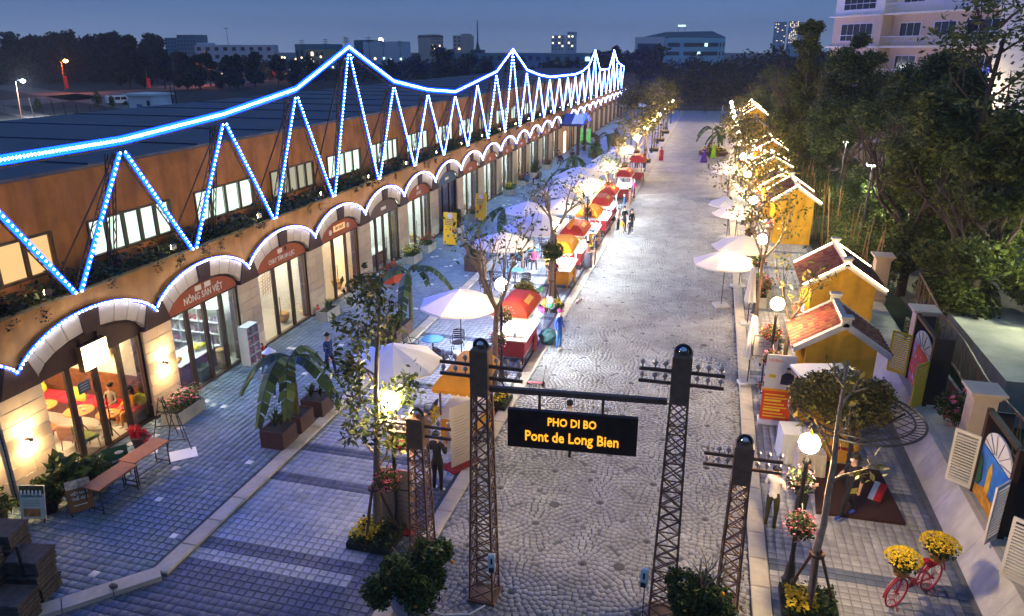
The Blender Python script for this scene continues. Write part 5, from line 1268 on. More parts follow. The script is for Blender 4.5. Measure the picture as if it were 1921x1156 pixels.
# ================================================================= RIGHT SIDE
M_YW = mat('yellow_lime_wall', (.80,.42,.03), .85, .12, 2.5, bump=.4, bscale=25, stain=.28, streak=.25)
M_TILE = mat('roof_tile', (.20,.055,.03), .75, .2, 8, bump=.2, island=.25)
M_RIDGE = mat('ridge_mortar', (.50,.47,.42), .85, .12, 6, bump=.3, stain=.2)
M_FAIRY = emit('fairy_warm', (1.0,.70,.34), 30, True); M_FAIRYB = emit('fairy_bead', (1.0,.80,.5), 30, False)
M_FAIRYB2 = emit('fairy_bulb', (1.0,.70,.34), 26, True)
M_STALL = emit('stall_light', (1.0,.74,.40), 150)
def kiosk(x0, x1, y0, y1, zr, ze, lab, lit, seed=0, real_tiles=True, finial=True):
    """small yellow gabled house; ridge runs away from the camera"""
    cx_, cy_ = (x0+x1)/2, y0; W_ = (x1-x0)/2; D = y1-y0
    r = thing('yellow_kiosk', lab, 'kiosk', (cx_,cy_,.08), 0, 'yellow gabled kiosks with tiled roofs')
    ov = .38; zw = ze + (zr-ze)*ov/(W_+ov) if 0 else ze + .12
    MB().prism([(-W_,0),(W_,0),(W_,zw),(0,zr-.12),(-W_,zw)], 0, .12, 'y').build('gable_wall', M_YW, r)
    MB().prism([(-W_,0),(W_,0),(W_,zw),(0,zr-.12),(-W_,zw)], D-.12, D, 'y').build('gable_wall', M_YW, r)
    MB().box(W_-.12, W_, .12, D-.12, 0, zw).build('rear_wall', M_YW, r)
    for z0_, z1_ in ((0,.75),(zw-.28,zw)): MB().box(-W_, -W_+.12, .12, D-.12, z0_, z1_).build('front_wall', M_YW, r)
    MB().box(-W_-.35, -W_+.25, .25, D-.25, .76, .82).build('counter', M_WOODP, r)
    MB().box(-W_+.12, W_-.12, .12, D-.12, .0, .04).build('floor', M_WOODP, r)
    if lit:
        MB().box(-W_+.3, -W_+.5, .4, D-.4, zw-.22, zw-.17).build('stall_lamp', M_STALL, r)
        R = random.Random(seed)
        for k in range(10): MB().lathe([(.06,0),(.09,.12),(.05,.2)], (-W_-.1+R.uniform(-.15,.2), .4+R.random()*(D-.8), .82), 7).build('goods', mat('goods%d' % R.randrange(4), (.5,.1,.15)), r)
        for k in range(5): MB().ball((-W_-.05, .4+k*(D-.8)/4, zw-.15), .09, 8, 6, sc=(1,1,1.2)).build('lantern', mat('lantern', (.6,.03,.03), .6, .05, em=(1,.12,.04), es=.8), r)
    # roof slopes with rows of tiles
    for s_ in (-1,1):
        ex, ez = s_*(W_+ov), ze; L = math.hypot(ex, zr-ez); ang = math.atan2(zr-ez, -ex*s_)
        rf = MB().add([(0,-.1,zr-.03),(ex,-.1,ez-.03),(ex,D+.1,ez-.03),(0,D+.1,zr-.03),(0,-.1,zr-.09),(ex,-.1,ez-.09),(ex,D+.1,ez-.09),(0,D+.1,zr-.09)], [(0,1,2,3),(7,6,5,4),(0,4,5,1),(1,5,6,2),(2,6,7,3)]).build('roof_slope', M_WOODP, r)
        d = Vector((ex, 0, ez-zr)).normalized(); nrm = Vector((-d.z*s_, 0, d.x*s_)); nrm = nrm if nrm.z > 0 else -nrm
        nrow = 10 if real_tiles else 6; step = L/nrow; nc = int(D/.22) if real_tiles else int(D/.4); cw = (D+.16)/nc
        key = 'tile_%.2f_%.2f' % (step, cw)
        me = bpy.data.meshes.get(key)
        if me is None:
            b = MB(); w = cw*.5
            vs = []
            for t, dz in ((0,.0),(step*1.12,.035)):
                for q in range(5): a = PI*q/4; vs.append((t, -w*math.cos(a), dz + .06*math.sin(a)))
            b.add(vs, [(q,q+1,6+q,5+q) for q in range(4)] + [(5,6,7,8,9)])
            me = b.mesh(key, M_TILE)
        rot = Matrix((d, Vector((0,1,0))*1, nrm)).transposed().to_4x4()
        if rot.determinant() < 0: rot = Matrix((d, Vector((0,-1,0)), nrm)).transposed().to_4x4()
        for i in range(nrow):
            for j in range(nc):
                o = bpy.data.objects.new('tile', me); COL.objects.link(o); o.parent = rf
                p = Vector((0,0,zr-.03)) + d*step*i; p.y = -.08 + cw*(j+.5)
                o.matrix_local = Matrix.Translation(p) @ rot @ Matrix.Rotation(random.Random(i*50+j+seed).uniform(-.02,.02), 4, 'Z')
        # mortar verges (gable edge ribs)
        for y_ in (-.16, D-.02):
            a = Vector((0,y_,zr)); e = Vector((ex,y_,ez)); b = MB()
            b.add([a+Vector((0,0,-.12)), e+Vector((0,0,-.12)), e+Vector((0,0,.06)), a+Vector((0,0,.08)), a+Vector((0,.18,-.12)), e+Vector((0,.18,-.12)), e+Vector((0,.18,.06)), a+Vector((0,.18,.08))], [(0,1,2,3),(5,4,7,6),(3,2,6,7),(0,4,5,1),(1,5,6,2),(0,3,7,4)])
            v = b.build('verge', M_RIDGE, r)
            if lit:
                g_ = MB().tube(a + Vector((0,-.02 if y_ < 0 else .2,.10)), e + Vector((0,-.02 if y_ < 0 else .2,.08)), .022, 5).build('fairy_light', M_FAIRY, r)
    MB().box(-.09,.09,-.16,D+.16,zr-.06,zr+.12).build('ridge', M_RIDGE, r)
    if lit: MB().tube((0,-.1,zr+.14),(0,D+.1,zr+.14),.022,5).build('fairy_light', M_FAIRY, r)
    for y_ in (-.05, D+.05):
        MB().box(-.13,.13,y_-.1,y_+.1,zr-.02,zr+.2).build('finial', M_RIDGE, r); MB().cbox(-.18,.18,y_-.14,y_+.14,zr+.2,zr+.28,.02).build('finial_cap', M_RIDGE, r)
    return r
kiosk(3.3, 5.25, 22.15, 24.3, 3.32, 2.45, 'nearest yellow kiosk, its red tile roof unlit and edged in grey mortar', False, 1)
kiosk(4.15, 6.35, 28.6, 31.6, 3.45, 2.5, 'second yellow kiosk, its roof edges outlined in glowing warm lights', True, 2)
kiosk(4.0, 6.1, 45.6, 49.2, 3.45, 2.5, 'tall yellow kiosk with light-edged gable in the middle of the row', True, 3)
kiosk(3.7, 5.6, 51.5, 54.5, 3.2, 2.4, 'low-roofed kiosk behind the tall one, wrapped in tree lights', True, 4, False)
kiosk(3.9, 6.3, 68.5, 73.0, 3.6, 2.6, 'brightly outlined double-ridged kiosk beside the dancers', True, 5, False)
kiosk(3.8, 6.0, 62., 65.5, 3.0, 2.2, 'small light-covered kiosk half hidden by shining branches', True, 6, False)
kiosk(4.0, 5.9, 92, 96, 3.4, 2.5, 'dim orange kiosk between the bright ones', False, 7, False)
kiosk(4.2, 6.8, 108, 113, 3.7, 2.6, 'farthest but one kiosk with glowing roof lines', True, 8, False)
kiosk(4.2, 6.6, 118, 123, 3.7, 2.6, 'farthest kiosk with glowing roof lines', True, 9, False)
# --- battered plinth wall with coping and deck
M_PL = mat('plinth_white', (.58,.55,.52), .8, .1, 3, bump=.4, stain=.3, streak=.15)
M_DECK = mat('deck_board', (.52,.52,.46), .8, .12, 8, island=.08, stain=.2)
pw_ = thing('plinth_wall', 'low sloping white plinth wall along the right walk', 'low wall', (6.2,0,0))
for i in range(12):
    y0 = 10 + i*2.0; MB().prism([(0,.08),(.40,.90),(.55,.90),(.55,.0),(0,0)], y0+.004, y0+1.996, 'y').build('wall_slab', M_PL, pw_)
dk = MB().box(6.76, 7.6, 10, 34, .0, .86).build('deck', M_DECK, kind='structure')
for i in range(120): MB().cbox(6.76,7.6,10+i*.2+.005,10+i*.2+.19,.86,.895,.006).build('plank', M_DECK, dk)
# painted window screens
def picture_mat(name, kind):
    """a printed view: sky with a golden tower (kind 0) or red festive print (kind 1) from masks in object space"""
    m, t, b = _new(name); N = t.nodes; L = t.links
    co = N.new('ShaderNodeTexCoord'); no = N.new('ShaderNodeTexNoise'); no.inputs['Scale'].default_value = 3.2 if kind else 4.5; no.inputs['Detail'].default_value = 3
    mp = N.new('ShaderNodeMapping'); L.new(co.outputs['Object'], mp.inputs[0]); L.new(mp.outputs[0], no.inputs['Vector'])
    r = N.new('ShaderNodeValToRGB'); L.new(no.outputs['Fac'], r.inputs[0]); e = r.color_ramp.elements
    if kind: e[0].position = .38; e[0].color = (.25,.3,.6,1); e[1].position = .46; e[1].color = (.75,.03,.02,1); x = e.new(.62); x.color = (.8,.08,.03,1); x = e.new(.66); x.color = (.8,.7,.7,1)
    else: e[0].position = .3; e[0].color = (.02,.12,.5,1); e[1].position = .7; e[1].color = (.03,.22,.7,1)
    L.new(r.outputs[0], b.inputs['Base Color']); b.inputs['Roughness'].default_value = .5; return m
M_SHW = mat('shutter_white', (.72,.66,.56), .6, .04); M_SHY = mat('shutter_yellow', (.75,.55,.03), .6, .06)
def screen(x, y0, y1, z0, z1, lab, pm, shm, kind):
    r = thing('painted_screen', lab, 'screen', (x,(y0+y1)/2,z0), 0); w = (y1-y0)/2; h = z1-z0
    for s_ in (-1,1): MB().box(-.06,.06,w*s_-.07,w*s_+.07,-.1,h+.35).build('frame_post', M_FRAME, r)
    MB().box(-.06,.06,-w,w,h+.25,h+.35).build('frame_top', M_FRAME, r); MB().box(.06,.5,-w,-w+.05,0,h+.3).build('frame_side', M_BLK, r); MB().box(.06,.5,w-.05,w,0,h+.3).build('frame_side', M_BLK, r)
    pc = MB().box(-.02,.02,-w+.07,w-.07,.02,h*.72).build('canvas', pm, r)
    if kind == 0:
        MT = mat('gold_tower', (.75,.42,.04), .6, .3, 6); MTD = mat('print_tree', (.03,.09,.05), .7, .4, 9)
        MB().box(-.03,-.021,.05,.28,.02,h*.52).build('printed_tower', MT, pc); MB().prism([(.05,h*.52),(.28,h*.52),(.165,h*.64)], -.03, -.021, 'x').build('printed_tower', MT, pc)
        MB().prism([(-w+.1,.02),(-w+.1,.35),(-.5,.62),(-.2,.35),(.3,.45),(w-.1,.25),(w-.1,.02)], -.034, -.031, 'x').build('printed_roofs', mat('gold2', (.55,.25,.03), .6, .5, 7), pc)
        MB().prism([(w-.1,.3),(w-.1,1.1),(w-.3,.95),(w-.42,.5),(w-.25,.3)], -.038, -.035, 'x').build('printed_tree', MTD, pc)
    n = 12; arc = [(w*.88*math.cos(PI*j/n), h*.74 + (h*.30)*math.sin(PI*j/n)) for j in range(n+1)]
    MB().prism(arc, -.02, .02, 'x').build('fan_light', mat('fan', (.62,.60,.56), .7, .05), r)
    for j in range(1, n, 2): MB().tube((-.03,.22*w*math.cos(PI*j/n),h*.74+.08*math.sin(PI*j/n)), (-.03,w*.86*math.cos(PI*j/n),h*.74+h*.29*math.sin(PI*j/n)), .012, 4).build('fan_rib', mat('fan_grey', (.25,.24,.26)), r)
    for s_ in (-1,1):
        sh = thing('shutter', None, None, (-.05,(w)*s_,0)); sh.parent = r; sh.rotation_euler = (0,0,0); del_ = 0
        a = .95*s_
        b = MB(); ww = w*.62
        b.box(-.02,.02,0,.06,0,h*.78); b.box(-.02,.02,ww-.06,ww,0,h*.78); b.box(-.02,.02,.06,ww-.06,0,.08); b.box(-.02,.02,.06,ww-.06,h*.78-.08,h*.78)
        b.build('shutter_frame', shm, sh)
        for k in range(16): MB().box(-.025,.015,.06,ww-.06,.10+k*(h*.78-.2)/16,.10+k*(h*.78-.2)/16+.035).build('louvre', shm, sh)
        sh.rotation_euler = (0,0,(PI - .75) if s_ < 0 else .9)
        sh['label'] = 'louvred shutter standing open'
screen(6.85, 15.9, 17.8, .93, 2.75, 'painted window screen of a golden tower under blue sky with white shutters', picture_mat('tower_print', 0), M_SHW, 0)
screen(6.85, 22.5, 24.6, .93, 2.75, 'red and pink painted window screen with yellow shutters', picture_mat('festive_print', 1), M_SHY, 1)
screen(6.85, 12.6, 14.2, .93, 2.7, 'dark screen cut off by the lower right edge of the picture', M_BLK, M_SHW, 2)
M_PILR = mat('gate_pillar', (.66,.50,.34), .8, .08, 4, bump=.2)
def pillar(x, y, lab):
    r = thing('gate_pillar', lab, 'gate pillar', (x,y,.0), 0, 'cream gate pillars behind the plinth wall'); MB().box(-.28,.28,-.28,.28,0,2.7).build('shaft', M_PILR, r); MB().box(-.32,.32,-.32,.32,0,1.05).build('foot', M_PILR, r)
    for k, w in enumerate((.32,.36,.42)): MB().cbox(-w,w,-w,w,2.7+k*.07,2.765+k*.07,.01).build('cornice', M_PILR, r)
    MB().box(-.285,-.28,-.2,.2,1.15,2.55).build('panel_moulding', mat('pillar_trim', (.6,.46,.32)), r)
pillar(7.25, 19.5, 'cream gate pillar with creeper between the two painted screens'); pillar(7.35, 25.9, 'cream gate pillar beyond the red painted screen'); pillar(7.4, 33, 'cream gate pillar in the dark behind the second kiosk')
def bush(x, y, z, r_, n, lab, m, fm=None, seed=0, nf=0, lump=1.):
    r = thing('bush', lab, 'bush', (x,y,z)); R = random.Random(seed)
    addleaf('foliage', cloud([(R.uniform(-.5,.5)*r_, R.uniform(-.5,.5)*r_, r_*.6*lump + R.uniform(0,.4)*r_) for _ in range(5)], [r_*.55]*5, n, seed, .3), .13, m, r, seed)
    if fm: addleaf('blossoms', cloud([(0,0,r_*.8)],[r_*.85],nf,seed+1,.85), .12, fm, r, seed+2, up=2, aspect=.95)
    MB().tube((0,0,-.3),(0,0,r_*.6),.03,5).build('stem', M_BARKD, r)
bush(7.55,21.2,.9,.75,1600,'bush of crimson flowers behind the plinth between screens',M_LD,M_PINK,3,150); bush(7.15,19.0,.9,.55,1300,'climbing greenery on the nearer gate pillar',M_LD,None,4); bush(7.5,14.9,.9,.5,900,'dark bush between the nearest screens at the right edge',M_LD,None,5); bush(7.8,27.6,.8,.9,1400,'dark bush beside the farther gate pillar',M_LD,None,6)
for i, y0 in enumerate((18.6,21.4)):
    r = thing('iron_fence', ['low pointed iron fence before the crimson bush','scrolled iron gate leaf beside the nearer pillar'][i], 'fence', (7.05+.3*i,y0-1.,.9))
    for k in range(9): MB().tube((0,k*.14,0),(0,k*.14,.62+.15*math.sin(k*.4)),.012,4).build('bar', M_BLK, r)
    for z in (.1,.5): MB().box(-.01,.01,-.03,1.15,z,z+.02).build('rail', M_BLK, r)
# bronze stair rail and concrete box behind
M_BRZ = mat('bronze_rail', (.24,.12,.05), .45, .15, 6, spec=.5)
rl = thing('bronze_railing', 'long bronze handrail with slanted balusters stepping down past the concrete roof', 'railing', (0,0,0))
rp_ = [(8.1,30.,3.0),(8.05,26.5,2.55),(8.25,24.6,2.35),(8.2,22.0,2.1),(8.2,19.5,2.2),(8.3,16.5,2.3),(8.3,13,2.3)]
MB().path(rp_, .035, 6).build('handrail', M_BRZ, rl); MB().path([(a,b_,c_-1.05) for a,b_,c_ in rp_], .03, 6).build('lower_rail', M_BRZ, rl)
for (a, e) in zip(rp_[:-1], rp_[1:]):
    n = max(2, int((Vector(a)-Vector(e)).length/.42))
    for k in range(n):
        p = Vector(a).lerp(Vector(e), k/n); q = Vector(a).lerp(Vector(e), (k+1)/n); MB().tube(p, p+Vector((0,0,-1.05)), .016, 4).build('baluster', M_BRZ, rl)
        if k % 2 == 0: MB().tube(p, q+Vector((0,0,-1.05)), .014, 4).build('baluster', M_BRZ, rl)
M_DUCT = mat('concrete_roof', (.50,.48,.38), .85, .12, .8, bump=.3, stain=.3)
r = thing('concrete_hut', 'low flat-roofed concrete building at the right edge', 'building', (0,0,0)); 
MB().add([(9.4,31.0,1.5),(11.9,31.3,1.5),(13.5,27.0,1.5),(13.5,23.6,1.5),(9.3,23.6,1.5)], [(0,1,2,3,4)]).build('roof', M_DUCT, r); MB().prism([(9.42,30.98),(9.32,23.62),(13.45,23.62),(13.45,27),(11.88,31.25)], -.1, 1.49, 'z').build('wall', mat('duct_wall', (.28,.27,.22), .85, .12, 1, stain=.3), r)
MB().box(7.9,8.0,12,30,-.1,1.2).build('retaining_wall', mat('duct_wall', (.28,.27,.22)), kind='structure')
b = MB().add([(9.2,31.5,-.02),(14,27,-.02),(22,33,-.02),(13,48,-.02),(9.4,44,-.02)], [(0,1,2,3,4)]); b.build('gravel_path', mat('gravel', (.15,.13,.10), .95, .3, 5, bump=.8, bscale=20, stain=.3), kind='structure')
# --- signs on the right walk
r = thing('bank_poster', 'tall standing poster with a portrait above and a red and yellow text block below', 'poster', (2.62,21.85,.09), .0)
MB().cbox(-.43,.43,-.02,.02,.05,2.25,.004).build('panel', mat('poster_white', (.62,.60,.58), .6, .03), r)
MB().box(-.46,.42,-.03,-.02,.08,1.12).build('red_block', mat('poster_red', (.75,.07,.01), .6, .05), r); MB().box(-.46,.42,-.032,-.03,1.06,1.14).build('orange_band', mat('poster_org', (.85,.33,.01)), r)
M_YT = mat('poster_txt', (.9,.6,.05))
for k in range(8): MB().box(-.38,.30-.18*(k % 3)/2,-.034,-.031,.18+k*.105,.22+k*.105+(.03 if k in (2,5) else 0)).build('text_line', M_YT, r)
text('HDBank', .13, mat('logo_red', (.7,.05,.03)), r, (-.16,-.022,2.02), (PI/2,0,0), ext=.001)
MB().ball((.22,-.03,1.78),.075,9,7,sc=(.85,.1,1.15)).build('portrait_face', mat('p_skin', (.55,.33,.22)), r); MB().ball((.22,-.034,1.835),.07,9,6,sc=(.95,.1,.6)).build('portrait_hair', M_BLK, r)
MB().prism([(.02,1.3),(.42,1.3),(.40,1.62),(.28,1.70),(.16,1.70),(.04,1.60)], -.03, -.021, 'y').build('portrait_suit', mat('p_suit', (.02,.02,.05)), r)
MB().box(-.32,-.12,-.03,-.021,1.50,1.60).build('picture', M_YEL, r); MB().box(-.5,.45,-.25,.3,0,.05).build('foot', M_WPL, r)
r = thing('silk_sign', 'square white shop sign with rounded frame hanging by the flower trough', 'shop sign', (2.32,24.1,1.35), 0)
MB().cbox(-.40,.40,-.05,.05,0,.72,.02).build('frame', M_FRAME, r); MB().cbox(-.375,.375,-.06,-.05,.025,.695,.004).build('face', mat('sign_face', (.72,.68,.62), .5, .03), r)
text('MY SILK', .13, M_TXT, r, (0,-.063,.44), (PI/2,0,0), ext=.001); MB().box(-.24,.24,-.063,-.06,.36,.375).build('text_line', M_TXT, r); MB().lathe([(.05,0),(.05,.003)], (0,-.063,.2), 10, ax='y').build('emblem', mat('emb', (.7,.6,.6)), r)
MB().tube((0,0,-1.26),(0,0,0),.025,6).build('pole', M_FRAME, r)
# troughs of flowers along the kiosks
for i, (x, y, kd, lab) in enumerate([(2.75,27.3,'yellow','trough of yellow chrysanthemums behind the silk sign'), (2.9,24.9,'yellow','second trough of yellow flowers beside the silk sign'), (2.7,23.0,'red','dark red flowers behind the portrait poster'), (2.6,33.6,'flowers','pink flower bush by the tree with bright bark'), (2.9,34.9,'red','red-leaved shrub under the open umbrella'), (3.,42.,'flowers','flower trough between the kiosks'), (3,57,'red','red flower trough half way along the kiosks'), (3,66,'yellow','yellow flower trough by the bright branches'), (2.9,76,'red','red flowers beside the closed umbrella'), (2.9,88,'flowers','flower trough near the last kiosks')]):
    planter(x, y, .8, 1.3, .5, M_CONC, lab, kd, 90+i, .08, 0, 'flower troughs before the kiosks')
# --- trees on the right walk
leader_tree(2.75, 13.45, 5.6, 'near right tree with a bare brown trunk and brown stakes', 71, 70, M_LY, .2, (.0,0), .08, .55, mat('bark_tan', (.38,.27,.17), .9, .35, 9, bump=1., bscale=25), .95, 5)
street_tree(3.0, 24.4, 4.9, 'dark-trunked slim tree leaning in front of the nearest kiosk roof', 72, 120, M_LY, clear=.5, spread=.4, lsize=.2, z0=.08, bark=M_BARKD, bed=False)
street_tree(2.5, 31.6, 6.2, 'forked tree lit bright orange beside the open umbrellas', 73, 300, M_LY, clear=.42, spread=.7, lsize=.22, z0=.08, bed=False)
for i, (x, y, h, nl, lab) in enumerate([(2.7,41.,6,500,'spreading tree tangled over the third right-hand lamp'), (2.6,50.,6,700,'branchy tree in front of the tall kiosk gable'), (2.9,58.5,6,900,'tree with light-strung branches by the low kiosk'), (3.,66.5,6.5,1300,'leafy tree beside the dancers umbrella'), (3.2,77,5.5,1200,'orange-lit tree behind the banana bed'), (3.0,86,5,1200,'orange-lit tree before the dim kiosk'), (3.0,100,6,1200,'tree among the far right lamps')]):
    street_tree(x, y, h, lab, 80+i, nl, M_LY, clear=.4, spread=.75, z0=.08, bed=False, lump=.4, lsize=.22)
# strings of small warm lights wound through the kiosk-side trees
for i, (y0, n_) in enumerate(((40.,30),(50.,60),(58.,80),(66.,60),(77.,36),(88.,30),(100.,30))):
    R = random.Random(i+900); b = MB(); sl = thing('string_lights', 'tangle of small warm lights wound through the %s tree before the kiosks' % ['third','fourth','fifth','sixth','seventh','eighth','ninth'][i], 'string lights', (2.9,y0+.5,.1), 0, 'string lights in the kiosk-side trees')
    w_ = []; p = Vector((0,0,1.2))
    for k in range(n_):
        p = p + Vector((R.gauss(0,.22), R.gauss(0,.3), R.gauss(.02,.2))); p.x = max(-.9,min(1.6,p.x)); p.y = max(-2.5,min(2.5,p.y)); p.z = max(.9,min(3.9,p.z)); w_.append(p.copy()); bead(b, p, R.choice((.025,.035,.045)))
    b.build('bulbs', M_FAIRYB2, sl, kind='stuff'); MB().path(w_, .006, 3).build('wire', M_BLK, sl)
# --- round lattice pergola with its bush
pg = thing('lattice_pergola', 'round black lattice ring on a single post carrying a dense clipped bush', 'pergola', (4.15,18.55,.08))
zt = 2.15; RR = 1.62
MB().path([(RR*math.cos(2*PI*i/40),RR*math.sin(2*PI*i/40),zt) for i in range(40)], .035, 6, close=True).build('outer_ring', M_BLK, pg)
MB().path([(1.36*math.cos(2*PI*i/40),1.36*math.sin(2*PI*i/40),zt+.02) for i in range(40)], .025, 6, close=True).build('inner_ring', M_BLK, pg)
b = MB()
for i in range(56):
    a, c = 2*PI*i/56, 2*PI*(i+.8)/56; b.tube((1.36*math.cos(a),1.36*math.sin(a),zt+.01),(RR*math.cos(c),RR*math.sin(c),zt),.012,4)
b.build('ring_scroll', M_BLK, pg)
for k in range(-5,6):
    q = k*.25; L_ = math.sqrt(max(0,1.36**2-q*q))
    for s_ in (0,1):
        o = MB().tube((q,-L_,zt),(q,L_,zt),.011,4).build('lattice_bar', M_BLK, pg); o.rotation_euler = (0,0,PI/4+s_*PI/2)
for k in range(4): t = PI*k/2+.3; MB().tube((0,0,1.3),(1.3*math.cos(t),1.3*math.sin(t),zt-.02),.03,5).build('bracket', M_BLK, pg)
MB().path([(0,0,0),(.03,0,.8),(.0,0,zt+.3)], .06, 8).build('post', M_BLK, pg)
R = random.Random(5); ce = [(-.35,.15,zt+.45)] + [(-.3+R.uniform(-.95,.95), .15+R.uniform(-.8,.8), zt+R.uniform(.15,.5)) for _ in range(20)]
bs = bpy.data.objects.new('bush', None); 
addleaf('foliage', cloud(ce, [.85]+[.42]*20, 16000, 5, .5, .8), .10, leafmat('leaf_olive', (.075,.075,.02), (.16,.12,.035)), pg, 5)
b = MB(); tips = []
for i in range(6): gen_branches(b, (-.2,.1,zt), (math.cos(i)*.7,math.sin(i)*.7,1), .5, .02, 1, tips, i, 3, .6)
b.build('twigs', M_BARKD, pg)
# brown stage mat, red flag, white covered tables
M_MAT = mat('stage_felt', (.045,.018,.014), .95, .2, 3)
tag(MB().prism([(3.3,17.05),(5.35,17.1),(5.2,19.5),(3.5,19.7)], .085, .17, 'z').build('low_platform', M_MAT), 'low dark brown platform under the lattice pergola', 'platform')
r = thing('folded_flag', 'red and white folded banner lying on the brown platform', 'banner', (5.0,18.3,.18), 1.2); MB().cbox(-.45,.45,-.09,.09,0,.05,.01).build('red_cloth', mat('flag_red', (.55,.02,.02)), r); MB().cbox(-.45,.45,.09,.22,0,.06,.01).build('white_cloth', M_WPL, r)
def cloth_table(x, y, sx_, sy, h, lab, m, seed=0):
    r = thing('covered_table', lab, 'table', (x,y,.085), .1); n = 40; per = []
    for i in range(n):
        t = i/n*4; e = [(-sx_/2,-sy/2),(sx_/2,-sy/2),(sx_/2,sy/2),(-sx_/2,sy/2)]; a = e[int(t)]; c = e[(int(t)+1) % 4]; f = t-int(t); per.append((a[0]+(c[0]-a[0])*f, a[1]+(c[1]-a[1])*f))
    b = MB(); b.add([(p[0],p[1],h) for p in per] + [(p[0]*(1.04+.06*math.sin(i*1.9+seed)),p[1]*(1.04+.05*math.sin(i*2.3)),.03) for i, p in enumerate(per)], [tuple(range(n))] + [((i+1) % n,i,n+i,n+(i+1) % n) for i in range(n)])
    b.build('tablecloth', m, r)
    for a in (-1,1):
        for c in (-1,1): MB().box(a*sx_*.42-.02,a*sx_*.42+.02,c*sy*.42-.02,c*sy*.42+.02,0,h-.02).build('leg', M_FRAME, r)
    return r
cloth_table(2.85,19.7,.55,.8,.95,'white draped high table behind the right globe lamp',M_WPL); cloth_table(3.3,19.0,.7,.6,.75,'second draped table holding glassware beside the lamp',mat('cloth_cream', (.6,.52,.42)),2)
r = thing('glassware', 'tray of glasses on the draped table beside the lamp', 'glasses', (3.2,19.5,.86)); 
for k in range(9): MB().lathe([(.03,0),(.005,.02),(.005,.08),(.04,.12),(.045,.2)], ((k % 3)*.12-.1,(k//3)*.12-.1,0), 8).build('glass', mat('glassy', (.7,.65,.6), .1, .1, spec=.8), r, True)
r = thing('advertising_cube', 'bright yellow advertising cube under the lattice ring', 'advertising panel', (4.2,20.1,.09)); MB().cbox(-.5,.5,-.3,.3,0,.9,.02).build('body', mat('panel_yellow', (.85,.55,.01), .6, .05), r); MB().box(-.35,.35,-.306,-.3,.4,.5).build('text_line', M_CRED, r)
# --- red bicycle with two baskets of yellow flowers
M_BIKE = mat('bike_red', (.30,.012,.03), .4, .15, 8, spec=.5)
bk = thing('bicycle', 'dark red bicycle carrying two baskets of yellow flowers on the right walk', 'bicycle', (4.9,14.4,.09), math.atan2(.75,.85))
WR = .33
for s_, x in ((-1,-.55),(1,.55)):
    w = MB().path([(x+WR*math.cos(2*PI*i/28),0,WR+WR*math.sin(2*PI*i/28)) for i in range(28)], .022, 6, close=True).build('wheel', M_BIKE, bk, True)
    MB().path([(x+.41*math.cos(PI*i/12),0,WR+.03+.385*math.sin(PI*i/12)) for i in range(2 if s_<0 else 0, 13 if s_<0 else 11)], .02, 5).build('mudguard', M_BIKE, bk)
    sp_ = MB()
    for k in range(14): t = 2*PI*k/14; sp_.tube((x,0,WR),(x+WR*math.cos(t),0,WR+WR*math.sin(t)),.005,3)
    sp_.lathe([(.03,-.05),(.03,.05)], (x,0,WR), 8, ax='y'); sp_.build('spokes', M_BIKE, w)
    MB().tube((x-.02,0,WR*.5),(x+.1,.16,0),.012,4).build('kickstand', M_BIKE, bk)
    MB().tube((x-.02,0,WR*.5),(x-.1,-.16,0),.012,4).build('kickstand', M_BIKE, bk)
fr = MB()
for a, e in (((-.55,0,WR),(-.42,0,.88)), ((-.45,0,.78),(.0,0,.34)), ((-.44,0,.70),(.13,0,.42)), ((.0,0,.33),(.20,0,.78)), ((.0,0,.33),(.55,0,WR)), ((.17,0,.66),(.55,0,WR))): fr.tube(a, e, .02, 6)
fr.build('frame', M_BIKE, bk)
MB().path([(-.25,-.26,.92),(-.38,-.2,.98),(-.42,0,.9),(-.38,.2,.98),(-.25,.26,.92)], .015, 5).build('handlebar', M_BIKE, bk)
MB().ball((.22,0,.84), .13, 8, 6, sc=(1.1,.7,.4)).build('saddle', M_BIKE, bk)
MB().lathe([(.10,-.008),(.10,.008)], (0,.05,.33), 14, ax='y').build('chainring', M_BIKE, bk)
for s_ in (-1,1): MB().path([(0,.06*s_,.33),(.02*s_,.1*s_,.33-.16*s_),(.02*s_,.2*s_,.33-.16*s_)], .012, 4).build('pedal', M_BIKE, bk)
MB().box(.3,.85,-.1,.1,.71,.73).build('rear_rack', M_BIKE, bk)
M_WICK = mat('wicker', (.42,.20,.06), .85, .3, 25, bump=.5)
for x, z, s_, lab in ((-.55,.80,1,'wicker basket heaped with yellow flowers on the front of the bicycle'), (.60,.76,1.1,'wicker basket heaped with yellow flowers on the rear rack')):
    p = Matrix.Rotation(bk.rotation_euler[2], 4, 'Z') @ Vector((x,0,z))
    r = thing('flower_basket', lab, 'flower basket', (4.9+p.x,14.4+p.y,.09+z), 0, 'flower baskets on the red bicycle')
    MB().lathe([(.14,0),(.19,.20),(.17,.20)], n=14).build('basket', M_WICK, r)
    addleaf('leaves', cloud([(0,0,.30)],[.30*s_],420,3,.4,.6), .10, M_LD, r, 3)
    g = np.random.default_rng(int(x*10)+20); n = 620; a = g.uniform(0,2*PI,n); q = np.sqrt(g.uniform(0,1,n)); P = np.stack([q*.36*s_*np.cos(a), q*.36*s_*np.sin(a), .34 + .20*np.sqrt(1-q*q*.95) + g.normal(0,.012,n)],1)
    addleaf('blossoms', P, .052, M_YEL, r, 5, up=5, aspect=.95)
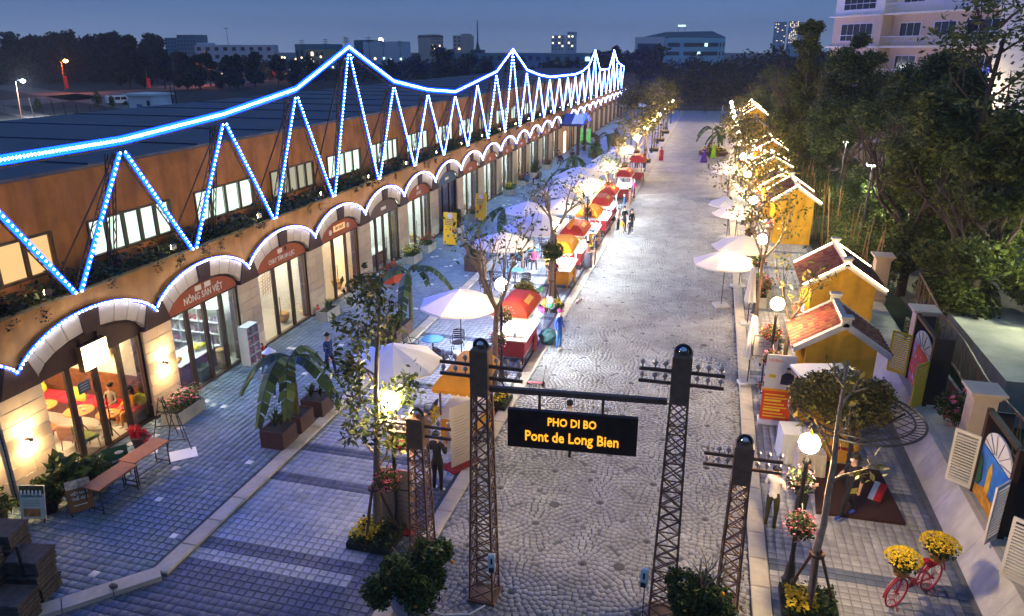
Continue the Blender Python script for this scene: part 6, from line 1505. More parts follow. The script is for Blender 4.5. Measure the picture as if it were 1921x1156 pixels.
# --- bamboo fence / stakes behind the kiosks and big dark trees
M_BAM = mat('bamboo', (.34,.18,.07), .8, .25, 5)
bf_ = thing('bamboo_screen', 'leaning bamboo poles standing behind the kiosks under the trees', 'bamboo poles', (0,0,0))
R = random.Random(9)
for i in range(90):
    y = R.uniform(33,100); x = 7.0+R.uniform(-.3,.5); MB().tube((x,y,-.05),(x+R.uniform(-.5,.5),y+R.uniform(-.6,.6),R.uniform(2.2,4.)),.03,5,.02).build('pole', M_BAM, bf_)
def big_tree(x, y, h, r_, lab, seed, n, m, lsize=.25, clear=.28, tall=1.):
    n = int(n*1.9); h *= 1.13
    t = thing('large_tree', lab, 'tree', (x,y,-.05), 0, 'tall dark trees behind the kiosks')
    b = MB(); tips = []
    b.path([(0,0,0),(.1,.05,h*.15),(-.05,.1,h*clear)], [.24,.18,.16], 9)
    R = random.Random(seed)
    for i in range(6): a = 2*PI*i/6+R.random(); gen_branches(b, Vector((-.05,.1,h*clear)), Vector((math.cos(a)*.6,math.sin(a)*.6,1)), h*(1-clear)*.36, .10, 2, tips, seed*17+i, 3, .6, .3)
    b.build('trunk', M_BARKD, t, True)
    ce, ra = [], []
    for i in range(38):
        z = R.uniform(clear-.05, 1.)*h; fr_ = math.sin(PI*min(1, max(.12, (z/h-clear+.12)/(1.12-clear))))**.6; a = R.uniform(0,2*PI); q = R.uniform(.1,.95)*r_*fr_
        ce.append((q*math.cos(a), q*math.sin(a), z - .08*h)); ra.append(r_*R.uniform(.24,.42)*(.6+.4*fr_))
    addleaf('crown', cloud(ce, ra, n, seed, .35, .8), lsize, m, t, seed, droop=.3, aspect=.42)
    return t
M_BT1 = leafmat('bigleaf_dark', (.075,.115,.03), (.18,.20,.045), trans=.4); M_BT2 = leafmat('bigleaf_olive', (.11,.14,.025), (.25,.25,.045), trans=.4)
BT = [(7.3,70.,12.9,2.3,'tall narrow bright green tree standing left of the apartment block',1,15000,M_BT2), (9.3,37.,9.0,3.0,'bushy olive tree over the second kiosk',2,15000,M_BT2), (9.2,56.,11.3,3.2,'large dark tree in front of the lower apartment windows',3,17000,M_BT1),
 (10.6,31.5,8.2,2.8,'spreading tree whose trunk stands beside the concrete building',4,15000,M_BT2), (11.4,41.,9.4,3.0,'broad dark tree in the middle of the right-hand grove',5,15000,M_BT1),
 (9.9,46,9.6,3.2,'mid-green tree behind the tall kiosk gable',7,10000,M_BT1), (8.6,68,8,3.2,'rounded tree behind the double-ridged kiosk',8,9000,M_BT2), (9.5,80,8,3.4,'rounded tree farther along behind the kiosks',9,8000,M_BT1), (9.5,94,8,3.6,'tree behind the dim kiosk',10,6000,M_BT2), (9.5,108,8,4.,'tree behind the farthest kiosks',11,6000,M_BT1), (7.5,125,8.5,4.,'tree at the far right end of the street',12,6000,M_BT2), (12.6,50.,10.2,3.4,'tall dark tree reaching the second row of apartment windows',21,15000,M_BT1), (14,32.5,5.5,2.6,'low bushy tree right of the gravel path',13,9000,M_BT2), (17,34,5.5,3,'low dark tree at the right edge above the concrete building',14,9000,M_BT1)]
for a in BT: big_tree(*a)
# sparse tall tree at the right edge
t = thing('tall_sparse_tree', 'tall sparse tree with layered dark leaves against the apartment block', 'tree', (10.6,35.5,0)); t.scale = (1.35,1.35,1.35); b = MB(); tips = []
b.path([(0,0,0),(.1,0,3),(.15,.1,6),(.3,0,8.6)], [.16,.13,.10,.05], 8)
for i in range(11): a = i*2.4; gen_branches(b, Vector((.15,.05,4.6+i*.42)), Vector((math.cos(a),math.sin(a),.8)), 1.7, .045, 1, tips, 300+i, 3, .7, .2)
b.build('trunk', M_BARKD, t, True); T = np.array([tuple(q) for q in tips] + [(.3,0,9),(.2,.2,8.4),(.5,0,8.8)]); g = np.random.default_rng(9); i = g.integers(0,len(T),2600)
addleaf('crown', T[i] + g.normal(0,.38,(2600,3))*[1,1,.32], .21, M_BT1, t, 4, aspect=.4)
for x, y, z, lab in ((12.4,37.5,6.3,'white floodlight on a pole above the concrete building among the trees'), (12.9,29.5,5.2,'second white floodlight at the right edge over the concrete building'), (7.9,40.5,5.6,'white floodlight on a pole behind the second kiosk under the trees'), (8.2,51.,5.6,'white floodlight on a pole under the tall trees left of the apartment block')):
    r = thing('yard_floodlight', lab, 'floodlight', (x,y,0)); MB().tube((0,0,0),(0,0,z),.06,6).build('pole', M_BLK, r); MB().cbox(-.28,.1,-.2,.2,z,z+.12,.02).build('housing', M_BLK, r)
    MB().box(-.26,.08,-.18,.18,z-.03,z-.004).build('lamp_face', emit('yard_light', (.92,1.0,.70), 1000), r)
# low shrubs against the fence and wall lights of the right compound
for i, (x, y) in enumerate(((7.6,37),(7.8,41),(7.7,45),(7.9,50),(7.8,55),(8,60),(8,66),(8,72))): bush(x-.1, y, 0, 1.9, 4200, ['low hedge bush behind the second kiosk','hedge bush by the bamboo poles','hedge bush under the narrow tree','hedge bush behind the tall gable','hedge bush past the tall gable','hedge bush between the kiosks','hedge bush near the double-ridged kiosk','last hedge bush of the row'][i], M_BT2, None, 50+i)
# ================================================================= PEOPLE
def skin_body(h, pose, seed=0):
    """joint positions (metres, facing -Y) -> list of bones and radii"""
    k = h/1.70
    J = dict(pel=(0,0,.95), wst=(0,0,1.10), chs=(0,.01,1.30), nek=(0,.01,1.46), hd0=(0,-.005,1.54), hd1=(0,-.01,1.62), hd2=(0,-.005,1.69))
    st = .0
    L = {}
    for s_, n in ((-1,'r'),(1,'l')):
        hip = (.09*s_,0,.92); sh = (.175*s_,.01,1.40)
        kn = (.10*s_,-.01,.50); an = (.11*s_,.02,.09); to = (.12*s_,-.13,.035)
        el = (.25*s_,.03,1.14); wr = (.26*s_,-.05,.90); ha = (.255*s_,-.08,.82)
        if pose == 'walk':
            f = s_; kn = (.09*s_,-.10*f-.03,.51); an = (.09*s_,-.24*f+.05,.12 if f < 0 else .09); to = (.09*s_,-.24*f-.09,.04); el = (.24*s_,.08*f+.03,1.15); wr = (.25*s_,.16*f-.08,.93); ha = (.25*s_,.19*f-.12,.86)
        if pose in ('hold','look'):
            el = (.24*s_,-.02,1.16); wr = (.12*s_,-.24,1.17); ha = (.07*s_,-.30,1.20)
        if pose == 'akimbo' : el = (.32*s_,.08,1.18); wr = (.17*s_,-.02,1.03); ha = (.12*s_,-.06,1.0)
        if pose == 'dance': el = (.36*s_,-.05,1.42+.08*s_); wr = (.55*s_,-.12,1.5+.16*s_); ha = (.62*s_,-.14,1.54+.18*s_); kn = (.12*s_,-.08*s_,.5)
        if pose in ('sit','sithold'):
            hip = (.10*s_,.0,.92); kn = (.13*s_,-.44,.94); an = (.14*s_,-.46,.50); to = (.15*s_,-.60,.455)
            el = (.24*s_,-.05,1.16); wr = (.14*s_,-.28,1.08); ha = (.09*s_,-.34,1.10)
        L[n] = dict(hip=hip, kn=kn, an=an, to=to, sh=sh, el=el, wr=wr, ha=ha)
    return J, L, k
def person(lab, loc, rz, h=1.65, pose='stand', shirt=(.1,.1,.1), pants=(.03,.03,.05), sleeves='long', hair='short', hairc=(.01,.008,.008), shoes=(.5,.5,.5), hat=None, mask=False, skirt=None, female=False, group=None, skin=(.48,.27,.18), extra=None):
    k = h/1.70; J, L, _ = skin_body(h, pose)
    V, E, R = [], [], []
    def v(p, r): V.append(tuple(x*k for x in p)); R.append(r*k); return len(V)-1
    tr = .9 if female else 1.
    pel = v(J['pel'], .135*tr); ws = v(J['wst'], .115*tr); ch = v(J['chs'], .145*tr); nk = v(J['nek'], .055); h0 = v(J['hd0'], .062); h1 = v(J['hd1'], .088); h2 = v(J['hd2'], .075)
    E += [(pel,ws),(ws,ch),(ch,nk),(nk,h0),(h0,h1),(h1,h2)]; kinds = {}
    seg = [(0,1,0),(1,2,0),(2,3,0),(3,4,2),(4,5,2),(5,6,2)]
    fing = MB()
    for n in 'rl':
        q = L[n]; hip = v(q['hip'], .095*tr); kn = v(q['kn'], .062); an = v(q['an'], .043); to = v(q['to'], .036)
        sh = v(q['sh'], .062*tr); el = v(q['el'], .046); wr = v(q['wr'], .032); ha = v(q['ha'], .036)
        E += [(pel,hip),(hip,kn),(kn,an),(an,to),(ch,sh),(sh,el),(el,wr),(wr,ha)]
        sl = 0 if sleeves == 'long' else 2
        seg += [(pel,hip,1),(hip,kn,1),(kn,an,1),(an,to,3),(ch,sh,0),(sh,el,0),(el,wr,sl),(wr,ha,2)]
        w_ = Vector(q['wr'])*k; a_ = Vector(q['ha'])*k; d = (a_-w_).normalized(); sd = d.cross(Vector((0,0,1)));
        sd = sd.normalized() if sd.length > .2 else Vector((0,1,0)); up_ = sd.cross(d)
        for i in range(4):
            o = a_ + sd*(i-1.5)*.017*k + d*.01; ln = (.058,.07,.066,.05)[i]*k
            fing.path([o, o+d*ln*.6-up_*.006, o+d*ln-up_*.022], [.0095*k,.0085*k,.006*k], 5)
        fing.path([a_ + sd*(-.028)*k - d*.015, a_ + sd*(-.05)*k + d*.012, a_+sd*(-.05)*k+d*.035-up_*.012], [.011*k,.0095*k,.007*k], 5)
    me = bpy.data.meshes.new('person'); me.from_pydata(V, E, []); o = bpy.data.objects.new('person', me); COL.objects.link(o)
    m = o.modifiers.new('s', 'SKIN'); m.use_smooth_shade = True
    for i, r in enumerate(R): me.skin_vertices[0].data[i].radius = (r, r*(.78 if i in (0,1,2) else (1.1 if i in (5,6) else 1)))
    me.skin_vertices[0].data[0].use_root = True
    sb = o.modifiers.new('u', 'SUBSURF'); sb.levels = 1; sb.render_levels = 1
    dg = bpy.context.evaluated_depsgraph_get(); dg.update()
    nm = bpy.data.meshes.new_from_object(o.evaluated_get(dg)); o.modifiers.clear()
    b = MB(); b.v = [tuple(x.co) for x in nm.vertices]; b.f = [tuple(p.vertices) for p in nm.polygons]
    P = [Vector(x) for x in V]
    for p in nm.polygons:
        c = p.center; best = 1e9; bk_ = 0
        for a, e, kd in seg:
            A_, B_v = P[a], P[e]; d = B_v-A_; t = max(0, min(1, (c-A_).dot(d)/max(1e-9, d.dot(d)))); dd = (c-(A_+d*t)).length - min(R[a],R[e])*.7
            if dd < best: best = dd; bk_ = kd
        if bk_ == 0 and c.z < .93*k and pose not in ('sit','sithold'): bk_ = 1
        b.m.append(bk_)
    nb = len(b.f); b.add(fing.v, fing.f, 2)
    b.path([(0,-.085*k-.01*k,1.66*k),(0,-.118*k,1.615*k)], [.008*k,.015*k], 5, 2)      # nose
    for s_ in (-1,1): b.ball((.085*s_*k,.0,1.62*k), .022*k, 6, 5, 2, (.4,.7,1))            # ears
    def cm(n, c, r=.8): return mat('cl_%s_%.2f_%.2f_%.2f' % (n, *c), c, r, .12, 9)
    mats = [cm('cloth', shirt), cm('cloth', pants), mat('skin_%.2f' % skin[0], skin, .6, .04), cm('shoe', shoes, .5), M_BLK, mat('lips', (.3,.08,.07))]
    for s_ in (-1,1): b.ball((.034*s_*k,-.088*k,1.645*k), .010*k, 6, 4, 4)
    b.ball((0,-.092*k,1.575*k), .02*k, 6, 4, 5, (1.1,.5,.35))
    bpy.data.meshes.remove(nm)
    o.data = b.mesh('person', mats, False); o.data.polygons.foreach_set('use_smooth', [True]*len(b.f)); bpy.data.meshes.remove(me)
    o.location = loc; o.rotation_euler = (0,0,rz); tag(o, lab, 'person', group)
    hb = MB(); hb.ball((0,.018*k,1.665*k), .105*k, 10, 7, 0, (.93,1.0,.92)); 
    if hair == 'long': hb.path([(0,.06*k,1.68*k),(0,.10*k,1.55*k),(0,.11*k,1.36*k)], [.085*k,.085*k,.05*k], 8)
    if hair == 'bun': hb.ball((0,.12*k,1.68*k), .05*k, 8, 6)
    hm = mat('hair_%.2f' % hairc[0], hairc, .6, .2); hb.build('hair', hm, o, True)
    if hat == 'cone': MB().lathe([(.24*k,1.66*k),(.03*k,1.83*k),(.005*k,1.84*k)], n=16).build('conical_hat', M_WPL, o)
    if hat == 'cap': q = MB(); q.ball((0,.0,1.70*k), .107*k, 10, 6, 0, (.95,1,.7)); q.box(-.07*k,.07*k,-.19*k,-.08*k,1.685*k,1.70*k); q.build('cap', cm('cap', extra or (.02,.02,.02)), o)
    if mask: MB().ball((0,-.075*k,1.585*k), .055*k, 8, 6, 0, (1.15,.55,.95)).build('face_mask', mat('mask', (.7,.72,.75), .8), o, True)
    if skirt:
        c_, L_ = skirt; MB().lathe([(.15*k,1.08*k),(.18*k,.95*k),(.20*k,.8*k),(L_*k,.28*k if L_ < .3 else .05*k)], n=16).build('skirt', cm('cloth', c_), o, True)
    return o
T = 2*PI
W_ = (.65,.63,.6); K_ = (.012,.012,.015)
person('man in blue work clothes, cap and face mask standing alone on the street kerb', (-5.05,26.0,.03), 1.2, 1.62, 'stand', (.02,.06,.30), (.03,.12,.35), hat='cap', mask=True, extra=(.4,.05,.25), shoes=(.4,.3,.3))
person('man in black with white shoes looking at his phone behind the short left tower', (-6.2,15.7,0), 2.9, 1.75, 'hold', K_, K_, shoes=(.8,.8,.8))
person('man in white t-shirt and olive trousers seen from behind at the short right tower', (2.15,16.15,.08), 2.6, 1.70, 'hold', (.68,.64,.60), (.055,.05,.02), 'short', shoes=(.35,.33,.05), mask=True)
person('dark dressed man standing next to the man in the white t-shirt', (2.85,16.6,.08), .6, 1.72, 'hold', (.04,.03,.03), (.02,.02,.02), shoes=K_)
person('man in black cap and t-shirt with blue shoes stepping beside the brown platform', (3.95,16.95,.17), -1.2, 1.74, 'walk', K_, K_, 'short', hat='cap', shoes=(.02,.05,.3), mask=True)
person('person in white whose head shows above the hanging street sign', (-3.22,18.4,0), 3.1, 1.72, 'walk', (.66,.62,.60), K_, shoes=K_)
person('woman in conical hat, teal jacket and red top walking on the plaza', (-13.45,19.5,.08), .3, 1.62, 'walk', (.05,.12,.12), (.02,.05,.12), female=True, hat='cone', hair='long', shoes=(.6,.4,.4))
person('companion in brown sweater walking beside the woman in the conical hat', (-12.95,19.2,.08), 3.0, 1.6, 'walk', (.16,.04,.02), (.03,.06,.14), female=True, hair='long', shoes=(.6,.6,.6))
person('person in a dark blue coat walking on the plaza behind the banana plant', (-12.3,21.3,.08), 1.3, 1.66, 'walk', (.01,.03,.14), (.01,.02,.08), hairc=(.01,.01,.01), shoes=K_)
person('woman in pink top and long grey skirt facing the red cart', (-5.75,37.0,0), 1.3, 1.62, 'hold', (.55,.30,.28), (.10,.10,.13), female=True, skirt=((.10,.10,.14),.26), shoes=(.5,.4,.4))
person('person in black jacket beside the woman with the grey skirt', (-5.55,38.2,0), 1.7, 1.66, 'hold', (.02,.02,.04), (.15,.08,.05), female=True, hair='long', hat='cap', extra=(.02,.04,.1))
person('woman in pale pink coat with black trousers, left of the family in the street', (-5.35,46.5,0), 1.2, 1.5, 'stand', (.65,.42,.38), K_, female=True)
person('tall woman in black with long hair holding a phone in the street', (-4.95,46.4,0), .9, 1.66, 'hold', (.015,.02,.03), (.015,.02,.05), female=True, hair='long', shoes=K_)
person('small child in yellow top between the standing women', (-5.0,45.7,0), .5, .98, 'stand', (.75,.45,.05), (.55,.5,.45), female=True, hair='bun')
person('woman in black on the right of the family in the street', (-4.45,46.1,0), 1.0, 1.58, 'stand', K_, (.02,.03,.06), female=True, hair='long')
person('child in dark coat in front of the rightmost woman', (-4.5,45.5,0), .8, 1.05, 'stand', (.02,.02,.04), (.02,.02,.03), female=True)
person('person in blue jacket walking past the brightest carts', (-5.55,51.5,0), 1.6, 1.6, 'stand', (.03,.10,.28), (.04,.12,.25))
person('person in pale pink standing at the brightest carts', (-5.4,53.5,0), 1.3, 1.6, 'hold', (.6,.4,.35), (.5,.35,.3), female=True)
person('vendor in magenta leaning over the yellow cart near the end of the row', (-5.5,57.6,0), 1.4, 1.6, 'hold', (.55,.02,.15), (.08,.03,.10), female=True)
person('woman in red dress with long black hair walking on the far kerb', (-4.9,78.3,0), .5, 1.6, 'walk', (.40,.02,.05), (.55,.35,.3), female=True, hair='long', skirt=((.40,.02,.05),.25))
person('man in orange shirt by the far staked tree', (-6.0,71.5,0), 2.4, 1.68, 'stand', (.5,.22,.05), (.04,.06,.12)); person('person in red jacket behind the man in orange', (-6.3,75,0), 1.2, 1.65, 'stand', (.4,.04,.05), (.04,.06,.15))
person('dancer in a long violet dress on the far street', (-.62,79.8,0), -.6, 1.6, 'hold', (.10,.03,.28), (.10,.03,.28), female=True, hair='bun', skirt=((.08,.02,.25),.42))
person('dancer in lime green beside the banana bed', (.3,83.5,0), .4, 1.65, 'dance', (.25,.6,.02), (.2,.5,.02), female=True, skirt=((.3,.65,.02),.34)); person('dancer in black and green beside the lime dancer', (-.1,82.6,0), 1.4, 1.65, 'dance', (.02,.04,.02), (.02,.03,.02), female=True, hair='long')
person('figure in an orange jacket standing on the right kerb', (1.1,66.8,.03), -1.2, 1.62, 'stand', (.7,.35,.08), (.6,.4,.2), female=True)
person('person in black crossing at the far end of the street', (-1.6,144.,0), 1.2, 1.7, 'walk', K_, K_); person('person in white crossing at the far end of the street', (1.4,143.,0), 1.2, 1.7, 'walk', (.6,.6,.65), (.5,.5,.55))
person('man in yellow shirt and black trousers seated in a rattan chair', (-7.65,35.85,-.44), -1.9+PI, 1.66, 'sit', (.75,.40,.03), K_, shoes=K_, mask=True)
person('guest in black and red clothes standing by the ferned tree', (-7.05,34.2,0), 2.4, 1.45, 'stand', (.05,.01,.015), K_, female=True, hair='long')
person('seated guest in light shirt under the wooden-planter umbrella', (-9.3,35.05,-.46), .3, 1.62, 'sit', (.45,.45,.5), (.2,.1,.1), female=True); person('seated guest in pink under the umbrella edge', (-8.6,36.9,-.46), .2, 1.6, 'sit', (.6,.15,.35), (.1,.1,.15), female=True, hair='long')
person('seated guest in green under the widest umbrella', (-8.1,38.4,-.46), .9, 1.62, 'sit', (.08,.25,.12), (.05,.05,.08)); person('seated guest in blue under the widest umbrella', (-9.5,37.0,-.46), 1.3, 1.62, 'sit', (.06,.2,.4), (.05,.05,.08))
person('woman in grey jacket reading on the red cafe bench', (-17.45,16.85,-.38), 0, 1.60, 'sithold', (.22,.20,.17), (.35,.22,.18), female=True, hair='bun')
person('woman in an orange dress on the red cafe bench by the window', (-16.75,16.85,-.38), -.3, 1.60, 'sithold', (.80,.32,.02), (.6,.25,.1), female=True, hair='long')
for i, (x, y, c, lab) in enumerate(((-14.7,74.,(.02,.02,.03),'seated person in black at the cafe tables by the porch'), (-15.2,76.,(.3,.15,.1),'seated person in tan at the cafe tables by the porch'), (-13.9,77.,(.05,.03,.06),'seated person in dark purple at the cafe tables by the porch'), (-14.9,61.,(.05,.15,.3),'person in blue top bending by the pink flower pots'), (-14.3,62.5,(.02,.02,.02),'person in black seated by the pink flower pots'))):
    person(lab, (x,y,-.38), i*1.3, 1.62, 'sit', c, (.03,.03,.05), female=bool(i % 2))
    if i < 3 or i == 4: copy_tree(CH, (x,y+.02,.08), i*1.3, 'chair used by the ' + lab)
# ================================================================= BEYOND
# apartment block on the right
M_APW = mat('apartment_mauve', (.66,.52,.36), .85, .06, 2, bump=.2); M_APL = mat('apartment_pale', (.86,.80,.66), .85, .05, 2); M_WFR = mat('window_white', (.75,.75,.76), .5, .03)
M_DGL = mat('dark_glass', (.02,.025,.035), .06, .1, spec=.9)
AU = math.atan2(-.8443, .5358)
ap = thing('apartment_block', 'mauve and white apartment block with balconies behind the dark trees', 'apartment block', (11.2,80,0), AU)
# local x runs along the facade towards the camera, y points away from it (outside is -y rotated)
def alb(x0,x1,y0,y1,z0,z1,m,n,par=None): return MB().box(x0,x1,y0,y1,z0,z1).build(n, m, par or ap)
FL = [0.6, 3.25, 5.9, 8.6, 11.25, 13.9, 16.55]
alb(0,6,-1.2,0,0,13.9,M_APW,'bay_wall'); alb(0,6,-1.2,0,13.95,19,M_APL,'bay_wall')
alb(6.0,24,0,8,0,13.9,M_APW,'wall'); alb(6.0,24,0,8,13.95,19,M_APL,'wall'); alb(0,6,0,8,0,19,M_APW,'wall'); alb(19,27,-3,8.1,0,19.1,M_APL,'corner_wall')
for z in FL: alb(-.4,6.05,-1.55,0,z-.02,z+.14,M_APL,'floor_band'); alb(6.05,19,-1.1,-.003,z-.02,z+.14,M_APL,'floor_band')
MB().box(18.6,19,-4.2,-3.6,7.6,7.9).build('wall_flood', emit('apt_flood', (1,.82,.58), 110), ap); MB().box(22,22.5,-4.0,-3.5,4.2,4.5).build('wall_flood', emit('apt_flood', (1,.82,.58), 260), ap)
def apwin(x0,x1,z0,z1,y,n,hb=None,par=ap,lit=None):
    w = alb(x0-.06,x1+.06,y-.03,y+.0,z0-.06,z1+.06,M_WFR,'window')
    for k in range(n):
        a = x0+(x1-x0)*k/n+.03; e = x0+(x1-x0)*(k+1)/n-.03
        for (b0,b1) in (((z0,z1),) if not hb else ((z0,z0+(z1-z0)*hb-.03),(z0+(z1-z0)*hb+.03,z1))): alb(a,e,y-.045,y-.032,b0,b1,lit or M_DGL,'pane',w)
    return w
for i, z in enumerate(FL[1:6]):
    apwin(1.1,5.0,z+.6,z+2.0,-1.2,5,.33)
    apwin(6.9,9.1,z+.95,z+1.95,0,3); apwin(10.5,12.6,z+.95,z+1.95,0,3); apwin(13.6,16.9,z+.55,z+2.0,0,3,.4)
    r_ = MB()
    for q in range(50): r_.box(6.1+q*.25,6.125+q*.25,-1.08,-1.05,z+.16,z+.85)
    r_.box(6.05,19,-1.09,-1.04,z+.85,z+.9); r_.box(6.05,19,-1.09,-1.04,z+.5,z+.52)
    r_.build('balcony_rail', M_WFR, ap)
# lit low compound behind the trees
cp = thing('compound_building', 'pale green-lit low building behind the right-hand trees', 'building', (17.5,60,0), AU); M_GW = mat('green_white', (.5,.55,.47), .8, .08, 1)
MB().box(-3.5,9,3,3.3,0,4.2).build('wall', M_GW, cp); MB().box(-3.6,9,1.5,6,4.2,4.5).build('roof', M_GW, cp); 
for k in range(3): MB().box(-3+k*3,-2.8+k*3,1.6,1.8,0,4.2).build('column', M_GW, cp)
MB().box(-2,4,2.0,2.3,4.1,4.18).build('ceiling_lamp', emit('compound_light', (.80,1,.68), 40), cp); MB().box(5.5,6.2,2.0,2.3,3.9,4.0).build('ceiling_lamp', emit('compound_light', (.85,1,.75), 12), cp)
w = thing('boundary_wall', 'pale rendered wall with floodlit patch at the right edge', 'wall', (17,36,0), -.9); MB().box(0,14,0,.3,0,4.4).build('panel', M_GW, w)
MB().box(2.4,2.8,-.16,-.02,3.9,4.0).build('wall_lamp', emit('wall_flood', (1,.95,.85), 160), w); MB().box(5.4,5.7,-.16,-.02,3.9,4.0).build('wall_lamp', emit('wall_flood', (1,.95,.85), 160), w)
for q in range(8): MB().cbox(q*1.75,q*1.75+1.72,-.03,.33,4.4,4.5,.02).build('coping', M_GW, w)
# ---- distant buildings
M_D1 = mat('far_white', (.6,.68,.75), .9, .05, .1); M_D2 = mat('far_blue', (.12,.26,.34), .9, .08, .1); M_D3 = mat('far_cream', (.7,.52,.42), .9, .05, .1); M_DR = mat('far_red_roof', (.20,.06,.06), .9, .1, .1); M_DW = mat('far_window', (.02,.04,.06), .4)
E_C = emit('far_lamp_cold', (.55,.95,1.0), 1.8, False); E_W = emit('far_lamp_warm', (1,.75,.4), 3.5, False); E_O = emit('far_lamp_orange', (1,.28,.04), 6, False)
of = thing('office_building', 'white three-storey office building with ribbon windows beyond the street end', 'office building', (-20.5,420,0))
MB().box(-23.5,-8,0,30,0,17.8).build('end_block', mat('far_end', (.85,.78,.8), .9, .05, .1), of); MB().box(-22,-11,-.3,0,0,14.5).build('dark_opening', mat('far_open', (.02,.10,.12)), of)
MB().box(-7.8,23,.5,30,0,17.2).build('wall', mat('far_office', (.4,.72,.8), .9, .06, .1), of)
for z in (8.6,12.9):
    for a, e in ((-6,0),(2.2,19.5)):
        f = MB().box(a,e,.3,.49,z,z+1.9).build('window', M_DW, of)
        n = int((e-a)/1.6)
        for k in range(n): MB().box(a+k*(e-a)/n+.08,a+(k+1)*(e-a)/n-.08,.22,.29,z+.1,z+1.8).build('pane', M_DW if (k*7+int(z)) % 9 else E_C, f)
    for q in (20.3,22): MB().box(q,q+.7,.3,.49,z,z+1.9).build('window', M_DW, of)
MB().prism([(-20,17.8),(-8,20.3),(16,20.6),(23,17.6)], 4, 26, 'y').build('roof', mat('far_roof', (.12,.22,.28)), of); MB().box(-2,2,8,8.3,23.0,23.9).build('roof_sign', E_C, of)
for q in (-1.8,1.6): MB().box(q,q+.2,8.1,8.25,19,23).build('sign_post', M_DW, of)
def block(x, y, w, h, lab, m, wins=None, rz=0., roof=None, name='distant_building', lits=0, seed=0, d=12, z=0):
    r = thing(name, lab, 'building', (x,y,z), rz); MB().box(-w/2,w/2,0,d,0,h).build('wall', m, r)
    if roof: MB().prism([(-w/2-.5,h),(w/2+.5,h),(w/2-w*.08,h+roof),(-w/2+w*.08,h+roof)], -.4, d+.4, 'y').build('roof', M_DR if roof > 1 else M_D2, r)
    R = random.Random(seed)
    if wins:
        nx, nz, z0_ = wins; pw_ = w/nx
        for i in range(nx):
            for j in range(nz):
                zz = z0_ + (h-z0_)*(j+.25)/nz; MB().box(-w/2+pw_*(i+.25),-w/2+pw_*(i+.7),-.12,-.02,zz,zz+(h-z0_)/nz*.45).build('window', (E_W if lits > 0 else E_C) if R.random() < abs(lits) else M_DW, r)
    return r
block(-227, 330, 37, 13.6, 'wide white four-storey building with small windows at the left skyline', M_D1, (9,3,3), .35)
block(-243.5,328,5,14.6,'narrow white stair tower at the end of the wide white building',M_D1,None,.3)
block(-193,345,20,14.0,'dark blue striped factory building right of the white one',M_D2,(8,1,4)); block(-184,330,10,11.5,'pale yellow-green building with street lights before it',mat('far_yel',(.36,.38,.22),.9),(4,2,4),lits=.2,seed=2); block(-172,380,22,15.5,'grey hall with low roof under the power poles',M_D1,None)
block(-201.5,420,13,16.8,'teal windowless block between the first truss peak and the white silo',mat('far_teal',(.03,.15,.19),.9),None); block(-208,480,22,14.5,'white warehouse with a bright floodlight',M_D1,None,1.5); block(-223,600,20,21,'cream block of flats with red roof, left half',M_D3,(5,4,11),1.4,1.8,lits=.12,seed=4); block(-203,602,14,22.5,'cream block of flats with lit windows, right half',M_D3,(4,4,11),lits=.25,seed=6)
block(-229,604,6,23.5,'taller stair tower in the cream flats',M_D3,None); block(-199,598,5,23.8,'water tower block on the cream flats',M_D3,None)
block(-205, 410, 55, 10.3, 'long maroon-roofed factory shed in the middle distance', mat('far_maroon', (.20,.07,.09), .9, .1, .1), None, .1, 1.2); block(-120, 400, 60, 9.6, 'long grey factory shed behind the second truss peak', M_D2, (14,1,5), lits=-.12); block(-60, 380, 60, 9.4, 'long low shed left of the office building', M_D2, (12,1,5), lits=-.1, seed=3)
block(-131,640,11,23,'small pale apartment tower near the horizon left of the third peak',M_D1,(4,5,11),lits=.2,seed=8); block(-122,650,6,26,'thin pale tower beside the small apartment tower',M_D1,(2,6,11),lits=.2,seed=9); block(-330,430,14,20.5,'blue-grey apartment slab behind the left tree line',M_D2,(6,6,6)); block(-350,440,9,19,'second blue-grey slab behind the left tree line',M_D2,(4,6,6))
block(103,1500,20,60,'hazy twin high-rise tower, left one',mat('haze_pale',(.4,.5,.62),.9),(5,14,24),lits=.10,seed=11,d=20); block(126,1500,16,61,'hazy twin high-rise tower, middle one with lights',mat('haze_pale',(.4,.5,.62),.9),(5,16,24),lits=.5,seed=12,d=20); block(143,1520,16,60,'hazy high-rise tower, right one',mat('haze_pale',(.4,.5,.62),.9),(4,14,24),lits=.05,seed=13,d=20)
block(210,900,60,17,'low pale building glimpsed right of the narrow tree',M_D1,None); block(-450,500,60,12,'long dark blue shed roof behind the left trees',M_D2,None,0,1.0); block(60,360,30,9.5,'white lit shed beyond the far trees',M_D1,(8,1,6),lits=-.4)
r = thing('floodlight_mast', 'bright floodlight over the white warehouse', 'floodlight', (-213.5,470,0)); MB().tube((0,0,0),(0,0,17),.2,5).build('pole', M_DW, r); MB().ball((0,0,17.2),1.7,10,8).build('lamp', emit('far_flood', (1,.98,.85), 9, False), r)
def mast(x, y, h, lab, cat='mast', arms=0, lean=0):
    r = thing('power_pole' if arms else 'radio_mast', lab, 'power pole' if arms else 'mast', (x,y,0)); w = .16 if arms else .5
    MB().tube((0,0,0),(lean,0,h),w*1.5,5,w*.6).build('pole', M_DW, r)
    for k in range(arms): MB().box(-1.3+lean,1.3+lean,-.1,.1,h-.5-k*1.0,h-.3-k*1.0).build('cross_arm', M_DW, r)
    if not arms: MB().box(-4,4,-4,4,0,11.5).build('base_house', M_DW, r); MB().tube((0,0,11),(0,0,17),2.,6,.4).build('lattice_base', M_DW, r)
mast(-157,500,30,'tall thin radio mast on the horizon'); mast(-243,350,22,'leaning tall pole above the white building',arms=1,lean=-1.2)
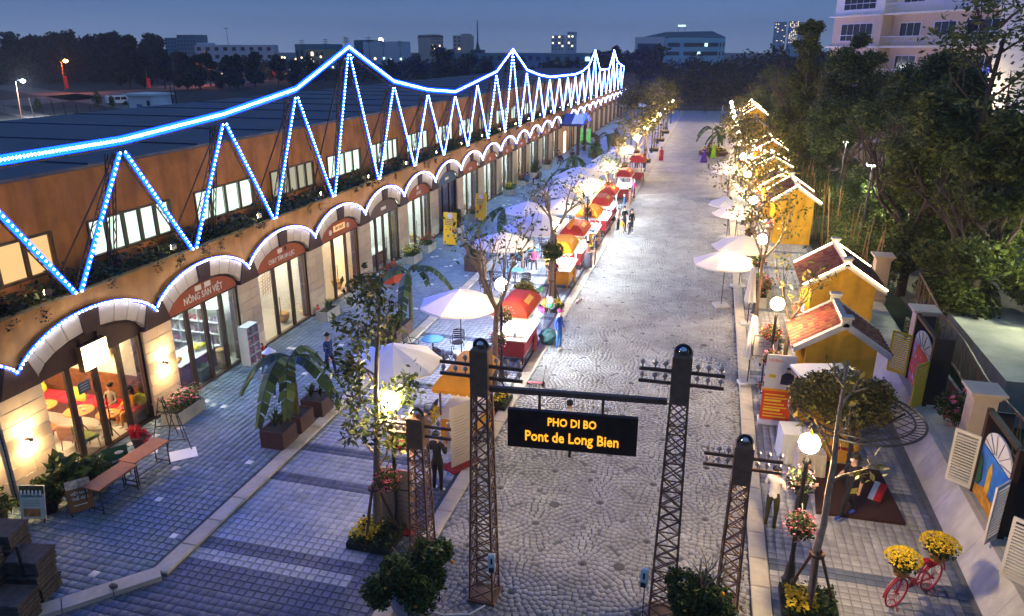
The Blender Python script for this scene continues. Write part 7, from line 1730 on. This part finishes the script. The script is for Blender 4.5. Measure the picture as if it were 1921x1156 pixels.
for i, (px, Y, h) in enumerate(((-196,340,16),(-186,345,16.5),(-178,350,17.5),(-172,340,16.8),(-163,345,17.2),(-158,350,16),(-150,352,15.6))): mast(px,Y,h,['first','second','third','fourth','fifth','sixth','seventh'][i]+' power pole from the left in the row on the horizon', arms=3)
# roadside lamps on the far left
def roadlamp(x, y, h, lab, e=E_O, banner=True, rr=.55):
    r = thing('road_lamp', lab, 'road lamp', (x,y,0)); MB().tube((0,0,0),(.5,0,h),.12,6,.07).build('pole', mat('lamp_pole', (.35,.18,.12), .6), r); MB().path([(.5,0,h),(1.2,0,h+.4),(2.0,0,h+.3)], .06, 5).build('arm', M_DW, r)
    MB().ball((2.0,0,h+.15), rr, 9, 7, sc=(1,1,.7)).build('lamp_head', e, r)
    if banner: MB().box(.35,1.3,-.05,.05,h*.15,h*.55).build('banner', mat('red_banner', (.5,.01,.01), .7, .1, em=(1,.03,.02), es=.12), r)
E_O2 = emit('sodium', (1,.24,.03), 420); E_O2b = emit('sodium_b', (1,.30,.06), 250)
roadlamp(-172,171,8.2,'orange road lamp with a red banner at the far left', E_O2); roadlamp(-168,222,8.0,'orange road lamp behind the white hut', E_O2, True); roadlamp(-170,270,7.4,'orange road lamp left of the row of factory lights', E_O2b, True); roadlamp(-158,186,6.5,'unlit grey road lamp with a red banner', M_DW, True, .2)
roadlamp(-115,104,6.0,'pale white lamp on a slanted pole at the left', emit('white_head', (.9,.9,1.0), 1600), False, .35)
R = random.Random(2)
for i in range(22):
    x = -200 + i*3.2; r = thing('distant_lamp', '%s lamp of the line of factory lights, counted from the left' % ['first','second','third','fourth','fifth','sixth','seventh','eighth','ninth','tenth','eleventh','twelfth','thirteenth','fourteenth','fifteenth','sixteenth','seventeenth','eighteenth','nineteenth','twentieth','twenty-first','last'][i], 'lamp', (x, 318+R.uniform(-6,6), 0), 0, 'line of lights before the distant factories'); h = 7.6+R.uniform(-.4,.5) if i % 3 else R.uniform(2,4)
    MB().tube((0,0,0),(0,0,h),.08,4).build('pole', M_DW, r); MB().ball((0,0,h+.2), R.uniform(.25,.6), 8, 6).build('lamp_head', E_W if R.random() < .65 else E_C, r)
for i, (x, y, z, rr, e) in enumerate(((-55,178,4,.35,E_W),(-64,210,3.4,.3,E_C),(-330,200,3,.4,E_O),(-150,104,2.4,.4,E_O),(-143,104,2.2,.35,E_O),(-136,112,2.3,.35,E_O))):
    r = thing('distant_lamp', ['small warm lamp in the dark beyond the roof','small cold lamp in the dark beyond the roof','orange lamp in the far left trees','orange lamp at the left edge of the field','second orange lamp at the left edge','third orange lamp under the left trees'][i], 'lamp', (x,y,0)); MB().tube((0,0,0),(0,0,z),.06,4).build('pole', M_DW, r); MB().ball((0,0,z+rr), rr, 8, 6).build('lamp_head', e, r)
# white hut, van, coach
ht_ = thing('white_hut', 'small white flat-roofed hut on the dark field', 'hut', (-86.5,101,0), -.12); M_HUT = mat('hut_white', (.8,.82,.85), .9, .06, 1)
MB().box(-3.6,1.2,0,4,0,4.3).build('wall', M_HUT, ht_); MB().box(-4.0,1.6,-.5,4.4,4.3,4.6).build('roof', M_HUT, ht_); MB().box(1.2,4.2,.3,3,0,3.0).build('annex', M_HUT, ht_)
MB().box(-2.0,-.9,-.05,0,.2,3.0).build('door', mat('hut_door', (.16,.28,.5)), ht_); MB().box(.2,.8,-.05,0,2.8,3.6).build('window', M_DW, ht_)
for q in (3.6,4.4): MB().tube((q,2,0),(q-.2,2,6.0),.08,5).build('vent_pipe', M_DW, ht_)
def vehicle(x, y, rz, lab, kind):
    r = thing({'van':'van','bus':'coach'}[kind], lab, {'van':'van','bus':'coach'}[kind], (x,y,0), rz); L, H, m = (4.4,1.9,M_HUT) if kind == 'van' else (10,3.2,mat('coach_body', (.22,.2,.24), .4))
    MB().prism([(-L/2,.4),(L/2,.4),(L/2,H*.6),(L/2-.5,H),(-L/2+.2,H),(-L/2,H*.9)], -1., 1., 'y').build('body', m, r)
    for a in (-.3,.3):
        for s_ in (-1,1): MB().lathe([(.38,-.12),(.38,.12)], (L*a,1.0*s_,.38), 12, ax='y').build('wheel', M_BLK, r)
    for k in range(3 if kind == 'van' else 7): MB().box(-L*.42+k*L*.84/(3 if kind == 'van' else 7),-L*.42+(k+.85)*L*.84/(3 if kind == 'van' else 7),-1.02,-1.0,H*.55,H*.85).build('window', M_DGL if kind == 'van' else E_W, r)
    for s_ in (-1,1): MB().box(L/2,L/2+.04,.6*s_-.15,.6*s_+.15,.6,.85).build('headlight', E_W, r)
    if kind == 'bus': MB().box(-1,4,-1.05,-.98,3.2,3.5).build('roof_light', emit('magenta_strip', (1,.05,.45), 4, False), r); MB().box(-5,5,-1.06,-1.02,.5,.9).build('side_light', emit('bus_white', (1,.7,.55), 3, False), r)
vehicle(-124.5,137,.9,'small white van parked beside the hut on the field road','van'); vehicle(-183,262,.3,'coach with magenta roof light passing on the far road','bus')
for i, (x, y) in enumerate(((-128,120),(-124.5,131.5),(-120.5,131),(-124,139))):
    r = thing('clipped_shrub', ['clipped conical shrub alone on the field','tall clipped shrub left of the hut','small clipped shrub left of the hut','clipped shrub nearest the hut'][i], 'shrub', (x,y,0)); h = (2.4,3.6,2.4,2.6)[i]
    addleaf('foliage', cloud([(0,0,h*.3),(0,0,h*.55),(0,0,h*.8)],[h*.3,h*.24,h*.14],500,i,.3), .35, M_BT1, r, i); MB().tube((0,0,0),(0,0,h*.5),.1,5).build('stem', M_BARKD, r)
# field fence posts and end wall
fp = thing('field_fence', 'row of thin posts along the track across the dark field', 'fence', (0,0,0))
for i in range(24): x = -60 - i*5; MB().tube((x,78+i*2.6,0),(x-.3,78+i*2.6,3.2),.05,4).build('post', M_CR, fp)
ew = thing('end_wall', 'long pale boundary wall across the far end of the street', 'wall', (0,0,0)); ew.name = 'boundary_wall'
for i in range(30): MB().cbox(-60+i*4.2,-60+i*4.2+4.1,200,200.3,0,5.6,.02).build('wall_panel', mat('far_wall', (.22,.18,.16), .9, .15, .3, stain=.3), ew)
for i, x in enumerate((-12.,-1.5,6.5,-7)):
    r = thing('power_pole', ['wooden twin-arm pole left of the street end','twin-arm pole in the middle of the street end','twin-arm pole right of the street end','pole with long arm at the street end'][i], 'power pole', (x,158+i,0)); MB().tube((0,0,0),(0,0,6.8),.13,6).build('pole', M_BARKD, r)
    for k in range(2): MB().box(-1.5,1.5,-.06,.06,6.2-k*.7,6.35-k*.7).build('cross_arm', M_BARKD, r)
gt = thing('far_gate', 'low wooden gate closing the far end of the street', 'gate', (-1,151.5,0)); 
for k in range(3): MB().box(-5,5,-.05,.05,.3+k*.45,.42+k*.45).build('rail', M_BARKD, gt)
for k in range(6): MB().box(-5+k*2-.08,-5+k*2+.08,-.08,.08,0,1.5).build('post', M_BARKD, gt)
# banana bed in the street
bb = thing('flower_bed', 'round bed of yellow flowers in the far street around the banana plants', 'flower bed', (.3,86.3,0)); MB().lathe([(1.6,0),(1.6,.35),(1.5,.4)], n=16).build('rim', M_BOX, bb)
addleaf('leaves', cloud([(0,0,.4)],[1.4],900,3,.2,.35), .22, M_LD, bb, 1); addleaf('blossoms', cloud([(0,0,.5)],[1.45],400,4,.6,.35), .2, M_YEL, bb, 2)
banana(.0,86.2,'banana plant with a long leaf to the left in the street flower bed',3.4,15,.3,5); banana(.8,86.8,'upright banana plant on the right of the street flower bed',2.8,17,.3,5)
# ---- distant trees
M_FT = leafmat('far_tree', (.018,.035,.022), (.03,.05,.03), trans=.1); M_FT2 = leafmat('far_tree_olive', (.035,.045,.02), (.05,.06,.03), trans=.1)
def fartree(x, y, h, w, lab, seed, m, n=900, conic=.0):
    t = thing('distant_tree', lab, 'tree', (x,y,0), 0, 'dark distant trees'); R = random.Random(seed); ce, ra = [], []
    for i in range(12):
        z = R.uniform(.18,1.)*h; f = (1-conic*(z/h)); a = R.uniform(0,2*PI); q = R.uniform(0,.8)*w*f; ce.append((q*math.cos(a),q*math.sin(a),z*.92)); ra.append(w*R.uniform(.3,.5)*(.5+.5*f))
    addleaf('crown', cloud(ce, ra, n, seed, .3), max(.5, h*.085), m, t, seed, aspect=.6); MB().tube((0,0,0),(0,0,h*.6),h*.02,5).build('trunk', M_BARKD, t); return t
R = random.Random(77); k = 0
names = ['tall','bushy','narrow','rounded','ragged','low']
for i in range(34):                                     # left skyline
    f = i/33; dx = -1.22 + .56*f + R.uniform(-.01,.01); Y = 205 + R.uniform(-12,50)*1.0; h = (16.5 if f < .62 else 11.0)*R.uniform(.82,1.06); 
    fartree(dx*Y, Y, h, h*.42, names[i % 6] + ' dark tree in the left skyline, about number %s from the left edge' % ['one','two','three','four','five','six','seven','eight','nine','ten','eleven','twelve','thirteen','fourteen','fifteen','sixteen','seventeen','eighteen','nineteen','twenty','twenty-one','twenty-two','twenty-three','twenty-four','twenty-five','twenty-six','twenty-seven','twenty-eight','twenty-nine','thirty','thirty-one','thirty-two','thirty-three','thirty-four'][i], 500+i, M_FT, 2600, .55)
for i in range(22):
    f = i/21; dx = -1.24 + .42*f + R.uniform(-.01,.01); Y = 262 + R.uniform(-8,8); h = 17.5*R.uniform(.8,1.08)
    fartree(dx*Y, Y, h, h*.5, names[(i*5+2) % 6] + ' dark tree of the second rank behind the left skyline, %s from the left' % ['first','second','third','fourth','fifth','sixth','seventh','eighth','ninth','tenth','eleventh','twelfth','thirteenth','fourteenth','fifteenth','sixteenth','seventeenth','eighteenth','nineteenth','twentieth','twenty-first','last'][i], 700+i, M_FT, 1800, .5)
mid = [(-.62,230,9.5,3.5),(-.56,240,9,4),(-.50,250,8.5,3),(-.44,250,8,3),(-.40,255,9.5,6),(-.365,250,12.6,6),(-.335,250,11,6),(-.30,255,8,6),(-.26,250,8,5),(-.22,240,7.5,5),(-.188,235,11.8,3.2),(-.15,230,8,5),(-.142,185,12.2,3.6),(-.128,186,12.6,3.4),(-.11,210,11,5),(-.092,200,12.4,5),(-.075,205,12.6,5),(-.055,200,8.5,6),(-.03,195,9,6),(-.005,200,9,7),(.02,190,9.2,7),(.045,185,10,8),(.07,180,10.4,8),(.10,180,10.6,8),(.13,185,11,8),(-.66,235,10,4),(-.59,225,8,4)]
for i, (dx, Y, h, w) in enumerate(mid):
    fartree(dx*Y, Y, h, w, '%s dark tree of the middle distance, number %d from the left behind the truss' % (names[(i*5) % 6], i+1) if 0 else '%s dark tree %s' % (names[(i*5) % 6], ['left of the white building','before the striped factory','under the factory lights','by the first truss peak','right of the first truss peak','with high crown before the cream flats','beside the high crown before the cream flats','over the maroon shed end','left of the second truss peak','right of the second truss peak','standing clear right of the second peak','between the second and third peaks','with twin crown left of the third peak','with twin crown, right half','behind the third truss peak','at the left of the office building','covering the corner of the office building','below the office building, left','below the office building, middle','below the office building, right','past the right end of the office building','behind the far street lamps on the right','left of the narrow tree','behind the narrow tree','right of the narrow tree','in front of the white building','below the row of power poles'][i]), 600+i, M_FT, 1500, .2)
g = np.random.default_rng(3); n = 26000; X = g.uniform(-420,160,n); Y = g.uniform(262,330,n); Hh = 4.2 + 2.2*np.sin(X*.09) + 1.3*np.sin(X*.31+1)
o = bpy.data.objects.new('treeline', leafmesh('treeline', np.stack([X,Y,g.uniform(0,1,n)**.6*Hh],1), 1.6, M_FT, aspect=.6)); COL.objects.link(o); tag(o, 'dark far-off belt of trees and bushes across the horizon', 'trees', kind='stuff')
n = 9000; X = g.uniform(-75,60,n); Y = g.uniform(164,199,n)
o = bpy.data.objects.new('scrub', leafmesh('scrub', np.stack([X,Y,g.uniform(0,1,n)*1.6],1), .8, leafmat('scrub_leaf', (.05,.035,.025), (.08,.06,.04)), aspect=.6)); COL.objects.link(o); tag(o, 'brown scrub on the open ground beyond the street end', 'scrub', kind='stuff')
# rows of low hedge before the field road
n = 7000; t_ = g.uniform(0,1,n); X = -205 + 150*t_ + g.normal(0,1,n); Y = 330 - 60*t_ + g.normal(0,1.2,n)
hz = MB().box(-760,760,-40,1750,-1.3,66).build('haze', [])
hm = bpy.data.materials.new('haze'); hm.use_nodes = True; hm.node_tree.nodes.clear(); pv = hm.node_tree.nodes.new('ShaderNodeVolumePrincipled'); ho = hm.node_tree.nodes.new('ShaderNodeOutputMaterial')
pv.inputs['Color'].default_value = (.86,.91,1.0,1); pv.inputs['Density'].default_value = .00042; pv.inputs['Anisotropy'].default_value = .2; hm.node_tree.links.new(pv.outputs[0], ho.inputs['Volume'])
hz.data.materials.append(hm); hz['kind'] = 'stuff'; hz['label'] = 'thin blue evening haze over the whole place'
# ================================================================= finish: lettering to plain meshes
dg = bpy.context.evaluated_depsgraph_get(); dg.update()
for o in [o for o in bpy.data.objects if o.type == 'FONT']:
    me = bpy.data.meshes.new_from_object(o.evaluated_get(dg)); me.name = 'lettering'
    q = bpy.data.objects.new('lettering', me); COL.objects.link(q); q.parent = o.parent; q.location = o.location; q.rotation_euler = o.rotation_euler; q.scale = o.scale
    bpy.data.objects.remove(o, do_unlink=True)
